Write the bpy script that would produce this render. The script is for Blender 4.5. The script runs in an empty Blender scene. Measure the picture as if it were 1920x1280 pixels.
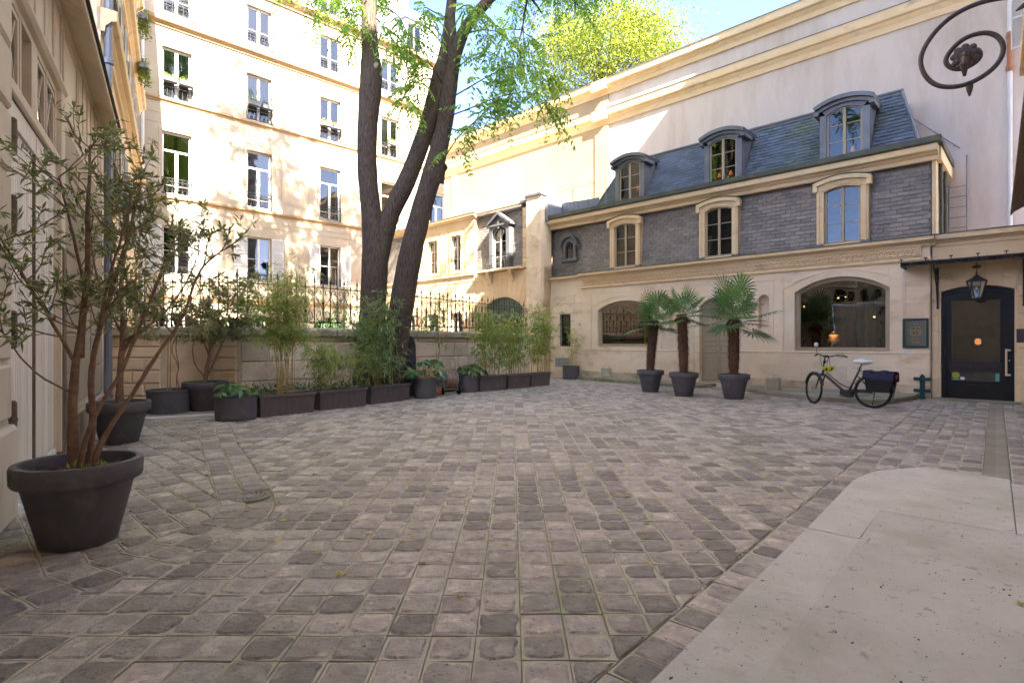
import bpy, math, random
import numpy as np
from mathutils import Vector, Matrix
random.seed(7); rng = np.random.default_rng(7)
S = bpy.context.scene
COL = S.collection
PI = math.pi

# ------------------------------------------------------------------ camera, sky, sun, exposure
cam_d = bpy.data.cameras.new('camera'); cam = bpy.data.objects.new('camera', cam_d); COL.objects.link(cam)
cam_d.sensor_width = 36.0; cam_d.lens = 36.0 * 1030.0 / 1920.0
cam_d.clip_start = 0.05; cam_d.clip_end = 1500
cam.location = (0, 0, 1.35); cam.rotation_euler = (PI / 2, 0, 0)
cam_d.shift_y = 2.0 / 1920.0
S.camera = cam
TO_SUN = Vector((0.48, -0.876, 0)).normalized(); ELEV = math.radians(41)
W = bpy.data.worlds.new('World'); S.world = W; W.use_nodes = True
wn = W.node_tree.nodes; wl = W.node_tree.links
bg = wn['Background']
sky = wn.new('ShaderNodeTexSky'); sky.sky_type = 'NISHITA'; sky.sun_disc = False
sky.sun_elevation = ELEV; sky.sun_rotation = math.atan2(TO_SUN.x, TO_SUN.y)
sky.air_density = 0.4; sky.dust_density = 1.5; sky.ozone_density = 3.2
wl.new(sky.outputs[0], bg.inputs[0]); bg.inputs[1].default_value = 0.15
sun_d = bpy.data.lights.new('sun', 'SUN'); sun = bpy.data.objects.new('sun', sun_d); COL.objects.link(sun)
sun_d.energy = 5.0; sun_d.angle = math.radians(0.5); sun_d.color = (1.0, 0.90, 0.76)
sd = Vector((TO_SUN.x * math.cos(ELEV), TO_SUN.y * math.cos(ELEV), math.sin(ELEV)))
sun.rotation_euler = sd.to_track_quat('Z', 'Y').to_euler()
S.view_settings.view_transform = 'Standard'; S.view_settings.look = 'None'
S.view_settings.gamma = 1.0; S.view_settings.use_curve_mapping = False
S.view_settings.exposure = 3.42
S.view_settings.use_white_balance = True; S.view_settings.white_balance_temperature = 6600; S.view_settings.white_balance_tint = 11
S.render.engine = 'CYCLES'
S.cycles.max_bounces = 10; S.cycles.diffuse_bounces = 8; S.cycles.glossy_bounces = 3
S.cycles.transmission_bounces = 4; S.cycles.transparent_max_bounces = 12
S.cycles.use_denoising = True
S.cycles.sample_clamp_indirect = 6.0; S.cycles.caustics_reflective = False; S.cycles.caustics_refractive = False

# ------------------------------------------------------------------ materials
MATS = {}
def lin(c):
    return tuple(((x / 12.92) if x <= 0.04045 else ((x + 0.055) / 1.055) ** 2.4) for x in c)
def mat(name, c1, c2=None, sc=2.0, rough=0.8, bump=0.0, bsc=30.0, tone=0.0, spec=0.3, metal=0.0,
        c3=None, c3sc=0.7, c3lo=0.52, c3hi=0.7, speck=None, specksc=60.0, stretch=None, trans=0.0, emis=None, coat=0.0, hue=0.0, alpha=None):
    m = bpy.data.materials.new(name); m.use_nodes = True; MATS[name] = m
    n = m.node_tree.nodes; l = m.node_tree.links
    p = n['Principled BSDF']
    tc = n.new('ShaderNodeNewGeometry'); src = tc.outputs['Position']
    if stretch:
        mp = n.new('ShaderNodeMapping'); mp.inputs['Scale'].default_value = stretch
        l.new(src, mp.inputs[0]); src = mp.outputs[0]
    def noise(s, det=5, r=0.6, vec=None):
        x = n.new('ShaderNodeTexNoise'); x.inputs['Scale'].default_value = s; x.inputs['Detail'].default_value = det
        x.inputs['Roughness'].default_value = r; l.new(vec or src, x.inputs['Vector']); return x.outputs['Fac']
    def ramp(f, lo, hi):
        r = n.new('ShaderNodeMapRange'); r.inputs['From Min'].default_value = lo; r.inputs['From Max'].default_value = hi
        l.new(f, r.inputs['Value']); return r.outputs['Result']
    def mix(f, a, b, mode='MIX'):
        x = n.new('ShaderNodeMix'); x.data_type = 'RGBA'; x.blend_type = mode
        if hasattr(f, 'is_output'): l.new(f, x.inputs[0])
        else: x.inputs[0].default_value = f
        for v, i in ((a, 6), (b, 7)):
            if hasattr(v, 'is_output'): l.new(v, x.inputs[i])
            else: x.inputs[i].default_value = (*v[:3], 1)
        return x.outputs[2]
    col = c1
    if c2 is not None: col = mix(ramp(noise(sc), 0.32, 0.68), c1, c2)
    if c3 is not None: col = mix(ramp(noise(c3sc, 6, 0.65), c3lo, c3hi), col, c3)
    if speck is not None: col = mix(ramp(noise(specksc, 3, 0.7), 0.62, 0.70), col, speck)
    if tone or hue:
        at = n.new('ShaderNodeAttribute'); at.attribute_name = 'tone'
        hs = n.new('ShaderNodeHueSaturation')
        l.new(ramp(at.outputs['Fac'], 0, 1), hs.inputs['Value'])
        r = hs.inputs['Value'].links[0].from_node
        r.inputs['To Min'].default_value = 1 - tone; r.inputs['To Max'].default_value = 1 + tone
        if hue:
            mm = n.new('ShaderNodeMath'); mm.operation = 'MULTIPLY'; mm.inputs[1].default_value = 7.31; l.new(at.outputs['Fac'], mm.inputs[0])
            fr = n.new('ShaderNodeMath'); fr.operation = 'FRACT'; l.new(mm.outputs[0], fr.inputs[0])
            r2 = ramp(fr.outputs[0], 0, 1); r2.node.inputs['To Min'].default_value = 0.5 - hue; r2.node.inputs['To Max'].default_value = 0.5 + hue
            l.new(r2, hs.inputs['Hue'])
        if hasattr(col, 'is_output'): l.new(col, hs.inputs['Color'])
        else: hs.inputs['Color'].default_value = (*col[:3], 1)
        col = hs.outputs[0]
    if hasattr(col, 'is_output'): l.new(col, p.inputs['Base Color'])
    else: p.inputs['Base Color'].default_value = (*col[:3], 1)
    p.inputs['Roughness'].default_value = rough; p.inputs['Metallic'].default_value = metal
    p.inputs['Specular IOR Level'].default_value = spec
    p.inputs['Coat Weight'].default_value = coat
    if bump:
        b = n.new('ShaderNodeBump'); b.inputs['Strength'].default_value = bump; b.inputs['Distance'].default_value = 0.02
        l.new(noise(bsc, 6, 0.65), b.inputs['Height']); l.new(b.outputs[0], p.inputs['Normal'])
    if emis:
        p.inputs['Emission Color'].default_value = (*emis[0], 1); p.inputs['Emission Strength'].default_value = emis[1]
    if trans:
        o = n['Material Output']; t = n.new('ShaderNodeBsdfTranslucent'); ms = n.new('ShaderNodeMixShader'); ms.inputs[0].default_value = trans
        if hasattr(col, 'is_output'):
            l.new(mix(1.0, col, (1.5, 1.6, 0.6), 'MULTIPLY'), t.inputs[0])
        else: t.inputs[0].default_value = (*col[:3], 1)
        l.new(p.outputs[0], ms.inputs[1]); l.new(t.outputs[0], ms.inputs[2]); l.new(ms.outputs[0], o.inputs[0])
    return m
def glass_mat(name, tint, opac, rough=0.02):
    m = bpy.data.materials.new(name); m.use_nodes = True; MATS[name] = m
    n = m.node_tree.nodes; l = m.node_tree.links; n.remove(n['Principled BSDF']); o = n['Material Output']
    tr = n.new('ShaderNodeBsdfTransparent'); tr.inputs[0].default_value = (*tint, 1)
    gl = n.new('ShaderNodeBsdfGlossy'); gl.inputs['Roughness'].default_value = rough; gl.inputs[0].default_value = (0.95, 0.97, 1, 1)
    fr = n.new('ShaderNodeFresnel'); fr.inputs[0].default_value = 1.5
    mr = n.new('ShaderNodeMapRange'); mr.inputs['To Min'].default_value = opac; mr.inputs['To Max'].default_value = 1.0
    l.new(fr.outputs[0], mr.inputs['Value'])
    # old panes are never quite flat
    nz = n.new('ShaderNodeTexNoise'); nz.inputs['Scale'].default_value = 1.7; nz.inputs['Detail'].default_value = 1
    tcn = n.new('ShaderNodeTexCoord'); l.new(tcn.outputs['Object'], nz.inputs['Vector'])
    bp = n.new('ShaderNodeBump'); bp.inputs['Strength'].default_value = 0.15; bp.inputs['Distance'].default_value = 0.02
    l.new(nz.outputs['Fac'], bp.inputs['Height']); l.new(bp.outputs[0], gl.inputs['Normal'])
    mx = n.new('ShaderNodeMixShader'); l.new(mr.outputs[0], mx.inputs[0]); l.new(tr.outputs[0], mx.inputs[1]); l.new(gl.outputs[0], mx.inputs[2])
    l.new(mx.outputs[0], o.inputs[0]); return m

mat('limestone', (0.72, 0.565, 0.4), (0.79, 0.67, 0.51), sc=1.1, bump=0.25, bsc=28, tone=0.07, c3=(0.40, 0.27, 0.15), c3sc=0.9, c3lo=0.55, c3hi=0.82, rough=0.88, stretch=(1, 1, 1.6))
mat('limestone_stained', (0.52, 0.41, 0.29), (0.66, 0.54, 0.40), sc=1.6, bump=0.5, bsc=22, tone=0.07, c3=(0.27, 0.235, 0.15), c3sc=1.7, c3lo=0.46, c3hi=0.70, rough=0.92)
mat('limestone_gold', (0.68, 0.5, 0.285), (0.77, 0.61, 0.41), sc=1.3, bump=0.25, bsc=26, tone=0.10, c3=(0.38, 0.24, 0.11), c3sc=1.3, c3lo=0.55, c3hi=0.8, rough=0.88, stretch=(1, 1, 2.2))
mat('limestone_pale', (0.35, 0.285, 0.21), (0.41, 0.35, 0.27), sc=0.8, bump=0.12, bsc=30, tone=0.06, c3=(0.52, 0.38, 0.23), c3sc=0.5, c3lo=0.55, c3hi=0.8, rough=0.9)
mat('limestone_band', (0.3, 0.19, 0.1), (0.36, 0.25, 0.15), sc=1.5, bump=0.15, bsc=30, rough=0.9, stretch=(1, 1, 3))
mat('wall_stone', (0.58, 0.49, 0.38), (0.7, 0.62, 0.51), sc=1.8, bump=0.6, bsc=14, tone=0.14, c3=(0.30, 0.235, 0.16), c3sc=1.4, c3lo=0.52, c3hi=0.8, rough=0.92, speck=(0.2, 0.16, 0.11), specksc=22)
mat('coping_stone', (0.36, 0.34, 0.25), (0.5, 0.46, 0.36), sc=2.5, bump=0.7, bsc=16, tone=0.1, c3=(0.13, 0.15, 0.07), c3sc=2.0, c3lo=0.5, c3hi=0.72, rough=0.95)
mat('plaster', (0.58, 0.5, 0.445), (0.69, 0.61, 0.55), sc=0.7, bump=0.2, bsc=9, c3=(0.42, 0.33, 0.255), c3sc=0.7, c3lo=0.47, c3hi=0.74, rough=0.95, stretch=(1, 1, 0.22))
mat('plaster_cream', (0.34, 0.255, 0.16), (0.39, 0.305, 0.2), sc=0.6, bump=0.08, bsc=9, rough=0.95)
mat('slate_grey', (0.19, 0.165, 0.145), (0.255, 0.225, 0.2), sc=5, bump=0.25, bsc=40, tone=0.19, rough=0.62, spec=0.4, c3=(0.10, 0.115, 0.05), c3sc=1.6, c3lo=0.64, c3hi=0.8, stretch=(1, 1, 2.2))
mat('slate_blue', (0.07, 0.085, 0.11), (0.1, 0.12, 0.15), sc=4, bump=0.25, bsc=40, tone=0.22, rough=0.5, spec=0.5, c3=(0.07, 0.085, 0.025), c3sc=0.45, c3lo=0.47, c3hi=0.68)
mat('zinc', (0.12, 0.125, 0.14), (0.18, 0.185, 0.20), sc=3, bump=0.1, bsc=12, rough=0.5, metal=0.35, spec=0.5)
mat('zinc_light', (0.17, 0.19, 0.24), (0.24, 0.27, 0.32), sc=1.5, bump=0.08, bsc=8, rough=0.5, metal=0.25)
mat('zinc_roof', (0.26, 0.29, 0.32), (0.32, 0.35, 0.375), sc=1.0, rough=0.5, metal=0.1)
mat('gutter', (0.06, 0.065, 0.05), (0.10, 0.10, 0.08), sc=3, bump=0.2, bsc=12, rough=0.6, c3=(0.10, 0.11, 0.04), c3sc=3)
mat('taupe_paint', (0.36, 0.29, 0.195), (0.39, 0.32, 0.215), sc=3, rough=0.5, bump=0.04, bsc=60)
mat('white_paint', (0.62, 0.61, 0.585), (0.56, 0.55, 0.535), sc=3, rough=0.5)
mat('plank_paint', (0.7, 0.65, 0.58), (0.78, 0.73, 0.66), sc=4, rough=0.75, bump=0.25, bsc=30, tone=0.10, c3=(0.30, 0.24, 0.17), c3sc=5, c3lo=0.6, c3hi=0.78, stretch=(3, 3, 0.5))
mat('coach_wall', (0.6, 0.51, 0.39), (0.69, 0.6, 0.48), sc=1.6, rough=0.85, bump=0.15, bsc=26, tone=0.08, c3=(0.33, 0.25, 0.16), c3sc=1.2, c3lo=0.55, c3hi=0.8, stretch=(1, 1, 0.6))
mat('dark_post', (0.13, 0.095, 0.07), (0.20, 0.15, 0.11), sc=5, rough=0.7, bump=0.3, bsc=30)
mat('black_iron', (0.016, 0.015, 0.016), (0.03, 0.027, 0.026), sc=10, rough=0.5, spec=0.5, bump=0.2, bsc=60)
mat('brown_iron', (0.040, 0.028, 0.026), (0.060, 0.042, 0.038), sc=9, rough=0.5, spec=0.5, bump=0.12, bsc=50)
mat('balcony_iron', (0.022, 0.022, 0.026), (0.035, 0.035, 0.04), sc=8, rough=0.6)
mat('black_door', (0.014, 0.012, 0.011), (0.02, 0.018, 0.017), sc=5, rough=0.4, spec=0.25, bump=0.03, bsc=20)
mat('green_paint', (0.012, 0.045, 0.042), (0.02, 0.06, 0.055), sc=5, rough=0.45)
mat('brass', (0.62, 0.50, 0.33), (0.7, 0.58, 0.4), sc=9, rough=0.35, metal=0.7)
mat('chrome', (0.55, 0.55, 0.56), rough=0.25, metal=0.9)
mat('pot_dark', (0.082, 0.08, 0.09), (0.11, 0.105, 0.115), sc=4, rough=0.62, bump=0.15, bsc=50, spec=0.35, c3=(0.19, 0.175, 0.16), c3sc=3.5, c3lo=0.55, c3hi=0.82)
mat('tub_brown', (0.08, 0.066, 0.068), (0.115, 0.096, 0.098), sc=3, rough=0.6, bump=0.12, bsc=40, spec=0.35, c3=(0.18, 0.15, 0.14), c3sc=2.5, c3lo=0.56, c3hi=0.85, stretch=(4, 4, 1))
mat('soil', (0.05, 0.032, 0.02), (0.10, 0.065, 0.042), sc=20, rough=1, bump=0.9, bsc=45)
mat('bark_tree', (0.045, 0.033, 0.025), (0.13, 0.1, 0.08), sc=13, rough=0.95, bump=1.0, bsc=20, c3=(0.10, 0.115, 0.045), c3sc=1.1, c3lo=0.58, c3hi=0.8, stretch=(3.2, 3.2, 0.55))
mat('bark_shrub', (0.19, 0.115, 0.08), (0.29, 0.19, 0.13), sc=14, rough=0.85, bump=0.6, bsc=50, stretch=(1, 1, 2.0))
mat('cut_wood', (0.22, 0.185, 0.15), (0.28, 0.24, 0.2), sc=10, rough=0.9)
mat('palm_fibre', (0.085, 0.045, 0.028), (0.17, 0.09, 0.055), sc=18, rough=1, bump=1.0, bsc=50, tone=0.4)
mat('palm_leaf', (0.065, 0.155, 0.06), (0.12, 0.22, 0.06), sc=2.2, rough=0.42, tone=0.30, trans=0.25, spec=0.5, hue=0.025)
mat('olive_leaf', (0.16, 0.19, 0.085), (0.27, 0.29, 0.16), sc=3, rough=0.38, tone=0.40, trans=0.25, spec=0.55, hue=0.02)
mat('bamboo_leaf', (0.17, 0.26, 0.055), (0.29, 0.38, 0.11), sc=2, rough=0.45, tone=0.35, trans=0.35, spec=0.5, hue=0.025)
mat('bamboo_leaf_blue', (0.12, 0.22, 0.09), (0.24, 0.34, 0.14), sc=2, rough=0.45, tone=0.35, trans=0.3, spec=0.5, hue=0.03)
mat('bamboo_cane', (0.30, 0.23, 0.06), (0.42, 0.31, 0.12), sc=5, rough=0.5, tone=0.25)
mat('broad_leaf', (0.05, 0.14, 0.05), (0.1, 0.22, 0.07), sc=3, rough=0.28, tone=0.30, trans=0.2, spec=0.6)
mat('pale_leaf', (0.32, 0.36, 0.22), (0.20, 0.28, 0.12), sc=3, rough=0.35, tone=0.2, trans=0.3)
mat('cover_leaf', (0.05, 0.13, 0.04), (0.09, 0.18, 0.05), sc=3, rough=0.5, tone=0.4, trans=0.25)
mat('tree_leaf', (0.15, 0.28, 0.06), (0.24, 0.37, 0.075), sc=0.9, rough=0.45, tone=0.40, trans=0.45, spec=0.4, hue=0.03)
mat('yellow_leaf', (0.12, 0.155, 0.02), (0.19, 0.21, 0.03), sc=0.5, rough=0.5, tone=0.40, trans=0.4, hue=0.03)
mat('flower_leaf', (0.12, 0.17, 0.02), (0.2, 0.23, 0.03), sc=4, rough=0.6, tone=0.3, trans=0.3)
mat('fallen_leaf', (0.42, 0.36, 0.05), (0.32, 0.22, 0.06), sc=3, rough=0.6, tone=0.5, trans=0.2)
mat('mortar', (0.44, 0.39, 0.295), (0.56, 0.5, 0.395), sc=6, rough=1.0, bump=0.55, bsc=90, c3=(0.22, 0.235, 0.10), c3sc=0.5, c3lo=0.47, c3hi=0.70, speck=(0.16, 0.15, 0.13), specksc=130)
mat('joint_dirt', (0.22, 0.195, 0.145), (0.28, 0.26, 0.175), sc=1.2, rough=1.0, bump=0.5, bsc=60)
mat('sett_stone', (0.25, 0.213, 0.178), (0.39, 0.34, 0.285), sc=11, rough=0.6, bump=0.9, bsc=34, tone=0.40, spec=0.4, hue=0.010, c3=(0.50, 0.435, 0.35), c3sc=6.5, c3lo=0.55, c3hi=0.68, speck=(0.085, 0.075, 0.07), specksc=42)
mat('kerb_stone', (0.21, 0.19, 0.145), (0.30, 0.27, 0.21), sc=2, rough=0.9, bump=0.5, bsc=25, c3=(0.12, 0.13, 0.05), c3sc=1.4, c3lo=0.45, c3hi=0.75, tone=0.1)
mat('channel_stone', (0.26, 0.225, 0.17), (0.34, 0.30, 0.24), sc=3, rough=0.85, bump=0.5, bsc=20, tone=0.12, c3=(0.15, 0.16, 0.06), c3sc=1.5, c3lo=0.5, c3hi=0.75)
mat('slab_stone', (0.47, 0.43, 0.375), (0.57, 0.53, 0.47), sc=2.2, rough=0.72, bump=0.9, bsc=34, tone=0.05, spec=0.3, c3=(0.36, 0.34, 0.24), c3sc=1.3, c3lo=0.50, c3hi=0.78, speck=(0.33, 0.30, 0.27), specksc=14)
mat('pit_dark', (0.075, 0.068, 0.06), rough=1.0)
mat('white_kerb', (0.52, 0.50, 0.47), (0.60, 0.58, 0.55), sc=4, rough=0.8, bump=0.2, bsc=30)
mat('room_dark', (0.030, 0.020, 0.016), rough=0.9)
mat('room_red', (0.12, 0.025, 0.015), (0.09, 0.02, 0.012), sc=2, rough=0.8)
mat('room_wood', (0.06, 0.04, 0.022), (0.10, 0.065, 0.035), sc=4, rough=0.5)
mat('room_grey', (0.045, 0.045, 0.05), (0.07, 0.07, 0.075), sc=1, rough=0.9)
mat('curtain', (0.22, 0.24, 0.26), (0.15, 0.17, 0.19), sc=6, rough=0.9, stretch=(5, 5, 0.2), trans=0.2)
mat('brick_red', (0.30, 0.13, 0.08), (0.38, 0.18, 0.12), sc=5, rough=0.9, bump=0.3, bsc=30, tone=0.2)
mat('terracotta', (0.32, 0.13, 0.07), (0.38, 0.18, 0.10), sc=6, rough=0.85, tone=0.1)
mat('lead_panel', (0.045, 0.047, 0.060), (0.085, 0.088, 0.105), sc=8, rough=0.5, bump=0.5, bsc=22, metal=0.3)
mat('hose_tan', (0.26, 0.17, 0.12), (0.33, 0.23, 0.17), sc=8, rough=0.5, tone=0.2)
mat('tube_steel', (0.42, 0.40, 0.36), rough=0.4, metal=0.6)
mat('rubber', (0.014, 0.014, 0.015), rough=0.75)
mat('bike_brown', (0.050, 0.034, 0.026), (0.058, 0.04, 0.03), sc=5, rough=0.35, metal=0.3, coat=0.3)
mat('bike_black', (0.014, 0.014, 0.015), rough=0.4, spec=0.5)
mat('navy_cloth', (0.018, 0.020, 0.050), (0.026, 0.028, 0.062), sc=6, rough=0.75, bump=0.3, bsc=12)
mat('black_cloth', (0.012, 0.012, 0.014), rough=0.8, bump=0.3, bsc=14)
mat('white_vinyl', (0.72, 0.71, 0.68), rough=0.5, bump=0.15, bsc=16)
mat('brown_leather', (0.13, 0.055, 0.03), rough=0.6)
mat('helmet_yellow', (0.62, 0.66, 0.03), rough=0.4)
mat('red_lens', (0.4, 0.02, 0.02), rough=0.3)
mat('poster_grey', (0.34, 0.31, 0.285), (0.45, 0.42, 0.39), sc=3, rough=0.4, coat=0.2)
mat('poster_tan', (0.62, 0.44, 0.27), (0.78, 0.6, 0.41), sc=30, rough=0.6)
mat('poster_dark', (0.08, 0.05, 0.035), rough=0.6)
mat('paper_white', (0.72, 0.72, 0.74), rough=0.6)
mat('ink_blue', (0.10, 0.10, 0.30), rough=0.6)
mat('letter_grey', (0.050, 0.048, 0.052), rough=0.3)
mat('band_dark', (0.030, 0.025, 0.028), rough=0.35)
mat('sticker_teal', (0.10, 0.36, 0.34), rough=0.5)
mat('sticker_yellow', (0.36, 0.34, 0.03), rough=0.5)
mat('mask_stone', (0.60, 0.38, 0.18), (0.5, 0.3, 0.14), sc=14, rough=0.7)
mat('yellow_art', (0.62, 0.45, 0.02), rough=0.6)
mat('red_art', (0.30, 0.05, 0.03), (0.2, 0.03, 0.02), sc=4, rough=0.7)
mat('lamp_glow', (1, 0.7, 0.4), rough=0.5, emis=((1.0, 0.62, 0.28), 0.5))
mat('lamp_warm', (0.9, 0.45, 0.2), rough=0.5, emis=((1.0, 0.36, 0.10), 0.09))
mat('cyan_frame', (0.10, 0.17, 0.14), rough=0.6)
mat('vent_white', (0.5, 0.47, 0.42), rough=0.8)
mat('fabric_gold', (0.42, 0.36, 0.06), (0.3, 0.27, 0.05), sc=3, rough=0.8, stretch=(5, 5, 0.2))
glass_mat('pane_glass', (0.60, 0.60, 0.58), 0.02)
glass_mat('shop_glass', (0.80, 0.78, 0.72), 0.05, 0.01)
glass_mat('lamp_glass', (0.75, 0.78, 0.76), 0.12)
glass_mat('clear_glass', (0.9, 0.92, 0.90), 0.04)

# ------------------------------------------------------------------ geometry helpers
class MB:
    def __init__(s): s.v = []; s.f = []; s.m = []; s.t = []; s.mx = None; s.tone = 0.5
    def add(s, vs, fs, mi=0):
        b = len(s.v)
        if s.mx is not None: vs = [tuple(s.mx @ Vector(p)) for p in vs]
        s.v += [tuple(p) for p in vs]; s.f += [tuple(b + i for i in f) for f in fs]; s.m += [mi] * len(fs); s.t += [s.tone] * len(vs)
        return s
    def quad(s, a, b, c, d, mi=0): return s.add([a, b, c, d], [(0, 1, 2, 3)], mi)
    def box(s, x0, x1, y0, y1, z0, z1, mi=0, ch=0.0):
        if ch:
            c = ch
            vs = [(x0, y1, z0), (x1, y1, z0), (x1, y1, z1), (x0, y1, z1), (x0, y0 + c, z0), (x1, y0 + c, z0), (x1, y0 + c, z1), (x0, y0 + c, z1),
                  (x0 + c, y0, z0 + c), (x1 - c, y0, z0 + c), (x1 - c, y0, z1 - c), (x0 + c, y0, z1 - c)]
            fs = [(8, 9, 10, 11), (4, 5, 9, 8), (5, 6, 10, 9), (6, 7, 11, 10), (7, 4, 8, 11), (0, 1, 5, 4), (1, 2, 6, 5), (2, 3, 7, 6), (3, 0, 4, 7), (0, 3, 2, 1)]
            return s.add(vs, fs, mi)
        vs = [(x0, y0, z0), (x1, y0, z0), (x1, y1, z0), (x0, y1, z0), (x0, y0, z1), (x1, y0, z1), (x1, y1, z1), (x0, y1, z1)]
        return s.add(vs, [(0, 3, 2, 1), (4, 5, 6, 7), (0, 1, 5, 4), (1, 2, 6, 5), (2, 3, 7, 6), (3, 0, 4, 7)], mi)
    def prism(s, poly, y0, y1, mi=0, ax='y'):
        n = len(poly)
        if ax == 'y': vs = [(p[0], y0, p[1]) for p in poly] + [(p[0], y1, p[1]) for p in poly]
        elif ax == 'x': vs = [(y0, p[0], p[1]) for p in poly] + [(y1, p[0], p[1]) for p in poly]
        else: vs = [(p[0], p[1], y0) for p in poly] + [(p[0], p[1], y1) for p in poly]
        fs = [tuple(range(n)), tuple(reversed(range(n, 2 * n)))] + [(i, i + n, (i + 1) % n + n, (i + 1) % n) for i in range(n)]
        return s.add(vs, fs, mi)
    def strip(s, lo, hi, y0, y1, mi=0, z=False):
        # solid ribbon between two polylines in the x-z plane
        for i in range(len(lo) - 1):
            s.prism([lo[i], lo[i + 1], hi[i + 1], hi[i]], y0, y1, mi)
        return s
    def tube(s, pts, r, n=8, mi=0, cap=True):
        pts = [Vector(p) for p in pts]; N = len(pts)
        rr = r if isinstance(r, (list, tuple)) else [r] * N
        vs = []; up = None
        for i in range(N):
            d = (pts[min(i + 1, N - 1)] - pts[max(i - 1, 0)])
            if d.length < 1e-9: d = Vector((0, 0, 1))
            d.normalize()
            if up is None: up = Vector((0, 0, 1)) if abs(d.z) < 0.9 else Vector((1, 0, 0))
            a = d.cross(up); a.normalize(); b = a.cross(d); b.normalize(); up = b
            for k in range(n):
                t = 2 * PI * k / n; vs.append(pts[i] + (a * math.cos(t) + b * math.sin(t)) * rr[i])
        fs = [(i * n + k, i * n + (k + 1) % n, (i + 1) * n + (k + 1) % n, (i + 1) * n + k) for i in range(N - 1) for k in range(n)]
        if cap: fs += [tuple(range(n))[::-1], tuple(range((N - 1) * n, N * n))]
        return s.add(vs, fs, mi)
    def lathe(s, prof, n=24, c=(0, 0, 0), mi=0):
        vs = [(c[0] + r * math.cos(2 * PI * k / n), c[1] + r * math.sin(2 * PI * k / n), c[2] + z) for r, z in prof for k in range(n)]
        fs = [(i * n + k, i * n + (k + 1) % n, (i + 1) * n + (k + 1) % n, (i + 1) * n + k) for i in range(len(prof) - 1) for k in range(n)]
        return s.add(vs, fs, mi)
    def ball(s, c, r, n=10, mi=0, sz=(1, 1, 1)):
        pr = [(math.sin(PI * i / 8) * r, -math.cos(PI * i / 8) * r) for i in range(9)]
        vs = [(c[0] + q * math.cos(2 * PI * k / n) * sz[0], c[1] + q * math.sin(2 * PI * k / n) * sz[1], c[2] + z * sz[2]) for q, z in pr for k in range(n)]
        fs = [(i * n + k, i * n + (k + 1) % n, (i + 1) * n + (k + 1) % n, (i + 1) * n + k) for i in range(8) for k in range(n)]
        return s.add(vs, fs, mi)
    def torus(s, c, R, r, axis=(0, 1, 0), n=36, k=8, mi=0, a0=0, a1=2 * PI):
        ax = Vector(axis).normalized(); u = ax.orthogonal().normalized(); w = ax.cross(u)
        full = abs(a1 - a0 - 2 * PI) < 1e-6
        pts = [Vector(c) + (u * math.cos(a0 + (a1 - a0) * i / n) + w * math.sin(a0 + (a1 - a0) * i / n)) * R for i in range(n + 1)]
        vs = []; N = n if full else n + 1
        for i in range(N):
            d = (pts[i] - Vector(c)).normalized()
            for j in range(k):
                t = 2 * PI * j / k; vs.append(pts[i] + (d * math.cos(t) + ax * math.sin(t)) * r)
        fs = []
        for i in range(N if full else N - 1):
            for j in range(k):
                fs.append((i * k + j, i * k + (j + 1) % k, ((i + 1) % N) * k + (j + 1) % k, ((i + 1) % N) * k + j))
        return s.add(vs, fs, mi)
    def mesh(s, name, mats, smooth=False):
        me = bpy.data.meshes.new(name); me.from_pydata(s.v, [], s.f)
        for m in ([mats] if isinstance(mats, str) else mats): me.materials.append(MATS[m])
        me.polygons.foreach_set('material_index', s.m)
        a = me.attributes.new('tone', 'FLOAT', 'POINT'); a.data.foreach_set('value', s.t)
        if smooth: me.polygons.foreach_set('use_smooth', [True] * len(me.polygons))
        me.update(); return me
    def build(s, name, mats, parent=None, smooth=False, label=None):
        o = bpy.data.objects.new(name, s.mesh(name, mats, smooth)); COL.objects.link(o)
        if parent: o.parent = parent
        if label: o['label'] = label
        return o
def inst(name, me, parent, loc=(0, 0, 0), rot=(0, 0, 0), sc=(1, 1, 1)):
    o = bpy.data.objects.new(name, me); COL.objects.link(o); o.parent = parent
    o.location = loc; o.rotation_euler = rot; o.scale = sc; return o
def thing(name, label, cat, loc=(0, 0, 0), rz=0, group=None):
    o = bpy.data.objects.new(name, None); COL.objects.link(o); o.empty_display_size = 0.1
    o.location = loc; o.rotation_euler = (0, 0, rz); o['label'] = label; o['category'] = cat
    if group: o['group'] = group
    return o
def tag(o, label, cat, group=None):
    o['label'] = label; o['category'] = cat
    if group: o['group'] = group
    return o
def stuff(o): o['kind'] = 'stuff'; return o
def structure(o, label=None):
    o['kind'] = 'structure'
    if label: o['label'] = label
    return o
def np_mesh(name, V, F, mats, tone=None, smooth=False, parent=None):
    """V (n,3), F (m,4) or (m,3) arrays"""
    me = bpy.data.meshes.new(name); me.vertices.add(len(V)); me.vertices.foreach_set('co', V.astype(np.float32).ravel())
    k = F.shape[1]; me.loops.add(len(F) * k); me.loops.foreach_set('vertex_index', F.astype(np.int32).ravel())
    me.polygons.add(len(F)); me.polygons.foreach_set('loop_start', np.arange(len(F), dtype=np.int32) * k)
    me.polygons.foreach_set('loop_total', np.full(len(F), k, dtype=np.int32))
    for m in ([mats] if isinstance(mats, str) else mats): me.materials.append(MATS[m])
    if tone is not None:
        a = me.attributes.new('tone', 'FLOAT', 'POINT'); a.data.foreach_set('value', tone.astype(np.float32))
    if smooth: me.polygons.foreach_set('use_smooth', np.ones(len(F), dtype=bool))
    me.update(calc_edges=True); me.validate()
    o = bpy.data.objects.new(name, me); COL.objects.link(o)
    if parent: o.parent = parent
    return o
def frame(ox, oy, dx, dy):
    return (ox, oy, 0), math.atan2(dy, dx)
def world_of(fr, s, y, z=0):
    (ox, oy, _), a = fr; return (ox + s * math.cos(a) - y * math.sin(a), oy + s * math.sin(a) + y * math.cos(a), z)
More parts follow.
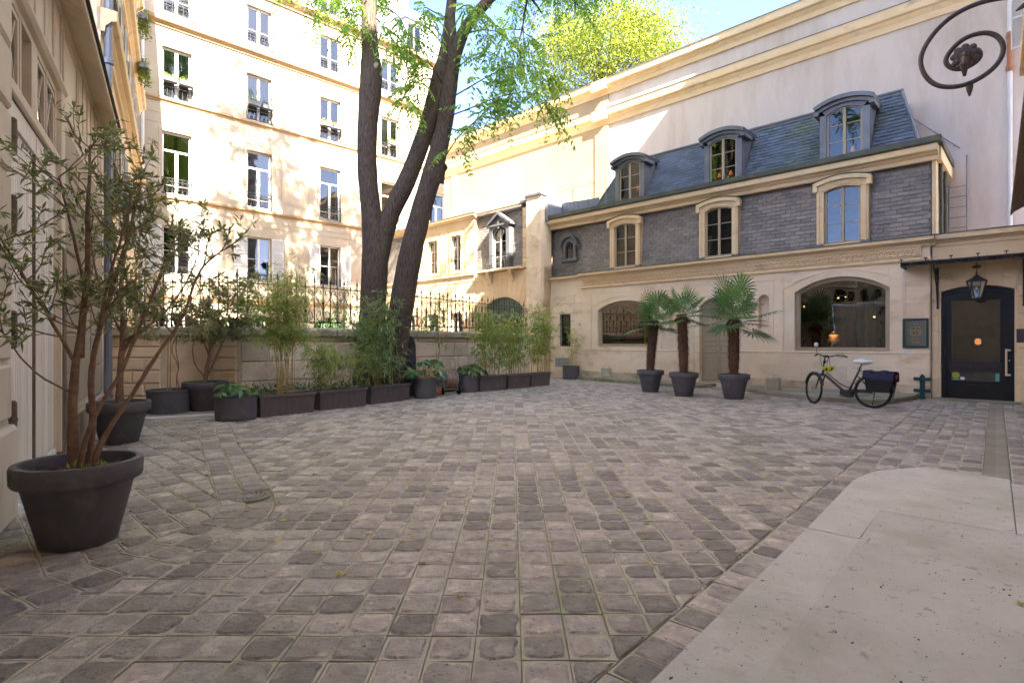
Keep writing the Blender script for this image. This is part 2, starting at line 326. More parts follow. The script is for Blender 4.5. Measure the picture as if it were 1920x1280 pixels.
FA = frame(1.350, 21.396, .7204, -.6935)       # gallery range, viewed from the court: x to the right, y into the wall
FB = frame(-14.1, 21.2, .7218, .6921)          # apartment building
FL = frame(-4.13, 4.62, -.525, .851)           # coach house on the left
FC = frame(11.62, 12.30, -.66, -.75)           # building on the right, behind the camera

def arc(x0, x1, spring, rise, n=14):
    if rise <= 0: return [(x0, spring), (x1, spring)]
    w = (x1 - x0) / 2; R = (w * w + rise * rise) / (2 * rise); cx = (x0 + x1) / 2; cz = spring + rise - R
    a = math.asin(min(1, w / R))
    if rise > w: a = PI - a
    return [(cx + R * math.sin(-a + 2 * a * i / n), cz + R * math.cos(-a + 2 * a * i / n)) for i in range(n + 1)]
def wall(mb, x0, x1, z0, z1, y, holes, depth=0.25, mi=0, rmi=None):
    """wall face with openings (hx0,hx1,hz0,hz1,rise) and their reveals"""
    rmi = mi if rmi is None else rmi
    xs = sorted({x0, x1, *[h[0] for h in holes], *[h[1] for h in holes]}); zs = sorted({z0, z1, *[h[2] for h in holes], *[h[3] for h in holes]})
    xs = [x for x in xs if x0 <= x <= x1]; zs = [z for z in zs if z0 <= z <= z1]
    for i in range(len(xs) - 1):
        for j in range(len(zs) - 1):
            cx = (xs[i] + xs[i + 1]) / 2; cz = (zs[j] + zs[j + 1]) / 2
            if any(h[0] < cx < h[1] and h[2] < cz < h[3] for h in holes): continue
            mb.quad((xs[i], y, zs[j]), (xs[i + 1], y, zs[j]), (xs[i + 1], y, zs[j + 1]), (xs[i], y, zs[j + 1]), mi)
    for h in holes:
        a, b, c, d = h[:4]; rise = h[4] if len(h) > 4 else 0; sp = d - rise; Y = y + depth
        mb.quad((a, y, c), (a, y, sp), (a, Y, sp), (a, Y, c), rmi); mb.quad((b, y, sp), (b, y, c), (b, Y, c), (b, Y, sp), rmi)
        mb.quad((a, y, c), (a, Y, c), (b, Y, c), (b, y, c), rmi)
        A = arc(a, b, sp, rise)
        for i in range(len(A) - 1):
            p, q = A[i], A[i + 1]
            mb.quad((p[0], y, p[1]), (q[0], y, q[1]), (q[0], Y, q[1]), (p[0], Y, p[1]), rmi)
            if rise: mb.quad((p[0], y, p[1]), (p[0], y, d), (q[0], y, d), (q[0], y, q[1]), mi)
def profile(mb, prof, x0, x1, mi=0):
    """moulding: closed (y,z) profile run along x"""
    return mb.prism(prof, x0, x1, mi, ax='x')
def cornice(parent, x0, x1, z0, z1, proj, y=0.0, mat_='limestone_gold', name='cornice', lead=None, back=0.05):
    mb = MB(); h = z1 - z0
    pr = [(y + back, z0), (y - proj * 0.25, z0), (y - proj * 0.3, z0 + h * 0.28), (y - proj * 0.55, z0 + h * 0.42), (y - proj * 0.6, z0 + h * 0.5),
          (y - proj * 0.95, z0 + h * 0.55), (y - proj, z0 + h * 0.62), (y - proj, z0 + h * 0.9), (y - proj * 1.04, z0 + h), (y + back, z1 + 0.02)]
    profile(mb, pr, x0, x1)
    o = mb.build(name, mat_, parent)
    if lead:
        m2 = MB(); profile(m2, [(y + back, z1 + 0.022), (y - proj * 1.10, z1 + 0.002), (y - proj * 1.10, z1 + 0.025), (y + back, z1 + 0.05)], x0 - .01, x1 + .01)
        m2.build('lead_flashing', lead, parent)
    return o
CACHE = {}
def win(parent, x0, x1, z0, z1, y, paint, rows=(.5,), rise=0, st=0.05, leaves=2, glass='pane_glass', name='window', curtain=None, dark='room_grey', bars=0.022, label=None, transom=None, room=0.35, xbar=False):
    """glazed casement window: stiles, rails, meeting stile, glazing bars; its panes and curtain are sub-parts"""
    key = (round(x1 - x0, 3), round(z1 - z0, 3), rows, rise, st, leaves, paint, glass, curtain, dark, transom, room, xbar)
    w = x1 - x0; h = z1 - z0
    if key not in CACHE:
        mb = MB(); sp = h - rise; A = arc(0, w, sp, rise, 12); Ai = arc(st, w - st, sp - (0 if rise else st), max(rise - st * 0.6, 0) if rise else 0, 12)
        mb.box(0, st, 0, .05, 0, sp + .0); mb.box(w - st, w, 0, .05, 0, sp)
        mb.box(st, w - st, .002, .05, 0, st * 1.3)
        if rise: mb.strip(Ai, A, .001, .05)
        else: mb.box(st, w - st, .002, .05, h - st, h)
        ztop = transom if transom else h - st
        if transom: mb.box(st, w - st, -.006, .05, transom, transom + st)
        def ceil(x):
            if not rise: return h
            R = ((w / 2) ** 2 + rise ** 2) / (2 * rise); return sp + rise - R + math.sqrt(max(R * R - (x - w / 2) ** 2, 0))
        for k in range(1, leaves):
            cx = w * k / leaves; mb.box(cx - st * .75, cx + st * .75, -.012, .048, st, (min(ceil(cx), h) - .01) if not transom else transom)
        for k in range(leaves):
            a = w * k / leaves + st; b = w * (k + 1) / leaves - st
            for r in rows: mb.box(a, b, .010, .036, h * r - bars / 2, h * r + bars / 2)
            if xbar:
                mb.prism([(a, st), (a + bars, st), (b, h - st), (b - bars, h - st)], .012, .030); mb.prism([(b - bars, st), (b, st), (a + bars, h - st), (a, h - st)], .0125, .0295)
        fm = mb.mesh(name, paint)
        gp = [(st * .5, st * .5), (w - st * .5, st * .5)] + [(min(max(p[0], st * .5), w - st * .5), p[1] - .01) for p in reversed(A)]
        pm = MB().prism(gp, .022, .027).mesh('pane', glass)
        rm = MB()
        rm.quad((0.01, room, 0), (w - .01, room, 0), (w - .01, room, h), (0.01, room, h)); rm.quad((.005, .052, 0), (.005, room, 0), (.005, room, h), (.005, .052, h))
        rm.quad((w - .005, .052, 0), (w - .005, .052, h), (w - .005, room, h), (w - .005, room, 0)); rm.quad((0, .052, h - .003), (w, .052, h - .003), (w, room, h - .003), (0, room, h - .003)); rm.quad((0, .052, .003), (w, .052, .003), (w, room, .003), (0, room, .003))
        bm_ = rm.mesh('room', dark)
        cm = None
        if curtain:
            cb = MB()
            for (a, b) in ((st, w * .44), (w * .56, w - st)) if curtain != 'roll' else ((st, w - st),):
                n = 14; top = h - .02; bot = .03 if curtain != 'roll' else h * .45
                for i in range(n):
                    xa = a + (b - a) * i / n; xb = a + (b - a) * (i + 1) / n
                    ya = .12 + (.018 * math.sin(i * 2.2) if curtain != 'roll' else 0); yb = .12 + (.018 * math.sin((i + 1) * 2.2) if curtain != 'roll' else 0)
                    cb.quad((xa, ya, bot), (xb, yb, bot), (xb, yb, top), (xa, ya, top))
            cm = cb.mesh('curtain', 'fabric_gold' if curtain == 'gold' else 'curtain')
        CACHE[key] = (fm, pm, bm_, cm)
    fm, pm, bm_, cm = CACHE[key]
    f = inst(name, fm, parent, (x0, y, z0))
    if label: f['label'] = label
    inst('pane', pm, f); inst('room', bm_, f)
    if cm: inst('curtain', cm, f)
    return f
def ashlar(parent, x0, x1, zs, y, holes, L=0.9, proud=0.012, gap=0.006, mat_='limestone', name='stone_block', jit=0.25, depth=0.06, ch=0.006, avoid=None):
    """each stone of a coursed wall as a part of its own"""
    n = []
    for j in range(len(zs) - 1):
        za, zb = zs[j] + gap / 2, zs[j + 1] - gap / 2
        cuts = [(h[0], h[1]) for h in holes if h[2] < (za + zb) / 2 < h[3]]
        spans = [(x0, x1)]
        for c in cuts:
            ns = []
            for a, b in spans:
                if c[1] <= a or c[0] >= b: ns.append((a, b)); continue
                if c[0] > a: ns.append((a, c[0]))
                if c[1] < b: ns.append((c[1], b))
            spans = ns
        for a, b in spans:
            if b - a < 0.03: continue
            k = max(1, round((b - a) / L)); off = 0.5 if (j % 2 and k > 1) else 0.0
            xs = [a] + [a + (b - a) * (i + off) / k + random.uniform(-jit, jit) * L * .3 for i in range(0 if off else 1, k)] + [b]
            for i in range(len(xs) - 1):
                m = MB(); m.tone = random.random(); p = proud + random.uniform(-.003, .003)
                cx = (xs[i] + xs[i + 1]) / 2; hw = (xs[i + 1] - xs[i]) / 2 - gap / 2; hh = (zb - za) / 2; cz = (za + zb) / 2
                m.box(-hw, hw, -p, depth, -hh, hh, ch=ch)
                o = m.build(name, mat_, parent); o.location = (cx, y, cz); n.append(o)
    return n
def slates(parent, x0, x1, z0, z1, yf, holes, matn, sw=.26, sh=.108, near_hi=True, limit=300, hip=None):
    """slate courses: yf(z) is the roof surface; nearest 300 slates are parts, the rest one part"""
    rows = int((z1 - z0) / sh); cells = []
    for r in range(rows + 1):
        za = z0 + r * sh; off = (r % 2) * sw / 2
        if za > z1 - .02: break
        x = x0 - sw + off
        while x < x1:
            a = max(x, x0); b = min(x + sw, x1)
            if hip: a = max(a, hip[0](za)); b = min(b, hip[1](za))
            if b - a > .05:
                segs = [(a, b)]
                for h in holes:
                    if h[2] < za + sh / 2 < h[3]:
                        ns = []
                        for p, q in segs:
                            if h[1] <= p or h[0] >= q: ns.append((p, q)); continue
                            if h[0] - p > .03: ns.append((p, h[0]))
                            if q - h[1] > .03: ns.append((h[1], q))
                        segs = ns
                for p, q in segs: cells.append((p, q, za, min(za + sh * 1.12, z1)))
            x += sw
    cells.sort(key=lambda c: -c[0])
    rest = MB(); uniq = {}
    for i, (a, b, za, zb) in enumerate(cells):
        t = random.random(); ya, yb = yf(za), yf(zb); k = random.uniform(0, .004); w = b - a
        def geo(mb, A, B, Z0, Z1, Y0, Y1):
            g = .0045; p = .020 + k * 2.5
            mb.add([(A + g, Y0 - p, Z0), (B - g, Y0 - p, Z0), (B - g, Y1 - .006, Z1), (A + g, Y1 - .006, Z1), (A + g, Y0 - .002, Z0), (B - g, Y0 - .002, Z0), (B - g, Y1 + .004, Z1), (A + g, Y1 + .004, Z1)],
                   [(0, 1, 2, 3), (4, 5, 1, 0), (5, 6, 2, 1), (7, 4, 0, 3), (3, 2, 6, 7)])
        if i < limit:
            key = (round(w, 2), round(zb - za, 3), round(yb - ya, 3), int(t * 8))
            if key not in uniq:
                m = MB(); m.tone = int(t * 8) / 7; geo(m, 0, w, 0, zb - za, 0, yb - ya); uniq[key] = m.mesh('slate', matn)
            inst('slate', uniq[key], parent, (a, ya, za))
        else:
            rest.tone = t; geo(rest, a, b, za, zb, ya, yb)
    if rest.v: stuff(rest.build('slate_courses', matn, parent))

# ------------------------------------------------------------------ leaves
def leaf_cloud(P, D, L, Wd, fold=0.25, droop=0.0):
    """diamond leaves: P base points, D unit directions, L lengths, Wd widths; returns V, F"""
    n = len(P); r = rng.normal(size=(n, 3)); side = np.cross(D, r); side /= np.linalg.norm(side, axis=1, keepdims=True) + 1e-9
    up = np.cross(side, D); L = L[:, None]; Wd = Wd[:, None]
    dr = np.zeros((n, 3)); dr[:, 2] = -droop
    a = P; b = P + D * L * .45 + side * Wd / 2 + up * Wd * fold + dr * L * .2; c = P + D * L + dr * L; d = P + D * L * .45 - side * Wd / 2 + up * Wd * fold + dr * L * .2
    m = P + D * L * .5 + dr * L * .22
    V = np.stack([a, b, c, d, m], 1).reshape(-1, 3); i = np.arange(n)[:, None] * 5
    F = np.concatenate([i + [0, 1, 4], i + [1, 2, 4], i + [2, 3, 4], i + [3, 0, 4]], 0)
    return V, F
def leaves_obj(name, P, D, L, Wd, matn, parent, fold=.25, droop=0.0):
    P = np.asarray(P, float); D = np.asarray(D, float); D /= np.linalg.norm(D, axis=1, keepdims=True) + 1e-9
    L = np.asarray(L, float) * np.ones(len(P)); Wd = np.asarray(Wd, float) * np.ones(len(P))
    V, F = leaf_cloud(P, D, L, Wd, fold, droop)
    return stuff(np_mesh(name, V, F, matn, np.repeat(rng.random(len(P)), 5), parent=parent))
def twig(p, d, length, seg=6, curl=.25, up=0.0):
    pts = [np.array(p, float)]; d = np.array(d, float); d /= np.linalg.norm(d)
    for i in range(seg):
        d = d + rng.normal(size=3) * curl * .35 + np.array([0, 0, up]); d /= np.linalg.norm(d)
        pts.append(pts[-1] + d * length / seg)
    return pts

# ================================================================== THE SETTING: ground
def clip_poly(poly, a, b, c):
    """keep a*x+b*y>=c"""
    out = []
    for i in range(len(poly)):
        p, q = poly[i], poly[(i + 1) % len(poly)]; dp = a * p[0] + b * p[1] - c; dq = a * q[0] + b * q[1] - c
        if dp >= 0: out.append(p)
        if dp * dq < 0:
            t = dp / (dp - dq); out.append((p[0] + (q[0] - p[0]) * t, p[1] + (q[1] - p[1]) * t))
    return out
def area(p): return abs(sum(p[i][0] * p[(i + 1) % len(p)][1] - p[(i + 1) % len(p)][0] * p[i][1] for i in range(len(p)))) / 2
g = MB(); g.quad((-90, -90, -.03), (90, -90, -.03), (90, 90, -.03), (-90, 90, -.03)); structure(g.build('ground', 'joint_dirt'), 'packed earth under the whole courtyard')
pave = bpy.data.objects.new('cobbled_courtyard', MB().quad((-16, -9, -.009), (16, -9, -.009), (16, 30, -.009), (-16, 30, -.009)).mesh('cobbled_courtyard', 'joint_dirt')); COL.objects.link(pave)
structure(pave, 'courtyard paved with worn grey and purple granite setts in pale mortar')
MOFF = (-.75, .66)                              # m = distance from the right-hand building line
def mval(x, y): return MOFF[0] * x + MOFF[1] * y
GPATH = [(-5.35, 9.55), (-4.65, 8.62), (-3.9, 7.3), (-3.2, 6.2), (-2.75, 5.45), (-2.37, 4.87), (-2.17, 4.50), (-2.08, 4.2), (-2.2, 3.83), (-2.35, 3.41), (-2.6, 2.9), (-3.0, 2.3), (-3.5, 1.6)]
def path_info(x, y):
    best = (1e9, 0, 0, 0, 0)
    for i in range(len(GPATH) - 1):
        ax, ay = GPATH[i]; bx, by = GPATH[i + 1]; dx, dy = bx - ax, by - ay; L2 = dx * dx + dy * dy
        t = max(0, min(1, ((x - ax) * dx + (y - ay) * dy) / L2)); px, py = ax + dx * t, ay + dy * t
        d = math.hypot(x - px, y - py)
        if d < best[0]:
            L = math.sqrt(L2); nx, ny = -dy / L, dx / L       # left normal of a path running towards the camera points to +x side
            best = (d, (x - px) * nx + (y - py) * ny, nx, ny, px * nx + py * ny)
    return best
CELLS = []
HW = .215
def grid(angle, ox, oy, cw, ch, x0, x1, y0, y1, keep, clips, brick=False):
    ca, sa = math.cos(angle), math.sin(angle)
    i0, i1 = int(math.floor(x0 / cw)), int(math.ceil(x1 / cw)); j0, j1 = int(math.floor(y0 / ch)), int(math.ceil(y1 / ch))
    for j in range(j0, j1):
        for i in range(i0, i1):
            a = i * cw + (cw / 2 if brick and j % 2 else 0); b = j * ch; cx, cy = a + cw / 2, b + ch / 2
            X, Y = ox + cx * ca - cy * sa, oy + cx * sa + cy * ca
            if not keep(X, Y): continue
            poly = [(ox + u * ca - v * sa, oy + u * sa + v * ca) for u, v in ((a, b), (a + cw, b), (a + cw, b + ch), (a, b + ch))]
            for c in clips(X, Y): poly = clip_poly(poly, *c)
            if len(poly) >= 3 and area(poly) > .0014: CELLS.append((X, Y, poly))
def in_view(X, Y, pad=1.3): return Y > 1.3 and abs(X) < Y * .96 + pad
M0, M1, M2, M3, M4 = 1.20, .985, .80, .30, .10
def kA(X, Y):                                   # signed distance outside the gallery wall
    ax = (X - 1.35) * .6935 + (Y - 21.396) * .7204; return -ax
def keep_main(X, Y):
    if not in_view(X, Y) or mval(X, Y) < M0 - .14 or kA(X, Y) < -.1: return False
    d, sgn, *_ = path_info(X, Y)
    if Y > 9.3: return X > -5.4 + (Y - 9.3) * -.1 and Y < 22
    return sgn > HW - .15
def clips_main(X, Y):
    c = []
    if mval(X, Y) < M0 + .3: c.append((MOFF[0], MOFF[1], M0))
    d, sgn, nx, ny, c0 = path_info(X, Y)
    if d < HW + .3 and Y < 9.6: c.append((nx, ny, c0 + HW))
    return c
grid(0.0, .04, .11, .205, .202, -12, 14, 1, 21, keep_main, clips_main)
aA = math.atan2(-.6935, .7204)
def keep_left(X, Y):
    if not in_view(X, Y): return False
    lw = (X + 4.13) * .851 + (Y - 4.62) * .525
    if lw < -.05 or Y > 9.6: return False
    return path_info(X, Y)[1] < -HW + .15
def clips_left(X, Y):
    d, sgn, nx, ny, c0 = path_info(X, Y)
    return [(-nx, -ny, -(c0 - HW))] if d < HW + .3 else []
grid(aA, -4, 5, .205, .205, -12, 12, -12, 12, keep_left, clips_left)
aC = math.atan2(.75, .66)
def strip_rows(mlo, mhi, k, L):
    # k rows of setts between two lines parallel to the right-hand building
    w = (mhi - mlo) / k
    for r in range(k):
        t = 1.0 + (r % 2) * L / 2
        while t < 19:
            m = mlo + w * (r + .5); X, Y = .66 * (t + L / 2) + m * MOFF[0], .75 * (t + L / 2) + m * MOFF[1]
            if in_view(X, Y, .4) and kA(X, Y) > -.1 and not (m < M1 - .02 and t < 6.35):
                p = [(.66 * tt + mm * MOFF[0], .75 * tt + mm * MOFF[1]) for tt, mm in ((t, mlo + w * (r + 1)), (t, mlo + w * r), (t + L, mlo + w * r), (t + L, mlo + w * (r + 1)))]
                CELLS.append((X, Y, p))
            t += L
strip_rows(M1, M0, 1, .19); strip_rows(M2, M1, 1, .24); strip_rows(M3, M2, 3, .22); strip_rows(M4, M3, 1, .26); strip_rows(-.62, -.12, 3, .20)
# gutter band: two rows following the path
acc = []
for i in range(len(GPATH) - 1):
    a = np.array(GPATH[i]); b = np.array(GPATH[i + 1]); n_ = max(1, round(np.linalg.norm(b - a) / .05)); acc += [a + (b - a) * t / n_ for t in range(n_)]
for _ in range(3): acc = [acc[0]] + [(acc[i - 1] + acc[i] * 2 + acc[i + 1]) / 4 for i in range(1, len(acc) - 1)] + [acc[-1]]
for i in range(0, len(acc) - 5, 4):
    p, q = acc[i], acc[i + 4]
    def nrm(i):
        d = acc[min(i + 1, len(acc) - 1)] - acc[max(i - 1, 0)]; d /= np.linalg.norm(d); return np.array([-d[1], d[0]])
    n0, n1 = nrm(i), nrm(i + 4)
    for lo, hi in ((-HW, 0), (0, HW)):
        mid = (p + q) / 2 + (n0 + n1) / 4 * (lo + hi)
        if np.hypot(mid[0] + 2.29, mid[1] - 4.80) < .16: continue
        CELLS.append((mid[0], mid[1], [tuple(p + n0 * lo), tuple(q + n1 * lo), tuple(q + n1 * hi), tuple(p + n0 * hi)][::-1]))
def sett_geo(mb, cx, cy, poly, local):
    """one sett: flush mortar collar with an irregular worn stone standing a little proud of it"""
    k_ = 6 if cy < 4.5 else 4 if cy < 8 else 2
    gx = sum(p[0] for p in poly) / len(poly); gy = sum(p[1] for p in poly) / len(poly)
    tn = random.random(); lift = random.uniform(-.004, .003); tx, ty = random.uniform(-.02, .02), random.uniform(-.02, .02)
    ph = [random.uniform(0, 6.28) for _ in range(4)]; shr = random.uniform(.86, .965); worn = random.uniform(.02, .12) * (1.0 if cy < 6 else .5); rnd = random.uniform(.02, .13)
    ro, ri, rt = [], [], []; n_ = len(poly)
    for i in range(n_):
        ax, ay = poly[i]; bx, by = poly[(i + 1) % n_]
        for q in range(k_):
            u = q / k_; px, py = ax + (bx - ax) * u, ay + (by - ay) * u; dx, dy = px - gx, py - gy; r = math.hypot(dx, dy) + 1e-6; th = math.atan2(dy, dx)
            w = r - .0032 if r > .01 else r; ro.append((gx + dx / r * w, gy + dy / r * w)); c = max(0, 1 - min(u, 1 - u) * 5) if q else 1
            f = shr - (rnd * 1.0 if q == 0 else rnd * .35 * max(0, 1 - min(u, 1 - u) * 4)) + worn * (math.sin(2 * th + ph[0]) * .45 + math.sin(3 * th + ph[1]) * .35 + math.sin(5 * th + ph[2]) * .35 + math.sin(9 * th + ph[3]) * .15) - worn * .4 + random.uniform(-.012, .012)
            f = max(.3, min(f, .982)); ri.append((gx + dx * f, gy + dy * f)); rt.append((gx + dx * f * .87, gy + dy * f * .87))
    N = len(ro)
    ox, oy = (gx, gy) if local else (0, 0)
    Z = lambda p, z: (p[0] - ox, p[1] - oy, z + lift + (p[0] - gx) * tx + (p[1] - gy) * ty)
    vs = [Z(p, -.014) for p in ro] + [Z(p, 0) for p in ro] + [Z(p, .0012) for p in ri] + [Z(p, .0085 + random.uniform(-.0012, .0012)) for p in rt] + [Z((gx, gy), .0105)]
    fm = [(k, (k + 1) % N, N + (k + 1) % N, N + k) for k in range(N)] + [(N + k, N + (k + 1) % N, 2 * N + (k + 1) % N, 2 * N + k) for k in range(N)]
    fs = [(2 * N + k, 2 * N + (k + 1) % N, 3 * N + (k + 1) % N, 3 * N + k) for k in range(N)] + [(3 * N + k, 3 * N + (k + 1) % N, 4 * N) for k in range(N)]
    b = len(mb.v); mb.v += vs; mb.f += [tuple(b + i for i in f) for f in fm + fs]; mb.m += [0] * len(fm) + [1] * len(fs); mb.t += [tn] * len(vs)
    return gx, gy
CELLS.sort(key=lambda c: math.hypot(c[0], c[1]) + (50 if abs(c[0]) > c[1] * .95 or c[1] < 2.05 else 0))
for c in CELLS[:300]:
    m = MB(); gx, gy = sett_geo(m, c[0], c[1], c[2], True); o = m.build('sett', ['mortar', 'sett_stone'], pave); o.location = (gx, gy, 0)
m = MB()
for c in CELLS[300:]: sett_geo(m, c[0], c[1], c[2], False)
stuff(m.build('sett_field', ['mortar', 'sett_stone'], pave))
# smooth stone channel beside the right-hand building
m = MB(); t = 6.9
while t < 16:
    m.tone = random.random(); L = random.uniform(.8, 1.1)
    P = lambda tt, mm, z: (.66 * tt + mm * MOFF[0], .75 * tt + mm * MOFF[1], z)
    m.add([P(t, M4 - .004, .004), P(t, -.11, .004), P(t + L - .01, -.11, .004), P(t + L - .01, M4 - .004, .004), P(t, 0, -.008), P(t + L - .01, 0, -.008)], [(0, 4, 5, 3), (4, 1, 2, 5)]); t += L
structure(m.build('stone_channel', 'channel_stone'), 'shallow stone drainage channel leading to the glass door')

# door-front pavements with kerbs, in the gallery frame
def slab(name, poly, z0, z1, matn, fr=None, ch=.015, label=None):
    pts = poly if fr is None else [world_of(fr, *p)[:2] for p in poly]
    if sum(pts[i][0] * pts[(i + 1) % len(pts)][1] - pts[(i + 1) % len(pts)][0] * pts[i][1] for i in range(len(pts))) < 0: pts = pts[::-1]
    n = len(pts); cx = sum(p[0] for p in pts) / n; cy = sum(p[1] for p in pts) / n
    def inn(p, d): L = math.hypot(p[0] - cx, p[1] - cy); return (p[0] - (p[0] - cx) / L * d, p[1] - (p[1] - cy) / L * d)
    m = MB(); m.v = [(p[0], p[1], z0) for p in pts] + [(p[0], p[1], z1 - ch) for p in pts] + [(*inn(p, ch), z1) for p in pts]; m.t = [random.random()] * (3 * n)
    m.f = [(i, (i + 1) % n, n + (i + 1) % n, n + i) for i in range(n)] + [(n + i, n + (i + 1) % n, 2 * n + (i + 1) % n, 2 * n + i) for i in range(n)] + [tuple(range(2 * n, 3 * n))]
    m.m = [0] * len(m.f); o = m.build(name, matn); return structure(o, label) if label else o
def rounded(poly, idx, r=.3, n=5):
    out = []
    for i, p in enumerate(poly):
        if i in idx:
            a = np.array(poly[i - 1]); b = np.array(p); c = np.array(poly[(i + 1) % len(poly)])
            u = (a - b) / np.linalg.norm(a - b) * r; v = (c - b) / np.linalg.norm(c - b) * r
            for k in range(n + 1):
                t = k / n; out.append(tuple((b + u) * (1 - t) ** 2 + b * 2 * t * (1 - t) + (b + v) * t * t))
        else: out.append(p)
    return out
slab('low_pavement', rounded([(1.75, .02), (1.75, -.35), (3.4, -.7), (4.8, -.98), (6.75, -.98), (6.75, .02)], (4,), .5), -.02, .11, 'kerb_stone', FA, label='low mossy kerbed pavement under the left shop window')
slab('low_pavement', rounded([(7.6, .02), (7.6, -.55), (8.9, -1.85), (10.1, -2.42), (11.45, -2.35), (11.75, -.6), (11.75, .02)], (4,), .35), -.02, .12, 'kerb_stone', FA, label='low mossy kerbed pavement behind the bicycle')
# pale limestone platform in the right foreground
def P_(t, m): return (.66 * t + m * MOFF[0], .75 * t + m * MOFF[1])
plat = slab('stone_platform', [P_(-.5, .955), P_(4.62, .955), P_(5.9, .93), P_(6.5, .6), P_(6.5, -.55), P_(-.5, -.55)], -.02, .072, 'slab_stone', label='worn pale limestone platform at the foot of the right-hand building')
def pslab(t0, t1, m0, m1, cut=None):
    o = slab('paving_slab', cut or [P_(t0 + .004, m1), P_(t1 - .004, m1), P_(t1 - .004, m0), P_(t0 + .004, m0)], .073, .1, 'slab_stone', ch=.0012); o.parent = plat
pslab(-.5, 4.10, .6506, .955); pslab(-.5, 4.885, -.50, .6500)
pslab(0, 0, 0, 0, rounded([P_(4.112, .955), P_(5.95, .975), P_(6.40, .86), P_(6.93, .52), P_(6.80, .03), P_(6.78, -.10), P_(4.897, -.10), P_(4.897, .650), P_(4.112, .655)], (1,), .3))
pslab(0, 0, 0, 0, [P_(4.897, -.106), P_(6.6, -.106), P_(6.6, -.50), P_(4.897, -.50)])
m = MB(); rr = random.Random(3)
for _ in range(900):
    t, mm = rr.uniform(.8, 6.3), rr.uniform(-.35, .93); x, y = P_(t, mm); L = rr.uniform(.002, .0075) * (2.0 if rr.random() < .12 else 1); a = math.atan2(.75, .66) + rr.uniform(-.5, .5)
    n_ = 6; m.add([(x + math.cos(a) * math.cos(k) * L - math.sin(a) * math.sin(k) * L * .4, y + math.sin(a) * math.cos(k) * L + math.cos(a) * math.sin(k) * L * .4, .1006) for k in [2 * PI * i / n_ + rr.uniform(-.3, .3) for i in range(n_)]], [tuple(range(n_))])
pits = m.build('stone_pits', 'pit_dark', plat); stuff(pits)
# floor drain in the gutter
d = thing('floor_drain', 'round iron floor drain with swirling slots set in the curved gutter', 'drain', (-2.29, 4.80, 0))
m = MB(); m.lathe([(.165, -.01), (.165, .010), (.15, .014), (.135, .013), (.13, .004)], 28); m.build('rim', 'kerb_stone', d)
m = MB(); m.lathe([(.0, .001), (.13, .001)], 28); m.build('pit', 'pit_dark', d)
m = MB()
for k in range(14):
    a = 2 * PI * k / 14; pts = [(.03 + .1 * t, a + t * .9) for t in (0, .33, .66, 1)]
    for i in range(3):
        (r0, a0), (r1, a1) = pts[i], pts[i + 1]; w0, w1 = .10 + .10 * (1 - i / 3), .10 + .10 * (1 - (i + 1) / 3)
        m.add([(r0 * math.cos(a0), r0 * math.sin(a0), .011), (r1 * math.cos(a1), r1 * math.sin(a1), .011), (r1 * math.cos(a1 + w1 * 1.6), r1 * math.sin(a1 + w1 * 1.6), .011), (r0 * math.cos(a0 + w0 * 2), r0 * math.sin(a0 + w0 * 2), .011)], [(0, 1, 2, 3)])
m.lathe([(.0, .0115), (.035, .0115), (.035, .002)], 16); m.build('grate', 'zinc', d)

# ================================================================== GALLERY RANGE (frame FA)
def bld(name, label, fr, cat='building'): return thing(name, label, cat, fr[0], fr[1])
ga = bld('gallery_building', 'cream stone gallery with slate mansard, three dormers and shop windows behind the palms', FA)
W1 = (2.40, 4.62, 1.20, 2.80, .30); W3 = (8.97, 11.16, 1.12, 3.08, .36)
DR = (6.22, 7.28, .11, 2.72, .26); N1 = (5.20, 5.50, 1.78, 2.72, .14); N2 = (8.00, 8.30, 1.75, 2.72, .14)
m = MB(); wall(m, 1.72, 11.97, -.05, 3.72, 0, [W1, W3, DR, N1, N2], .22)
wall(m, 0, 1.72, -.05, 3.85, .06, [(.62, 1.12, 1.21, 2.42)], .2)
m.quad((1.72, .06, -.05), (1.72, 0, -.05), (1.72, 0, 3.42), (1.72, .06, 3.42)); m.quad((11.97, 0, -.05), (11.97, .1, -.05), (11.97, .1, 3.42), (11.97, 0, 3.42))
for N_ in (N1, N2):
    A = arc(N_[0], N_[1], N_[3] - N_[4], N_[4]); m.add([(N_[0], .22, N_[2]), (N_[1], .22, N_[2])] + [(p[0], .22, p[1]) for p in reversed(A)], [tuple(range(len(A) + 2))])
m.build('wall', 'limestone', ga)
ZS = [0, .34, .72, 1.10, 1.50, 1.90, 2.30, 2.72, 3.10, 3.42]
H1 = (W1[0] - .26, W1[1] + .26, 1.10, 3.10); H3 = (W3[0] - .28, W3[1] + .28, 1.10, 3.42)
ashlar(ga, 1.73, 11.96, ZS, 0, [H1, H3, (6.05, 7.45, -1, 3.10), (N1[0] - .12, N1[1] + .12, 1.50, 3.10), (N2[0] - .12, N2[1] + .12, 1.50, 3.10)], L=1.05, gap=.004, ch=.003, mat_='limestone')
ashlar(ga, .0, 1.71, [.0, .30, .62, .92, 1.22, 1.52, 1.82, 2.12, 2.44, 2.80, 3.16], .06, [(.58, 1.16, .92, 2.44)], L=.9, gap=.014, ch=.010, proud=.022)
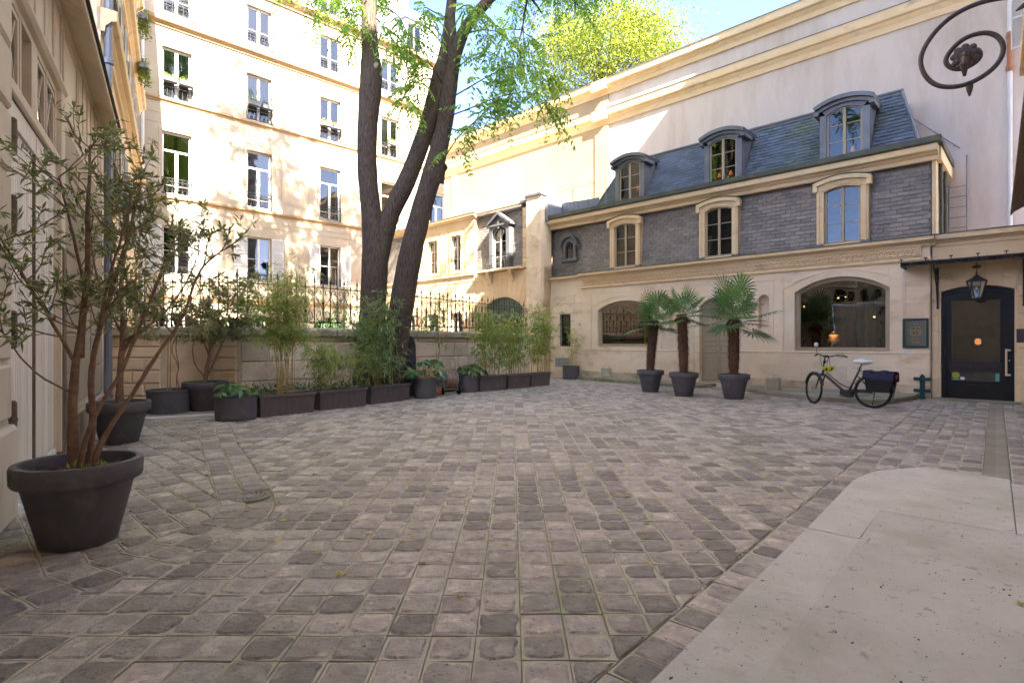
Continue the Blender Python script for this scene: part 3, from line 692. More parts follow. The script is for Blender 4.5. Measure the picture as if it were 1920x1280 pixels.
def surround(par, h, ox0, ox1, oz0, oz1, y, p, matn='limestone', name='window_surround', cut=None):
    m = MB(); A = arc(h[0], h[1], h[3] - h[4], h[4], 12)
    m.box(ox0, h[0] - .001, y - p, y + .05, oz0, oz1, ch=.008); m.box(h[1] + .001, ox1, y - p, y + .05, oz0, oz1, ch=.008)
    for i in range(len(A) - 1): m.prism([A[i], A[i + 1], (A[i + 1][0], oz1), (A[i][0], oz1)], y - p + .001, y + .05)
    if h[2] - oz0 > .02: m.box(h[0], h[1], y - p + .002, y + .05, oz0, h[2], ch=.008)
    return m.build(name, matn, par)
surround(ga, W1, H1[0] + .003, H1[1] - .003, 1.103, 3.097, 0, .012); surround(ga, W3, H3[0] + .003, H3[1] - .003, 1.103, 3.417, 0, .012)
surround(ga, DR, 6.053, 7.447, .11, 3.097, 0, .012, name='door_surround')
for N_ in (N1, N2): surround(ga, N_, N_[0] - .117, N_[1] + .117, 1.503, 3.097, 0, .012, name='niche_surround')
for h, mx in ((W1, .28), (W3, .30)):          # raised arched outline over each shop window
    m = MB(); a0 = arc(h[0] - mx, h[1] + mx, h[3] - h[4] + .10, h[4] + .06, 18); a1 = arc(h[0] - mx - .02, h[1] + mx + .02, h[3] - h[4] + .12, h[4] + .065, 18)
    m.strip(a0, a1, -.030, -.010); m.box(h[1] + mx, h[1] + mx + .02, -.030, -.010, 1.11, h[3] - h[4] + .12); m.box(h[0] - mx - .02, h[0] - mx, -.030, -.010, 1.11, h[3] - h[4] + .12); m.build('arch_moulding', 'limestone', ga)
m = MB(); m.box(1.66, 11.99, -.035, -.001, .80, 1.08, ch=.012)
plinth_spans = [(1.73, 6.05), (7.45, 11.96)]
m = MB()
for a, b in plinth_spans: m.box(a, b, -.030, .01, .02, .325, ch=.015)
m.build('plinth', 'limestone_stained', ga)
m = MB()
for a, b in plinth_spans: profile(m, [(.0, 1.065), (-.022, 1.07), (-.030, 1.09), (-.022, 1.105), (0, 1.11)], a, b)
m.build('sill_band', 'limestone', ga)
# shop windows: painted timber frame, one big sheet of glass, room behind
def shop(h, lab):
    a, b, c, d_, r = h; m = MB(); st = .09; A = arc(a, b, d_ - r, r, 14); Ai = arc(a + st, b - st, d_ - r - .01, r - .05, 14)
    m.strip(Ai, A, .10, .17); m.box(a, a + st, .10, .17, c, d_ - r); m.box(b - st, b, .10, .17, c, d_ - r); m.box(a + st, b - st, .101, .17, c, c + .10)
    i2 = .02; Aj = arc(a + st + i2, b - st - i2, d_ - r - .03, r - .07, 14)
    m.strip(Aj, Ai, .125, .165); m.box(a + st, a + st + i2, .125, .165, c + .1, d_ - r); m.box(b - st - i2, b - st, .125, .165, c + .1, d_ - r)
    f = m.build('shop_window', 'taupe_paint', ga, label=lab)
    q = [(a + st, c + .1), (b - st, c + .1)] + [(p[0], p[1]) for p in reversed(Ai)]
    MB().prism(q, .140, .148).build('pane', 'shop_glass', f)
shop(W1, 'left shop window, half hidden by palm leaves'); shop(W3, 'right shop window behind the bicycle')
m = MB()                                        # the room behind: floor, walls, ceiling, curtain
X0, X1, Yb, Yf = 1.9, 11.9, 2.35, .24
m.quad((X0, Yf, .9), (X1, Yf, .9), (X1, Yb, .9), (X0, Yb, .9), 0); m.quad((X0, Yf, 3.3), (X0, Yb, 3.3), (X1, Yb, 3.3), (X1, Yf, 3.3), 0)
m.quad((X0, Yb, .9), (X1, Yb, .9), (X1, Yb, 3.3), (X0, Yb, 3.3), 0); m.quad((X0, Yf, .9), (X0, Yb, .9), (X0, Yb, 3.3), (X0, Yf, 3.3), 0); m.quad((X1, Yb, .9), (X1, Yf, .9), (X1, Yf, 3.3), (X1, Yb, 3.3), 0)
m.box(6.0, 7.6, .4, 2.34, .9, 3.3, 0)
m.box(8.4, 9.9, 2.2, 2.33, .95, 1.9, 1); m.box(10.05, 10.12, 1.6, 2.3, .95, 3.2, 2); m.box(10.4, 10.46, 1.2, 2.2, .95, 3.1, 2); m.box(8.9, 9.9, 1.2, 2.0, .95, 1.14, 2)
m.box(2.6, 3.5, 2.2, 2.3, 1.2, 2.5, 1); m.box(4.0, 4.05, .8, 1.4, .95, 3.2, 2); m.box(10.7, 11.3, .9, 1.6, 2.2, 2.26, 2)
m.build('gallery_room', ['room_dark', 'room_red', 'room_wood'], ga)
for (x, y, z, r) in ((9.75, 1.2, 2.62, .030), (9.95, 1.1, 2.63, .022), (10.65, 1.0, 2.05, .035), (8.95, .9, 2.40, .022)):
    l_ = thing('ceiling_lamp', {9.75: 'left small lit spotlight at the top of the right shop window', 9.95: 'right small lit spotlight at the top of the right shop window', 10.65: 'small lit wall lamp at the right of the right shop window', 8.95: 'small lit spotlight in the top left corner of the right shop window'}[x], 'lamp', world_of(FA, x, y, z), FA[1])
    MB().lathe([(0, .06), (r * .8, .06), (r, .0), (0, 0)], 12).build('lamp_housing', 'black_iron', l_); MB().ball((0, 0, -.01), r * .8).build('bulb', 'lamp_glow', l_, smooth=True)
# carved stone head on a stand in the right window
hd = thing('carved_bust', 'lit carved stone head on a stand inside the right shop window', 'sculpture', world_of(FA, 9.80, .55, 1.14), FA[1])
m = MB(); m.box(-.12, .12, -.08, .08, 0, .05); m.tube([(0, 0, .05), (0, 0, .16)], .015); m.build('stand', 'black_iron', hd)
m = MB(); m.ball((0, 0, .29), .11, 16, sz=(1.0, .8, 1.25)); m.box(-.115, .115, -.075, .06, .35, .43, ch=.02); m.prism([(-.018, .24), (.018, .24), (.010, .33), (-.010, .33)], -.115, -.07)
m.box(-.05, .05, -.10, -.07, .215, .225); m.ball((-.045, -.078, .315), .020, 8, sz=(1.3, .6, .6)); m.ball((.045, -.078, .315), .020, 8, sz=(1.3, .6, .6)); m.ball((-.125, 0, .28), .028, 8, sz=(.5, 1, 1.8)); m.ball((.125, 0, .28), .028, 8, sz=(.5, 1, 1.8))
m.box(-.055, .055, -.096, -.07, .198, .206); m.build('head', 'mask_stone', hd, smooth=False)
pl = bpy.data.lights.new('display_lamp', 'POINT'); pl.energy = 0.5; pl.color = (1, .62, .32); pl.shadow_soft_size = .04; po = bpy.data.objects.new('display_lamp', pl); COL.objects.link(po); po.location = world_of(FA, 9.80, .33, 1.62)
# yellow and red pictures in the left window
ya = thing('painting', 'red painting hanging behind the left shop window', 'painting', world_of(FA, 3.05, 1.3, 1.45), FA[1])
m = MB(); m.box(-.28, .28, -.02, .02, 0, .95); m.build('canvas', 'red_art', ya); MB().box(-.31, .31, .021, .04, -.03, .98).build('frame', 'room_wood', ya)
yb_ = thing('yellow_panel', 'yellow panel with dark silhouettes standing in the left shop window', 'artwork', world_of(FA, 4.12, .7, 1.3), FA[1])
MB().box(-.24, .24, -.015, .015, 0, .55).build('board', 'yellow_art', yb_)
m = MB(); m.ball((-.08, -.025, .12), .07, 10, sz=(1, .2, 1.2)); m.ball((-.05, -.025, .26), .045, 10, sz=(1, .2, 1)); m.ball((.14, -.025, .10), .06, 10, sz=(1.2, .2, 1)); m.build('silhouette', 'room_dark', yb_)
# panelled double door
m = MB(); a, b, c, d_, r = DR; A = arc(a, b, d_ - r, r, 12); m.prism([(a, c), (b, c)] + [p for p in reversed(A)], .16, .20); door = m.build('panelled_door', 'taupe_paint', ga)
cx = (a + b) / 2
for s_ in (-1, 1):
    for (zz0, zz1) in ((.20, .95), (1.03, 1.30), (1.38, 1.62), (1.70, 2.34)):
        xa, xb = (a + .06, cx - .05) if s_ < 0 else (cx + .05, b - .06)
        cols = ((xa, xb),) if zz1 < 1.7 else ((xa, (xa + xb) / 2 - .03), ((xa + xb) / 2 + .03, xb))
        for (p, q) in cols:
            k = MB(); e = .035; y0 = .16
            k.add([(p, y0 - .003, zz0), (q, y0 - .003, zz0), (q, y0 - .003, zz1), (p, y0 - .003, zz1), (p + e, y0 - .018, zz0 + e), (q - e, y0 - .018, zz0 + e), (q - e, y0 - .018, zz1 - e), (p + e, y0 - .018, zz1 - e), (p + e * 1.6, y0 - .006, zz0 + e * 1.6), (q - e * 1.6, y0 - .006, zz0 + e * 1.6), (q - e * 1.6, y0 - .006, zz1 - e * 1.6), (p + e * 1.6, y0 - .006, zz1 - e * 1.6)],
                  [(0, 1, 5, 4), (1, 2, 6, 5), (2, 3, 7, 6), (3, 0, 4, 7), (4, 5, 9, 8), (5, 6, 10, 9), (6, 7, 11, 10), (7, 4, 8, 11), (8, 9, 10, 11)])
            k.build('door_panel', 'taupe_paint', door)
m = MB(); m.box(cx - .012, cx + .012, .140, .160, .14, 2.6); m.build('meeting_strip', 'taupe_paint', door); MB().ball((cx - .03, .13, 1.16), .018).build('door_knob', 'brass', door)
# frieze with guilloche rings, mouldings, ledge
m = MB(); m.box(1.74, 11.80, -.045, .05, 3.40, 3.66, ch=.01); profile(m, [(0, 3.30), (-.05, 3.31), (-.075, 3.35), (-.05, 3.385), (-.045, 3.40), (0, 3.40)], 1.70, 11.99); m.build('frieze', 'limestone_gold', ga)
rm = MB(); rm.torus((0, 0, 0), .070, .022, (0, 1, 0), 16, 6); rm.ball((0, 0, 0), .02, 6, sz=(1, .5, 1)); rme = rm.mesh('ring_ornament', 'limestone_gold', True)
x = 1.88
while x < 11.72: inst('ring_ornament', rme, ga, (x, -.056, 3.53)); x += .138
m = MB(); m.box(1.78, 11.77, -.058, -.04, 3.425, 3.443); m.box(1.78, 11.77, -.058, -.04, 3.617, 3.635); m.build('frieze_border', 'limestone_gold', ga)
cornice(ga, 1.66, 12.06, 3.66, 3.86, .24, 0, lead='gutter'); cornice(ga, .02, 1.66, 3.66, 3.84, .16, .06, lead='gutter')
# lower slates with stone-framed windows
yl = lambda z: .10 + (z - 3.9) * .07
WC = [(3.53, .86), (6.82, .84), (10.12, .84)]
LH = [(c_ - .60, c_ + .60, 3.80, 5.66) for c_, w_ in WC]
m = MB(); m.quad((1.66, yl(3.85) + .03, 3.85), (11.97, yl(3.85) + .03, 3.85), (11.97, yl(5.75) + .03, 5.75), (1.66, yl(5.75) + .03, 5.75))
m.quad((0, .36, 3.85), (1.66, .36, 3.85), (1.66, .38, 5.75), (0, .38, 5.75)); m.quad((1.66, .1, 3.85), (1.66, .4, 3.85), (1.66, .4, 5.75), (1.66, .23, 5.75)); m.quad((11.97, .1, 3.85), (11.97, 2.5, 3.85), (11.97, 2.5, 6.1), (11.97, .23, 6.1))
m.build('roof_boarding', 'slate_grey', ga)
slates(ga, 1.66, 11.97, 3.90, 5.70, yl, LH, 'slate_grey')
m = MB(); 
lk = MB()
for r in range(16):
    x = .02 - (r % 2) * .12
    while x < 1.64:
        lk.tone = random.random(); a_, b_ = max(x, .02), min(x + .24, 1.64); z_ = 3.9 + r * .11
        if b_ - a_ > .04 and not (.52 < (a_ + b_) / 2 < 1.38 and 4.45 < z_ < 5.15): lk.box(a_ + .003, b_ - .003, .335 - random.uniform(0, .004), .36, z_ + .002, z_ + .112)
        x += .24
stuff(lk.build('slate_courses', 'slate_grey', ga))
# little round-headed lead dormer on the link
od = MB(); A = arc(.74, 1.10, 5.02, .17, 12); Ao = arc(.62, 1.22, 5.02, .29, 12); od.strip(A, Ao, .24, .36); od.box(.62, .74, .24, .36, 4.55, 5.02); od.box(1.10, 1.22, .24, .36, 4.55, 5.02); od.box(.54, 1.30, .20, .36, 4.44, 4.55)
Ap = arc(.50, 1.34, 5.02, .42, 14); Aq = arc(.58, 1.26, 5.02, .34, 14); od.strip(Aq, Ap, .17, .36)
for sx in (.50, 1.34): od.torus((sx, .26, 4.97), .045, .026, (0, 1, 0), 12, 6); od.ball((sx, .24, 4.97), .03, 8)
of = od.build('oculus_dormer', 'zinc', ga)
MB().prism([(.74, 4.55), (1.10, 4.55)] + list(reversed(A)), .32, .33).build('pane', 'pane_glass', of); m = MB(); m.box(.91, .93, .30, .318, 4.55, 5.18); m.strip(arc(.74 + .03, 1.07, 5.02, .14, 10), arc(.741, 1.099, 5.02, .169, 10), .30, .319); m.build('glazing_bar', 'zinc', of)
for c_, w_ in WC:
    h = (c_ - w_ / 2, c_ + w_ / 2, 3.95, 5.44, .09)
    o = surround(ga, h, c_ - .60, c_ + .60, 3.87, 5.60, -.02, .02, 'limestone_gold'); 
    m = MB(); a0 = arc(c_ - .60, c_ + .60, 5.50, .11, 14); a1 = arc(c_ - .68, c_ + .68, 5.585, .13, 14); m.strip(a0, a1, -.13, .05); m.box(c_ - .68, c_ - .56, -.11, .05, 5.36, 5.585, ch=.01); m.box(c_ + .56, c_ + .68, -.11, .05, 5.36, 5.585, ch=.01)
    a2 = arc(c_ - w_ / 2 - .10, c_ + w_ / 2 + .10, 5.36, .115, 12); a3 = arc(c_ - w_ / 2 - .13, c_ + w_ / 2 + .13, 5.36, .145, 12); m.strip(a2, a3, -.065, -.035); m.box(c_ - w_ / 2 - .13, c_ - w_ / 2 - .10, -.065, -.035, 3.95, 5.37); m.box(c_ + w_ / 2 + .10, c_ + w_ / 2 + .13, -.065, -.035, 3.95, 5.37)
    m.build('window_hood', 'limestone_gold', ga)
    m = MB(); m.strip(arc(c_ - .70, c_ + .70, 5.588, .132, 14), arc(c_ - .70, c_ + .70, 5.60, .14, 14), -.15, .15); m.build('lead_flashing', 'gutter', ga)
    m = MB(); m.box(c_ - .62, c_ - w_ / 2, -.06, .12, 3.865, 3.975); m.box(c_ + w_ / 2, c_ + .62, -.06, .12, 3.865, 3.975); m.build('lead_foot', 'zinc', ga)
    m = MB(); m.box(c_ - .60, c_ - w_ / 2, -.01, .30, 3.9, 5.6); m.box(c_ + w_ / 2, c_ + .60, -.01, .30, 3.9, 5.6); m.box(c_ - .6, c_ + .6, -.01, .3, 5.45, 5.6); m.build('surround_return', 'limestone_gold', ga)
    win(ga, h[0], h[1], h[2], h[3], .06, 'taupe_paint', rows=(.36, .68), rise=.09, curtain=None, dark='room_grey')
# eaves cornice and gutter
cornice(ga, 0.02, 12.12, 5.70, 6.02, .30, .10)
m = MB(); profile(m, [(.1, 6.03), (-.24, 6.03), (-.27, 6.06), (-.27, 6.19), (-.25, 6.19), (-.25, 6.07), (-.05, 6.07), (.30, 6.12), (.30, 6.10)], 0.0, 12.20); m.box(12.17, 12.2, -.27, 2.4, 6.03, 6.19); m.build('box_gutter', 'gutter', ga)
m = MB(); m.box(11.98, 12.16, .10, 2.45, 5.72, 6.02); m.build('cornice_return', 'limestone_gold', ga)
m = MB(); m.box(11.985, 12.06, .12, .5, 3.9, 5.72); m.box(11.985, 12.03, .9, 1.2, 3.9, 5.72); m.build('side_pilaster', 'limestone_gold', ga)
for yy in (.62, 1.5):
    m = MB(); m.tube([(12.10, yy, 6.0), (12.10, yy, 5.2), (12.10, yy + .05, 4.9), (12.10, yy + .05, 3.95)], .04, 8); m.build('rain_pipe', 'gutter', ga)
# upper slates
yu = lambda z: .34 + (z - 6.15) * .52
hl = lambda z: 1.95 + (z - 6.15) * .42; hr = lambda z: 11.72 - (z - 6.15) * .28
m = MB(); zt = 8.0; yt = yu(zt) + .02
m.quad((hl(6.1), yu(6.1) + .02, 6.1), (hr(6.1), yu(6.1) + .02, 6.1), (hr(zt), yt, zt), (hl(zt), yt, zt)); m.add([(hl(6.1), yu(6.1) + .02, 6.1), (hl(zt), yt, zt), (hl(zt), 2.49, zt), (hl(6.1), 2.49, 6.1)], [(0, 1, 2, 3)])
m.add([(hr(6.1), yu(6.1) + .02, 6.1), (hr(6.1), 2.49, 6.1), (hr(zt), 2.49, zt), (hr(zt), yt, zt)], [(0, 1, 2, 3)]); m.quad((hl(zt), yt, zt), (hr(zt), yt, zt), (hr(zt), 2.49, zt + .02), (hl(zt), 2.49, zt + .02)); m.quad((0, -.0, 6.12), (12.15, 0, 6.12), (12.15, 2.49, 6.13), (0, 2.49, 6.13))
m.build('roof_boarding', 'zinc', ga)
DC = [3.53, 6.83, 10.10]
slates(ga, 1.9, 11.75, 6.16, 7.94, yu, [(c_ - .60, c_ + .60, 6.0, 7.85) for c_ in DC], 'slate_blue', hip=(hl, hr))
m = MB(); m.tube([(hl(zt) - .05, yt - .03, zt + .02), (hr(zt) + .05, yt - .03, zt + .02)], .05, 8); m.tube([(hr(6.15) + .02, yu(6.15) - .02, 6.16), (hr(zt) + .02, yt - .03, zt)], .045, 6); m.tube([(hl(6.15) - .02, yu(6.15) - .02, 6.16), (hl(zt) - .02, yt - .03, zt)], .04, 6); m.box(hl(zt), hr(zt), yt - .05, yt - .02, zt - .10, zt); m.build('roof_ridge', 'zinc', ga)
for c_ in DC:
    h = (c_ - .42, c_ + .42, 6.22, 7.62, .14); yd = .30
    m = MB(); A = arc(h[0], h[1], h[3] - h[4], h[4], 12); m.box(c_ - .58, h[0], yd - .02, yd + .10, 6.13, 7.50); m.box(h[1], c_ + .58, yd - .02, yd + .10, 6.13, 7.50)
    T = arc(c_ - .58, c_ + .58, 7.66, .17, 12)
    for i in range(12): m.prism([A[i], A[i + 1], T[i + 1], T[i]], yd - .019, yd + .10)
    m.box(c_ - .60, c_ + .60, yd - .04, yd + .1, 6.12, 6.215)
    for s_ in (-1, 1):
        xx = c_ + s_ * .58; m.add([(xx, yd + .05, 6.13), (xx, yd + .05, 7.66), (xx, yu(7.75) + .1, 7.66), (xx, yu(6.13), 6.13)], [(0, 1, 2, 3)])
    dm = m.build('dormer', 'zinc', ga)
    m = MB(); T0 = arc(c_ - .67, c_ + .67, 7.63, .165, 14); T1 = arc(c_ - .71, c_ + .71, 7.72, .18, 14); m.strip(T0, T1, yd - .20, yu(7.9) + .15); T2 = arc(c_ - .60, c_ + .60, 7.56, .15, 14); m.strip(T2, T0, yd - .10, yd + .09)
    m.box(c_ - .70, c_ - .58, yd - .14, yd + .5, 7.50, 7.61); m.box(c_ + .58, c_ + .70, yd - .14, yd + .5, 7.50, 7.61); m.ball((c_, yd - .1, 7.92), .022); m.build('dormer_hood', 'zinc', dm)
    w_ = win(ga, h[0], h[1], h[2], h[3], yd + .03, 'taupe_paint', rows=(.36, .68), rise=.14, room=.45, dark='room_dark')
for (x, z) in ((3.73, 6.72), (6.62, 6.52), (6.98, 6.52), (10.25, 6.45)):
    l_ = thing('table_lamp', {3.73: 'lit orange lamp behind the left dormer window', 6.62: 'left of two lit lamps behind the middle dormer window', 6.98: 'right of two lit lamps behind the middle dormer window', 10.25: 'lit lamp behind the right dormer window'}[x], 'lamp', world_of(FA, x, .52, z), FA[1])
    MB().lathe([(.03, .12), (.055, 0), (.052, 0), (.027, .12)], 12).build('lamp_shade', 'lamp_warm', l_); MB().tube([(0, 0, -.12), (0, 0, .02)], .008).build('lamp_stem', 'brass', l_)
# zinc upstand and thin guard rail on the link roof
m = MB()
for i in range(9):
    t0, t1 = i / 9, (i + 1) / 9; q = lambda t: (.18 + 1.9 * t, .62 - .25 * math.sin(t * PI * .9), 6.86 - .16 * math.sin(t * 2.2)); a_, b_ = q(t0), q(t1)
    m.quad((a_[0], a_[1], 6.12), (b_[0], b_[1], 6.12), b_, a_); m.tube([(b_[0], b_[1] - .01, 6.12), (b_[0], b_[1] - .01, b_[2])], .012, 5)
m.box(.16, .30, -.3, 1.0, 6.0, 6.95); m.build('zinc_upstand', 'zinc_light', ga)
m = MB()
rp = [(.55, -.22), (1.45, -.22), (2.9, -.22)]
for x, y in rp: m.tube([(x, y, 6.15), (x, y, 7.05)], .009, 5)
m.tube([(.3, -.22, 7.0), (2.9, -.22, 7.05)], .009, 5); m.tube([(1.45, -.22, 6.98), (1.45, -.22, 6.2)], .02, 5); m.build('guard_rail', 'zinc_light', ga)
# grilled window and vent on the link
win(ga, .62, 1.12, 1.21, 2.42, .16, 'black_iron', rows=(.5,), leaves=1, dark='room_dark', name='narrow_window')
m = MB()
for k in range(5): m.tube([(.67 + k * .1, .04, 1.21), (.67 + k * .1, .04, 2.42)], .009, 5)
for z in (1.3, 1.8, 2.3): m.box(.62, 1.12, .03, .05, z - .01, z + .01)
for k in range(5): m.torus((.67 + k * .1, .04, 1.55), .045, .006, (0, 1, 0), 10, 4); m.torus((.67 + k * .1, .04, 2.05), .045, .006, (0, 1, 0), 10, 4)
m.build('window_grille', 'black_iron', ga)
m = MB(); m.box(.40, 1.12, .028, .045, .42, .78)
for i in range(11):
    for j in range(6): m.box(.43 + i * .06, .46 + i * .06, .0235, .03, .445 + j * .055, .475 + j * .055, 1)
m.build('vent_plate', ['vent_white', 'pit_dark'], ga)
m = MB()                                       # arch stones over the narrow window
for k in range(-2, 3):
    c0 = .87 + k * .16; m.box(c0 - .075 + k * .01, c0 + .075 + k * .01, .030, .08, 2.46, 2.78, ch=.01)
m.build('voussoirs', 'limestone', ga)

# entrance bay on the right
en = bld('entrance_bay', 'single storey golden stone entrance bay holding the black glazed door', FA)
DH = (12.16, 13.45, .0, 2.66, .12)
m = MB(); wall(m, 11.98, 15.6, -.05, 3.45, .10, [DH], .24); m.quad((11.98, .1, 3.9), (15.6, .1, 3.9), (15.6, 2.49, 3.9), (11.98, 2.49, 3.9)); m.build('wall', 'limestone_gold', en)
ashlar(en, 11.99, 15.5, [0, .45, .85, 1.22, 1.60, 1.98, 2.36, 2.62], .10, [(12.12, 13.49, -1, 3)], L=.9, gap=.012, ch=.010, proud=.02, mat_='limestone_gold')
m = MB()                                       # wedge-shaped arch stones
vs_ = [11.99, 12.16, 12.38, 12.66, 12.95, 13.23, 13.45, 13.75]
vt_ = [11.99, 12.02, 12.26, 12.62, 12.99, 13.35, 13.60, 14.0]
for i in range(7):
    def av(x):
        A = arc(DH[0], DH[1], DH[3] - DH[4], DH[4], 20)
        if x <= DH[0] or x >= DH[1]: return DH[3] - DH[4]
        return min(A, key=lambda p: abs(p[0] - x))[1]
    k = MB(); k.tone = random.random(); e = .006
    k.prism([(vs_[i] + e, av(vs_[i]) + .02), (vs_[i + 1] - e, av(vs_[i + 1]) + .02), (vt_[i + 1] - e, 3.30), (vt_[i] + e, 3.30)], .082, .12); k.build('arch_stone', 'limestone_gold', en)
ashlar(en, 14.0, 15.5, [2.62, 3.0, 3.30], .10, [], L=.8, gap=.012, ch=.01, proud=.02, mat_='limestone_gold')
cornice(en, 11.99, 15.6, 3.62, 3.88, .22, .10, lead='gutter'); m = MB(); m.box(11.99, 15.6, .07, .15, 3.31, 3.62, ch=.01); m.build('frieze', 'limestone_gold', en)
m = MB(); m.box(12.05, 13.55, -.22, .3, -.02, .045, ch=.01); m.build('door_step', 'kerb_stone', en)
# black glazed door
gd = thing('glass_door', 'black door with tall glass panel, brass pull handle and lettered band', 'door', world_of(FA, 12.805, .20, .045), FA[1])
hw = .635
m = MB(); A = arc(-hw, hw, 2.49, .12, 12); Ai = arc(-hw + .07, hw - .07, 2.42, .10, 12); m.box(-hw, -hw + .07, -.03, .1, 0, 2.49); m.box(hw - .07, hw, -.03, .1, 0, 2.49); m.strip(Ai, A, -.031, .1); m.build('door_frame', 'black_door', gd)
m = MB(); wl_ = -.50; wr = .46
m.box(-hw + .07, wl_ + .04, 0, .05, 0, 2.42); m.box(wr - .06, hw - .07, 0, .05, 0, 2.42); m.box(wl_ + .04, wr - .06, .001, .05, 0, .42); m.box(wl_ + .04, wr - .06, .001, .05, 2.28, 2.42); m.strip([(p[0], min(p[1], 2.42)) for p in Ai], Ai, .002, .05); m.box(-.22, .22, -.008, .002, .27, .33); leaf = m.build('door_leaf', 'black_door', gd)
MB().box(wl_ + .04, wr - .06, .02, .028, .42, 2.28).build('door_pane', 'clear_glass', gd)
m = MB(); m.box(wl_ - .0, wr - .03, -.012, .018, .63, .86); m.build('name_band', 'band_dark', gd)
def text(s, size, parent, loc, matn, name='lettering', ext=.001, rot=(PI / 2, 0, 0), align='CENTER', sx=1.0):
    cu = bpy.data.curves.new(name, 'FONT'); cu.body = s; cu.size = size; cu.extrude = ext; cu.align_x = align; cu.align_y = 'CENTER'
    o = bpy.data.objects.new(name, cu); COL.objects.link(o); dg = bpy.context.evaluated_depsgraph_get(); me = bpy.data.meshes.new_from_object(o.evaluated_get(dg))
    bpy.data.objects.remove(o); me.materials.clear(); me.materials.append(MATS[matn]); o = bpy.data.objects.new(name, me); COL.objects.link(o); o.parent = parent; o.location = loc; o.rotation_euler = rot; o.scale = (sx, 1, 1); return o
text('GALERIE MERMOZ', .098, gd, (-.03, -.0135, .775), 'letter_grey', sx=1.0)
m = MB(); hx = .505; m.box(hx - .018, hx + .018, -.10, -.075, .56, 1.16); 
for z in (.585, 1.135): m.box(hx - .018, hx + .075, -.099, -.076, z - .02, z + .02); m.tube([(hx + .055, -.08, z), (hx + .055, .0, z)], .014, 8)
m.build('pull_handle', 'brass', gd); m = MB(); m.lathe([(0, .012), (.018, .012), (.022, 0)], 14); m.mx = None; o = m.build('lock', 'brass', gd); o.location = (.565, -.0, .90); o.rotation_euler = (PI / 2, 0, 0)
m = MB(); m.ball((-.38, .012, .54), .075, 16, sz=(1, .04, 1)); m.build('round_sticker', 'sticker_yellow', gd); m = MB(); m.ball((-.26, .010, .47), .036, 14, sz=(1.3, .06, 1)); m.build('oval_sticker', 'paper_white', gd)
MB().box(-.44, -.32, .012, .018, .425, .46).build('small_sticker', 'sticker_teal', gd); MB().box(.32, .385, .012, .018, .43, .60).build('tall_sticker', 'sticker_teal', gd)
m = MB(); m.box(-.62, .62, 1.9, 2.0, 0, 2.6, 0); m.quad((-.62, .06, .01), (.62, .06, .01), (.62, 1.95, .01), (-.62, 1.95, .01), 0); m.quad((-.63, .11, 0), (-.63, 1.95, 0), (-.63, 1.95, 2.6), (-.63, .11, 2.6), 1); m.quad((.63, 1.95, 0), (.63, .11, 0), (.63, .11, 2.6), (.63, 1.95, 2.6), 1); m.quad((-.63, .11, 2.6), (-.63, 1.95, 2.6), (.63, 1.95, 2.6), (.63, .11, 2.6), 1); m.build('hallway', ['room_wood', 'room_dark'], en); bpy.data.objects['hallway'].parent = gd
hl_ = thing('hall_lamp', 'small lit orange lamp glimpsed through the glass door', 'lamp', world_of(FA, 12.78, .9, 1.35), FA[1])
m = MB(); m.lathe([(.0, .1), (.05, .08), (.065, .02), (.05, -.04), (0, -.06)], 12); m.build('lamp_shade', 'lamp_warm', hl_); MB().tube([(0, 0, .1), (0, 0, 1.25)], .006).build('cord', 'black_iron', hl_)
# wrought iron canopy edge with two brackets
cp = thing('iron_canopy', 'narrow black wrought iron canopy above the glass door', 'canopy', world_of(FA, 12.9, .09, 3.12), FA[1])
m = MB(); xa, xb = -1.42, 1.9; m.box(xa, xb, -.78, -.76, .085, .10); m.box(xa, xb, -.78, -.76, 0, .015); m.box(xa, xa + .02, -.77, 0, 0, .1); m.box(xa, xb, -.77, -.0, .10, .108, 0)
m.build('canopy_frame', 'black_iron', cp)
rk = MB(); rk.torus((0, 0, 0), .030, .007, (0, 1, 0), 10, 4); rk = rk.mesh('ring', 'black_iron'); x = xa + .05
while x < xb: inst('ring', rk, cp, (x, -.77, .05)); x += .066
fk = MB(); fk.tube([(0, 0, 0), (0, 0, .05)], .010, 6); fk.ball((0, 0, .065), .020, 8, sz=(1.4, 1.4, .6)); fk.box(-.035, .035, -.02, .02, .07, .082); fk = fk.mesh('finial', 'black_iron')
for k in range(8): inst('finial', fk, cp, (xa + .02 + k * .46, -.77, .10))
for x in (-.80, .70):
    m = MB(); m.box(x - .02, x + .02, -.035, .0, -.95, 0); m.tube([(x, -.03, -.85), (x, -.25, -.45), (x, -.6, -.12), (x, -.75, 0)], .014, 6); m.torus((x, -.16, -.22), .10, .010, (1, 0, 0), 14, 5); m.torus((x, -.38, -.12), .07, .009, (1, 0, 0), 12, 5); m.ball((x, -.03, -.95), .028, 8); m.build('bracket', 'black_iron', cp)
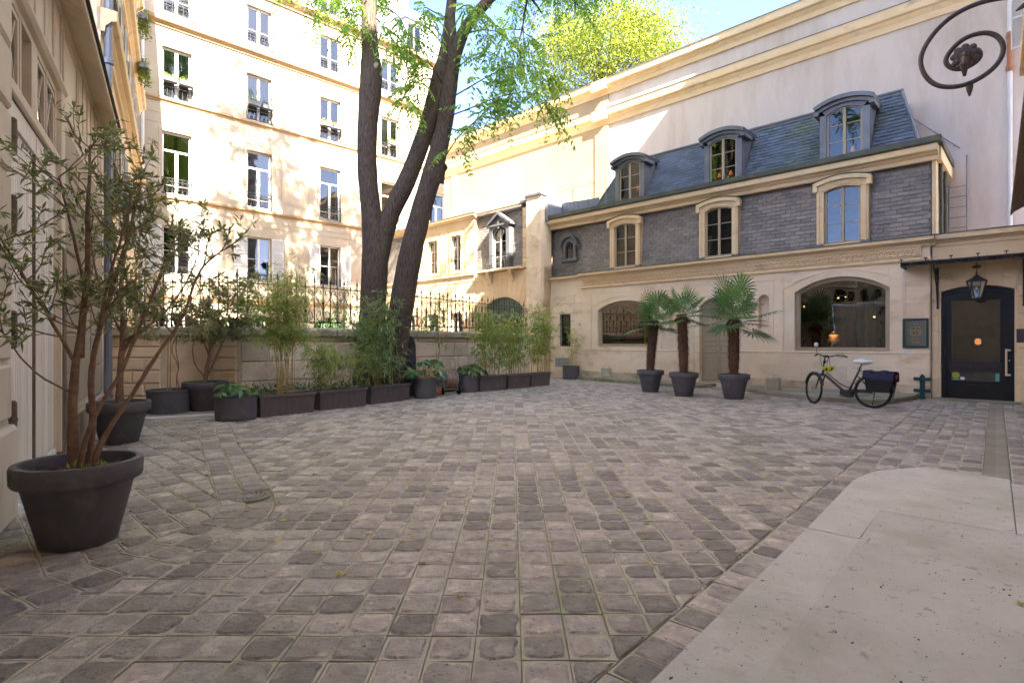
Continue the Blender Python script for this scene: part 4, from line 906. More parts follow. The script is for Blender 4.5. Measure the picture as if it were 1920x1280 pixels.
# hanging lantern
ln = thing('hanging_lantern', 'black glass-sided lantern hanging above the glass door', 'lantern', world_of(FA, 12.84, -.42, 2.95), FA[1])
m = MB(); m.ball((0, 0, .08), .085, 12, sz=(1, 1, .45)); m.tube([(0, 0, .04), (0, 0, -.1)], .010, 6); m.torus((0, 0, -.06), .018, .006, (0, 1, 0), 10, 5); m.tube([(0, 0, .08), (0, 0, .17)], .012, 6); m.build('hanger', 'black_iron', ln)
m = MB(); m.lathe([(.02, -.09), (.045, -.12), (.10, -.17), (.19, -.235), (.19, -.25), (0, -.25)], 6); m.build('lantern_roof', 'black_iron', ln)
m = MB()
for k in range(6):
    a = 2 * PI * k / 6; m.tube([(.175 * math.cos(a), .175 * math.sin(a), -.25), (.085 * math.cos(a), .085 * math.sin(a), -.60)], .009, 5)
m.lathe([(.0, -.60), (.09, -.60), (.095, -.62), (.06, -.645), (.0, -.65)], 6); m.build('lantern_cage', 'black_iron', ln)
for k in range(6):
    a, b = 2 * PI * k / 6, 2 * PI * (k + 1) / 6; q = MB(); q.quad((.165 * math.cos(a), .165 * math.sin(a), -.255), (.165 * math.cos(b), .165 * math.sin(b), -.255), (.08 * math.cos(b), .08 * math.sin(b), -.595), (.08 * math.cos(a), .08 * math.sin(a), -.595)); q.build('lantern_pane', 'lamp_glass', ln)
m = MB(); m.ball((0, 0, -.40), .022, 10, sz=(1, 1, 1.5)); m.build('bulb', 'paper_white', ln, smooth=True)
# intercom plate, poster case, little notice, green bollard-post
ic = thing('intercom_plate', 'dark square intercom plate on the stone right of the glass door', 'intercom', world_of(FA, 13.63, .08, 1.50), FA[1])
MB().box(-.15, .15, -.02, .0, -.15, .15, ch=.004).build('plate', 'brown_iron', ic); m = MB(); m.ball((0, -.024, 0), .022, 12, sz=(1.3, .4, 1)); m.build('button', 'chrome', ic)
pc = thing('poster_case', 'dark green framed poster case showing a carved figure, left of the entrance', 'poster case', world_of(FA, 11.685, -.005, 1.22), FA[1])
m = MB(); hw = .255; m.box(-hw, hw, -.05, 0, 0, .05); m.box(-hw, hw, -.05, 0, .66, .71); m.box(-hw, -hw + .045, -.05, 0, .05, .66); m.box(hw - .045, hw, -.05, 0, .05, .66); m.build('case_frame', 'green_paint', pc)
MB().box(-.21, .21, -.012, 0, .05, .66).build('poster_sheet', 'poster_grey', pc)
m = MB(); m.prism([(-.08, .11), (.08, .11), (.075, .16), (.055, .19), (.06, .29), (.11, .30), (.12, .42), (.09, .50), (.085, .53), (.04, .51), (0, .535), (-.04, .51), (-.085, .53), (-.09, .50), (-.12, .42), (-.11, .30), (-.06, .29), (-.055, .19), (-.075, .16)], -.016, -.012); m.build('printed_figure', 'poster_tan', pc)
m = MB()
for (p, q, r_, s_) in ((-.045, -.02, .45, .50), (.02, .045, .45, .50), (-.05, .05, .385, .40), (-.045, -.015, .33, .36), (.015, .045, .33, .36), (-.045, .045, .24, .255), (-.045, .045, .275, .285), (-.06, .06, .175, .19), (-.075, -.065, .43, .49), (.065, .075, .43, .49)): m.box(p, q, -.018, -.0161, r_, s_)
m.build('figure_carving', 'poster_dark', pc); text('KHMER', .036, pc, (0, -.0135, .585), 'paper_white'); MB().box(-.21, .21, -.034, -.030, .05, .66).build('case_glass', 'clear_glass', pc)
nt = thing('small_notice', 'small white printed notice below the poster case', 'notice', world_of(FA, 11.53, -.005, 1.05), FA[1])
MB().box(-.10, .10, -.012, 0, 0, .12).build('card', 'paper_white', nt); m = MB(); m.box(-.08, -.045, -.0145, -.012, .065, .085); m.box(-.035, .07, -.0145, -.012, .075, .083); m.box(-.08, -.04, -.0145, -.012, .02, .04); m.box(-.035, .0, -.0145, -.012, .02, .026); m.build('print', 'ink_blue', nt)
gp = thing('green_post', 'dark green iron post with two cross bars beside the entrance', 'post', world_of(FA, 11.83, -.10, 0), FA[1])
m = MB(); m.box(-.05, .05, -.03, 0, 0, .56); m.build('upright', 'green_paint', gp)
for z in (.44, .16):
    m = MB(); m.prism([(-.16, z), (.16, z), (.175, z + .04), (.16, z + .085), (.06, z + .08), (.0, z + .10), (-.06, z + .08), (-.16, z + .085), (-.175, z + .04)], -.05, -.031); m.build('cross_bar', 'green_paint', gp)
m = MB(); m.ball((0, -.03, .57), .03, 10); m.build('knob', 'green_paint', gp)
# ladder and rods on the plaster wall
ld = thing('roof_ladder', 'grey metal roof ladder fixed to the plaster wall right of the slates', 'ladder', world_of(FA, 12.30, 2.30, 3.92), FA[1])
m = MB(); m.tube([(.17, 0, 0), (.17, 0, 2.35)], .022, 6); m.tube([(.17, 0, 2.25), (.17, .2, 2.25)], .015, 5); m.tube([(.17, 0, 1.4), (.17, .2, 1.4)], .015, 5); m.build('rail', 'zinc_light', ld); m = MB(); m.tube([(-.20, 0, 0), (-.20, 0, 1.62)], .022, 6); m.tube([(-.20, 0, 1.55), (-.42, -.2, 1.85)], .02, 6); m.build('rail', 'zinc_light', ld)
rg = MB(); rg.tube([(-.2, 0, 0), (.17, 0, 0)], .012, 6); rg = rg.mesh('rung', 'zinc_light')
for k in range(6): inst('rung', rg, ld, (0, 0, .2 + k * .27))
rd = thing('wall_rod', 'thin slanting metal rod fixed high on the plaster wall', 'rod', world_of(FA, 11.8, 2.38, 7.05), FA[1]); MB().tube([(-.52, 0, .55), (.52, 0, -.55)], .014, 6).build('rod', 'zinc_light', rd); m = MB()
for t in (-.35, .05, .4): m.tube([(t, 0, -t * 1.06), (t, .12, -t * 1.06)], .012, 5)
m.build('clips', 'zinc', rd)

# high boundary wall behind
hw_ = bld('high_boundary_wall', 'tall plastered boundary wall with two stone cornices, behind the gallery roof', FA, 'wall')
m = MB(); m.box(-9.35, 14.6, 2.5, 3.1, 0, 11.9); m.build('wall', 'plaster', hw_)
m = MB(); m.box(-9.36, .55, 2.475, 2.499, 0, 10.22); m.box(-9.36, .55, 2.475, 2.499, 10.82, 11.5); m.build('cream_render', 'plaster_cream', hw_)
for z0, z1, p in ((10.22, 10.82, .26), (11.45, 12.0, .34)): cornice(hw_, -9.4, 14.62, z0, z1, p * .75, 2.5, 'limestone_gold', lead='zinc', back=.55 if z0 > 11 else .05)
m = MB(); m.box(.55, 1.20, 2.44, 2.5, 0, 10.2); m.box(.55, 1.20, 2.44, 2.5, 10.84, 11.44); m.box(-8.7, -8.2, 2.44, 2.474, 0, 10.2); m.build('pilaster', 'plaster_cream', hw_)
m = MB(); m.box(.51, 1.24, 2.21, 2.5, 11.62, 12.008); m.box(.51, 1.24, 2.27, 2.5, 10.42, 10.828); m.build('cornice_break', 'limestone_gold', hw_)
rp_ = thing('rain_downpipe', 'white rusty downpipe in the corner of the plaster wall', 'downpipe', world_of(FA, 13.30, 2.40, 3.9), FA[1])
m = MB(); m.tube([(0, 0, 0), (0, 0, 4.4)], .055, 10); m.tube([(0, 0, 5.2), (0, 0, 8)], .055, 10); m.build('pipe', 'white_paint', rp_); m = MB(); m.lathe([(.07, 4.3), (.085, 4.4), (.06, 4.5), (.06, 5.1), (.08, 5.2), (.06, 5.3)], 12); m.build('rusty_joint', 'terracotta', rp_)

# ================================================================== WING with the balcony
wg = bld('side_wing', 'low cream stone wing with pedimented balcony window, left of the gallery', FA)
yw = -.35
WH = [(-7.06, -6.36, 4.55, 6.10), (-5.36, -4.70, 4.55, 6.13), (-8.8, -8.1, 4.55, 6.1)]
AH = (-3.15, -.95, 0, 3.22, .42)
GH = [(-7.1, -6.3, 0.2, 2.7, .1), (-5.4, -4.6, .2, 2.7, .1), (-8.9, -8.1, .2, 2.7, .1)]
m = MB(); wall(m, -10.6, -3.72, 0, 6.84, yw, WH + GH, .2); wall(m, -3.72, .16, 0, 4.26, yw, [AH], .3); m.quad((.16, yw, 0), (.16, .1, 0), (.16, .1, 4.26), (.16, yw, 4.26))
m.quad((-3.72, yw, 4.26), (-3.72, .1, 4.26), (-3.72, .1, 6.84), (-3.72, yw, 6.84)); m.quad((-10.6, yw, 6.9), (.16, yw, 6.9), (.16, 2.49, 6.9), (-10.6, 2.49, 6.9)); m.build('wall', 'limestone_gold', wg)
ashlar(wg, -10.5, -3.74, [0, .4, .8, 1.2, 1.6, 2.0, 2.4, 2.8, 3.2, 3.6, 4.0, 4.22], yw, [(h[0] - .1, h[1] + .1, -1, 3.2) for h in GH], L=1.0, gap=.016, ch=.012, proud=.02, mat_='limestone_gold')
ashlar(wg, -3.70, -.62, [0, .4, .8, 1.2, 1.6, 2.0, 2.4, 2.8], yw, [(AH[0] - .10, AH[1] + .10, -1, 4)], L=.6, gap=.016, ch=.012, proud=.02, mat_='limestone_gold')
cxa = (AH[0] + AH[1]) / 2
for k in range(-5, 5):
    a0, a1 = k * .24, (k + 1) * .24; k_ = MB(); k_.tone = random.random()
    f = lambda x, R, zc: zc
    A = arc(AH[0] - .05, AH[1] + .05, AH[3] - AH[4], AH[4] + .05, 40)
    def az(x): return min(A, key=lambda p: abs(p[0] - x))[1] if A[0][0] <= x <= A[-1][0] else AH[3] - AH[4]
    b0, b1 = cxa + a0 * .98, cxa + a1 * .98; t0, t1 = cxa + a0 * 1.25, cxa + a1 * 1.25
    k_.prism([(b0 + .007, az(b0) + .03), (b1 - .007, az(b1) + .03), (t1 - .007, 4.0), (t0 + .007, 4.0)], yw - .02, yw + .05); k_.build('arch_stone', 'limestone_gold', wg)
m = MB(); m.strip(arc(AH[0] - .0, AH[1] + .0, AH[3] - AH[4], AH[4], 16), arc(AH[0] - .07, AH[1] + .07, AH[3] - AH[4], AH[4] + .06, 16), yw - .035, yw + .1); m.build('arch_moulding', 'limestone_gold', wg)
m = MB()                                      # grey-green arched doorway infill
A = arc(AH[0], AH[1], AH[3] - AH[4], AH[4], 14); m.prism([(AH[0], 2.35), (AH[1], 2.35)] + list(reversed(A)), yw + .18, yw + .22)
for x in (AH[0] + .06, -2.45, -1.65, AH[1] - .06): m.box(x - .06, x + .06, yw + .15, yw + .22, 0, 2.35)
m.box(AH[0], AH[1], yw + .14, yw + .22, 2.28, 2.42); m.box(AH[0], AH[1], yw + .151, yw + .22, 1.1, 1.2); o = m.build('arched_doorway', 'cyan_frame', wg); MB().box(AH[0], AH[1], yw + .19, yw + .20, 0, 2.3).build('pane', 'pane_glass', o)
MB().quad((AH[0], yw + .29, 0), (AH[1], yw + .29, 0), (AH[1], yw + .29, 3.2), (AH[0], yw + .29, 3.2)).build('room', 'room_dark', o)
for h in WH: win(wg, h[0], h[1], h[2], h[3], yw + .12, 'white_paint', rows=(.36, .68), dark='room_grey')
for h in GH: win(wg, h[0], h[1], h[2], h[3], yw + .12, 'white_paint', rows=(.3, .65), rise=.1, dark='room_grey')
for h in WH:
    m = MB()
    for (a_, b_, c0, d0) in ((h[0] - .14, h[0], h[2] - .12, h[3] + .14), (h[1], h[1] + .14, h[2] - .12, h[3] + .14), (h[0], h[1], h[3], h[3] + .14), (h[0], h[1], h[2] - .12, h[2])): m.box(a_, b_, yw - .03, yw + .05, c0, d0, ch=.01)
    for (a_, b_, c0, d0) in ((h[0] - .34, h[0] - .30, h[2] - .3, h[3] + .3), (h[1] + .30, h[1] + .34, h[2] - .3, h[3] + .3), (h[0] - .30, h[1] + .30, h[3] + .26, h[3] + .3), (h[0] - .3, h[1] + .3, h[2] - .3, h[2] - .26)): m.box(a_, b_, yw - .02, yw + .05, c0, d0)
    m.build('window_surround', 'limestone_gold', wg)
m = MB(); profile(m, [(yw + .05, 4.22), (yw - .06, 4.23), (yw - .09, 4.30), (yw - .07, 4.34), (yw + .05, 4.35)], -10.6, -3.74); profile(m, [(yw + .05, 3.98), (yw - .03, 3.99), (yw - .03, 4.05), (yw + .05, 4.06)], -10.6, .0); m.build('string_course', 'limestone_gold', wg)
cornice(wg, -10.6, -3.66, 6.72, 6.92, .20, yw, lead='zinc')
ashlar(wg, -4.35, -3.74, [4.4 + k * .385 for k in range(7)], yw, [], L=.61, gap=.014, ch=.012, proud=.03, mat_='limestone_gold')
m = MB(); m.box(-4.1, -3.6, yw - .22, yw + .2, 6.93, 7.08); m.build('parapet_block', 'limestone_gold', wg)
# slate bay with dormer door
m = MB(); m.quad((-3.72, yw + .08, 4.3), (-.62, yw + .08, 4.3), (-.62, yw + .2, 6.75), (-3.72, yw + .2, 6.75)); m.build('roof_boarding', 'slate_grey', wg)
slates(wg, -3.70, -.96, 4.36, 6.72, lambda z: yw + .06 + (z - 4.3) * .05, [(-2.78, -1.55, 4.3, 6.28)], 'slate_grey', limit=220)
ashlar(wg, -.96, -.60, [4.3 + k * .4 for k in range(7)], yw + .02, [], L=.36, gap=.014, ch=.012, proud=.03, mat_='limestone_gold')
m = MB(); profile(m, [(yw + .3, 6.72), (yw + .02, 6.72), (yw - .04, 6.76), (yw - .04, 6.84), (yw + .3, 6.9)], -3.6, -.98); m.build('roof_edge', 'slate_grey', wg)
bh = (-2.55, -1.75, 4.36, 6.10, .22); c_ = (bh[0] + bh[1]) / 2
m = MB(); A = arc(bh[0], bh[1], bh[3] - bh[4], bh[4], 12); m.box(c_ - .58, bh[0], yw - .14, yw + .2, 4.3, 6.14); m.box(bh[1], c_ + .58, yw - .14, yw + .2, 4.3, 6.14)
for i in range(12): m.prism([A[i], A[i + 1], (A[i + 1][0], 6.14), (A[i][0], 6.14)], yw - .139, yw + .2)
m.prism([(c_ - .60, 6.14), (c_ + .60, 6.14), (c_ + .60, 6.24), (c_, 6.62), (c_ - .60, 6.24)], yw - .10, yw + .2); dm = m.build('pedimented_dormer', 'zinc', wg)
m = MB(); m.prism([(c_ - .70, 6.20), (c_ - .60, 6.20), (c_, 6.58), (c_, 6.70)], yw - .24, yw + .18); m.prism([(c_ + .60, 6.20), (c_ + .70, 6.20), (c_, 6.70), (c_, 6.58)], yw - .24, yw + .18); m.box(c_ - .70, c_ + .70, yw - .20, yw + .18, 6.13, 6.20); m.box(c_ - .06, c_ + .06, yw - .18, yw, 6.02, 6.35); m.build('pediment', 'zinc', dm)
win(wg, bh[0], bh[1], bh[2], bh[3], yw - .02, 'white_paint', rows=(.3, .66), rise=.22, room=.3, dark='room_grey')
m = MB(); m.box(-3.45, -.85, yw - .30, yw + .1, 4.28, 4.36, ch=.01); m.build('balcony_slab', 'limestone_gold', wg)
for x in (-2.75, -1.45): m = MB(); m.prism([(yw - .28, 4.28), (yw, 4.28), (yw, 3.80), (yw - .06, 3.82), (yw - .20, 4.05)], x - .08, x + .08, ax='x'); m.build('balcony_bracket', 'limestone_gold', wg)
m = MB()
for z in (4.40, 4.90): m.box(-2.95, -1.35, yw - .28, yw - .26, z, z + .02)
for k in range(13):
    x = -2.93 + k * .13; m.tube([(x, yw - .27, 4.40), (x, yw - .27, 4.92)], .008, 5)
    if k < 12: m.torus((x + .065, yw - .27, 4.58), .045, .007, (0, 1, 0), 10, 4); m.torus((x + .065, yw - .27, 4.75), .035, .007, (0, 1, 0), 10, 4)
for x in (-2.94, -1.36): m.box(x - .01, x + .01, yw - .28, yw, 4.9, 4.92); m.box(x - .01, x + .01, yw - .28, yw, 4.40, 4.42)
m.build('balcony_railing', 'black_iron', wg)
# end pier
m = MB(); m.box(-.60, .16, -.52, .1, 0, 6.98); m.build('pier', 'limestone', wg)
ashlar(wg, -.59, .15, [.02 + k * .42 for k in range(17)], -.52, [], L=.37, gap=.008, ch=.005, proud=.012, mat_='limestone')
m = MB(); m.box(-.66, .22, -.58, .1, 6.98, 7.10, ch=.02); m.box(-1.1, -.6, yw - .06, .1, 6.86, 7.0, ch=.02); m.build('pier_cap', 'zinc', wg)
# slate-faced return at the far end of the wing, beside the apartment building
m = MB()
for r in range(20):
    x = -10.5 - (r % 2) * .12
    while x < -9.1:
        m.tone = random.random(); m.box(max(x, -10.5) + .003, min(x + .24, -9.1) - .003, yw - .035, yw - .001, 4.42 + r * .11 + .002, 4.42 + r * .11 + .108); x += .24
stuff(m.build('slate_courses', 'slate_grey', wg))

# ================================================================== APARTMENT BUILDING
ap = bld('apartment_building', 'five storey sunlit cream apartment building with iron window balconies and zinc roof', FB)
CX = [1.03, 4.18, 7.46, 10.74, 13.75]
holes = []
for c_ in CX:
    holes += [(c_ - .75, c_ + .75, .5, 2.55, .35), (c_ - .50, c_ + .50, 4.05, 5.95), (c_ - .52, c_ + .52, 7.20, 9.68), (c_ - .52, c_ + .52, 11.00, 13.0), (c_ - .52, c_ + .52, 14.35, 15.97)]
m = MB(); wall(m, -1.2, 14.5, 0, 16.45, 0, holes, .22); m.quad((14.5, 0, 0), (14.5, 8, 0), (14.5, 8, 16.45), (14.5, 0, 16.45)); m.build('wall', 'limestone_pale', ap)
for (z0, z1, p) in ((3.0, 3.24, .08), (6.94, 7.12, .10), (10.78, 10.95, .11), (13.76, 14.05, .22), (16.48, 16.90, .32)): cornice(ap, -1.2, 14.55, z0, z1, p, 0, 'limestone_band', 'string_course')
m = MB()
for z in (7.55, 9.95, 10.35, 11.45, 13.3, 6.4, 6.65, 14.9, 3.75): m.box(-1.2, 14.5, -.012, -.001, z, z + .022)
for c_ in CX:
    for (z0, z1) in ((7.65, 9.85), (11.55, 13.2), (14.95, 16.2)):
        a_, b_ = c_ + .95, c_ + 2.25
        if b_ > 14.4: continue
        m.box(a_, a_ + .02, -.012, -.001, z0, z1); m.box(b_ - .02, b_, -.012, -.001, z0, z1); m.box(a_ + .02, b_ - .02, -.012, -.001, z0, z0 + .02); m.box(a_ + .02, b_ - .02, -.012, -.001, z1 - .02, z1)
m.build('wall_mouldings', 'limestone_pale', ap)
for i, c_ in enumerate(CX):
    win(ap, c_ - .75, c_ + .75, .5, 2.55, .12, 'white_paint', rows=(.33, .62), rise=.35, leaves=3, xbar=True)
    win(ap, c_ - .50, c_ + .50, 4.05, 5.95, .12, 'white_paint', rows=(.5,), st=.06, curtain='roll' if i in (1, 2) else None)
    win(ap, c_ - .52, c_ + .52, 7.20, 9.68, .12, 'white_paint', rows=(), st=.075, transom=1.72, curtain='gold' if i == 0 else None)
    win(ap, c_ - .52, c_ + .52, 11.00, 13.0, .12, 'white_paint', rows=(), st=.08, curtain='open')
    win(ap, c_ - .52, c_ + .52, 14.35, 15.97, .12, 'white_paint', rows=(), st=.08)
for i, c_ in enumerate(CX):
    for (z0, z1, e) in ((7.15, 9.68, .13), (11.0, 13.0, .13), (14.3, 15.97, .12)):
        m = MB(); m.box(c_ - .52 - e, c_ - .52, -.025, .02, z0, z1 + e, ch=.01); m.box(c_ + .52, c_ + .52 + e, -.025, .02, z0, z1 + e, ch=.01); m.box(c_ - .52, c_ + .52, -.025, .02, z1, z1 + e, ch=.01); m.build('window_surround', 'limestone_pale', ap)
sh_ = MB(); sh_.box(0, .04, -.03, .0, 0, 1.9); sh_.box(.46, .50, -.03, 0, 0, 1.9)
for z in (0, .62, 1.26, 1.86): sh_.box(.04, .46, -.029, -.001, z, z + .04)
for k in range(44):
    z = .05 + k * .0415
    if z < 1.85: sh_.add([(.04, -.027, z), (.46, -.027, z), (.46, -.006, z + .03), (.04, -.006, z + .03)], [(0, 1, 2, 3)])
sh_ = sh_.mesh('shutter', 'white_paint')
for c_ in CX[:4]:
    inst('shutter', sh_, ap, (c_ - 1.04, -.01, 4.05)); inst('shutter', sh_, ap, (c_ + .54, -.01, 4.05))
def balconet(w, h):
    m = MB()
    for z in (0, h * .82, h): m.box(-w / 2, w / 2, -.012, .012, z - .012, z + .012)
    n_ = 6
    for k in range(n_ + 1): x = -w / 2 + w * k / n_; m.box(x - .008, x + .008, -.008, .008, 0, h)
    for k in range(n_):
        x = -w / 2 + w * (k + .5) / n_; r = w / n_ / 2 - .012; m.torus((x, 0, r + .03), r, .009, (0, 1, 0), 10, 4); m.torus((x, 0, h * .82 - r * .8 - .01), r * .75, .009, (0, 1, 0), 10, 4); m.ball((x, 0, h * .41), .02, 6)
    m.box(-w / 2 - .015, -w / 2 + .015, -.015, .12, h - .02, h + .01); m.box(w / 2 - .015, w / 2 + .015, -.015, .12, h - .02, h + .01); return m.mesh('balcony_railing', 'balcony_iron')
B1, B2 = balconet(1.06, .62), balconet(1.16, .55)
fb = MB(); fb.prism([(-.12, 0), (.12, 0), (.14, .17), (-.14, .17)], -.23, .23, ax='x'); fb = fb.mesh('box', 'zinc'); fb_l = None
which = ['leftmost', 'second from left', 'third from left', 'fourth from left', 'fifth from left']
first_fl = None
for i, c_ in enumerate(CX[:4]):
    inst('balcony_railing', B1, ap, (c_, -.03, 7.22)); inst('balcony_railing', B1, ap, (c_, -.05, 11.02)); inst('balcony_railing', B2, ap, (c_, -.10, 14.37)); inst('balcony_railing', B1, ap, (c_, -.03, 4.07), sc=(.95, 1, .5))
    for s_ in ((-.27, .27) if i < 3 else (0,)):
        fbx = thing('window_box', f"{'left' if s_ < 0 else 'right' if s_ > 0 else 'single'} grey flower box on the balcony of the {which[i]} third-floor window", 'flower box', world_of(FB, c_ + s_, -.20, 11.58), FB[1], 'flower boxes on the apartment windows')
        inst('box', fb, fbx)
        P = rng.uniform([-.22, -.1, .15], [.22, .1, .20], (260, 3)); D = rng.normal(size=(260, 3)) + [0, 0, 1.3]
        leaves_obj('flowers', P + rng.normal(size=(260, 3)) * [.02, .02, .05], D, .07, .035, 'flower_leaf', fbx)
# zinc mansard with dormers, chimney
m = MB(); m.quad((-1.2, .15, 16.9), (14.5, .15, 16.9), (14.5, 1.35, 20.2), (-1.2, 1.35, 20.2)); m.quad((-1.2, 1.35, 20.2), (14.5, 1.35, 20.2), (14.5, 9, 21.2), (-1.2, 9, 21.2)); m.add([(14.5, .15, 16.9), (14.5, 9, 16.9), (14.5, 9, 21.2), (14.5, 1.35, 20.2)], [(0, 1, 2, 3)])
k = -1.0
while k < 14.5: m.tube([(k, .14, 16.92), (k, 1.34, 20.2)], .018, 4); k += .65
m.build('zinc_mansard', 'zinc_roof', ap)
for c_ in (1.03, 4.18, 7.46, 12.35):
    m = MB(); z0 = 17.15; m.box(c_ - .62, c_ - .45, .12, .9, z0, z0 + 1.6); m.box(c_ + .45, c_ + .62, .12, .9, z0, z0 + 1.6); m.box(c_ - .45, c_ + .45, .121, .9, z0 + 1.45, z0 + 1.62); m.prism([(c_ - .75, z0 + 1.62), (c_ + .75, z0 + 1.62), (c_ + .75, z0 + 1.72), (c_, z0 + 2.0), (c_ - .75, z0 + 1.72)], .02, 1.1); m.box(c_ - .7, c_ + .7, .06, .3, z0 - .08, z0); m.build('dormer', 'zinc_roof', ap)
    win(ap, c_ - .45, c_ + .45, z0, z0 + 1.45, .22, 'white_paint', rows=(.5,), curtain='open'); inst('balcony_railing', B1, ap, (c_, .04, z0), sc=(1, 1, .8))
ch = thing('brick_chimney', 'broad red brick chimney stack rising from the apartment roof', 'chimney', world_of(FB, 11.9, 2.2, 19.6), FB[1])
m = MB()
for r in range(26):
    for c0 in range(9):
        if r > 25: continue
        m.tone = random.random(); x = -1.0 + c0 * .23 + (r % 2) * .11; m.box(x + .006, x + .224, -.302, -.25, r * .085 + .005, r * .085 + .08)
m.tone = .5; m.build('brickwork', 'brick_red', ch); m = MB(); m.box(-1.0, 1.2, -.29, .3, -.5, 2.25); m.box(-1.06, 1.26, -.36, .36, 2.25, 2.4); m.build('stack', 'brick_red', ch)
for x in (-.7, -.25, .2, .65): m = MB(); m.lathe([(.09, 0), (.08, .35), (.10, .37), (.10, .42), (.07, .42)], 10); o = m.build('chimney_pot', 'terracotta', ch); o.location = (x, 0, 2.4)
bp = thing('rain_downpipe', 'white downpipe at the left corner of the apartment building', 'downpipe', world_of(FB, -.15, -.10, 0), FB[1]); MB().tube([(0, 0, 1), (0, 0, 16.3)], .06, 10).build('pipe', 'white_paint', bp)
m = MB()
for z in (3.4, 7.2, 10.9, 14.1): m.lathe([(.06, z), (.085, z + .02), (.085, z + .1), (.06, z + .12)], 10)
m.build('collar', 'white_paint', bp)

# ================================================================== LEFT: coach house and tall building
co = bld('coach_house', 'low cream coach house with vertical plank doors on the left', FL)
m = MB(); wall(m, -14, 5.9, -.05, 5.15, 0, [(-.45, 1.62, .0, 3.30), (-.43, .45, 3.40, 4.06), (.66, 1.58, 3.40, 4.06)], .18); m.quad((5.9, 0, 0), (5.9, 4, 0), (5.9, 4, 5.15), (5.9, 0, 5.15)); m.build('wall', 'coach_wall', co)
pk = MB(); pk.box(0, .082, -.022, .02, 0, 2.95, ch=.008); pk2 = MB(); pk2.box(0, .082, -.022, .02, 0, 2.95, ch=.008)
for dx, lab in ((-.44, 'near door leaf'), (.62, 'far door leaf')):
    wdt = 1.03 if dx < 0 else .98
    m = MB(); m.box(dx, dx + wdt, .035, .07, .06, 3.28); m.box(dx, dx + wdt, .0, .035, 3.10, 3.28); m.box(dx, dx + wdt, .0, .035, .06, .20); dl = m.build('plank_door', 'plank_paint', co, label=lab)
    x = dx + .02
    while x < dx + wdt - .06:
        k = MB(); k.tone = random.random(); k.box(.003, .078, -.018, .02, 0, 2.88, ch=.006); o = k.build('plank', 'plank_paint', dl); o.location = (x, .035, .21); x += .080
m = MB(); m.box(.588, .618, .005, .05, .05, 3.29); m.build('cover_strip', 'dark_post', co)
m = MB(); m.box(-.50, 1.66, -.035, .10, 3.30, 3.40, ch=.01); profile(m, [(0, 4.12), (-.04, 4.13), (-.07, 4.17), (-.07, 4.20), (-.02, 4.24), (0, 4.24)], -14, 1.92); m.build('lintel', 'coach_wall', co)
for (a_, b_, xb_) in ((-.43, -.02, True), (.66, 1.10, True), (1.14, 1.58, True)): win(co, a_, b_, 3.40, 4.06, .01, 'coach_wall', rows=(), leaves=1, st=.045, xbar=True, dark='room_dark', name='transom_window')
MB().quad((.0, .16, 3.4), (.45, .16, 3.4), (.45, .16, 4.06), (.0, .16, 4.06)).build('open_transom', 'room_dark', co); 
for xx in (-.02, .41, 1.10): m = MB(); m.box(xx, xx + .04, .0, .14, 3.40, 4.06); m.build('transom_post', 'coach_wall', co)
m = MB(); m.box(1.64, 1.86, -.05, .05, .15, 4.12, ch=.01); m.build('door_post', 'coach_wall', co); m = MB(); m.box(1.66, 1.84, -.075, .0, .0, .95, ch=.02); m.box(1.66, 1.84, -.065, 0, .95, 2.4, ch=.008); m.build('iron_guard', 'dark_post', co)
for z in (2.95, 2.35, 1.45, .75):
    m = MB(); m.tube([(0, 0, -.11), (0, 0, .11)], .026, 8); m.ball((0, 0, .125), .026, 8); m.ball((0, 0, -.125), .026, 8); m.ball((0, 0, 0), .032, 8); o = m.build('hinge', 'dark_post', co); o.location = (-.43, -.03, z)
ashlar(co, -6, -.47, [.75, 1.20, 1.68, 2.16, 2.64, 3.12, 3.60, 4.08], .0, [], L=1.3, gap=.035, ch=.02, proud=.035, mat_='coach_wall')
m = MB(); m.box(-6, -.46, -.07, 0, 0, .72, ch=.03); m.build('plinth', 'coach_wall', co)
ashlar(co, 1.90, 5.85, [.5, .98, 1.46, 1.94, 2.42, 2.90, 3.38, 3.86], .0, [(2.9, 4.4, .4, 3.4)], L=1.1, gap=.02, ch=.015, proud=.035, mat_='limestone_pale')
m = MB(); m.box(1.88, 5.88, -.07, 0, 0, .48, ch=.03); m.box(2.98, 4.32, -.02, .01, .55, 3.3, ch=.02); m.build('plinth', 'limestone_pale', co)
m = MB()
for k in range(22):
    x = -4.0 + k * .45
    if not 1.95 < x < 3.1: m.box(x, x + .02, -.014, .0, 4.26, 5.10)
m.box(1.95, 3.05, -.03, .0, 4.02, 4.05); m.box(2.0, 2.03, -.02, 0, 4.3, 4.95); m.box(3.05, 3.08, -.02, 0, 4.3, 4.95); m.box(2.03, 3.05, -.02, 0, 4.93, 4.95); m.box(-14, 5.9, -.03, 0, 5.05, 5.12); m.build('wall_battens', 'coach_wall', co)
m = MB(); m.prism([(.02, 5.12), (-.02, 5.12), (-.24, 5.02), (-.27, 5.02), (-.27, 5.10), (.02, 5.24)], -14, 5.88, ax='x'); m.build('eaves', 'coach_wall', co); m = MB(); m.prism([(.02, 5.245), (-.29, 5.105), (-.31, 5.10), (-.30, 5.16), (.02, 5.35), (4, 6.2), (4, 5.9)], -14, 5.9, ax='x'); m.build('roof', 'gutter', co)
tl = bld('tall_left_building', 'tall cream building beyond the coach house with shutters and cornices', FL)
m = MB(); m.box(5.95, 18.3, 0, 8, 0, 16.0); m.build('wall', 'limestone', tl)
for (z0, z1, p) in ((6.85, 7.25, .24), (9.7, 10.1, .24), (12.8, 13.1, .2), (15.7, 16.2, .35)): cornice(tl, 5.95, 18.3, z0, z1, p, 0, 'limestone_gold', 'string_course')
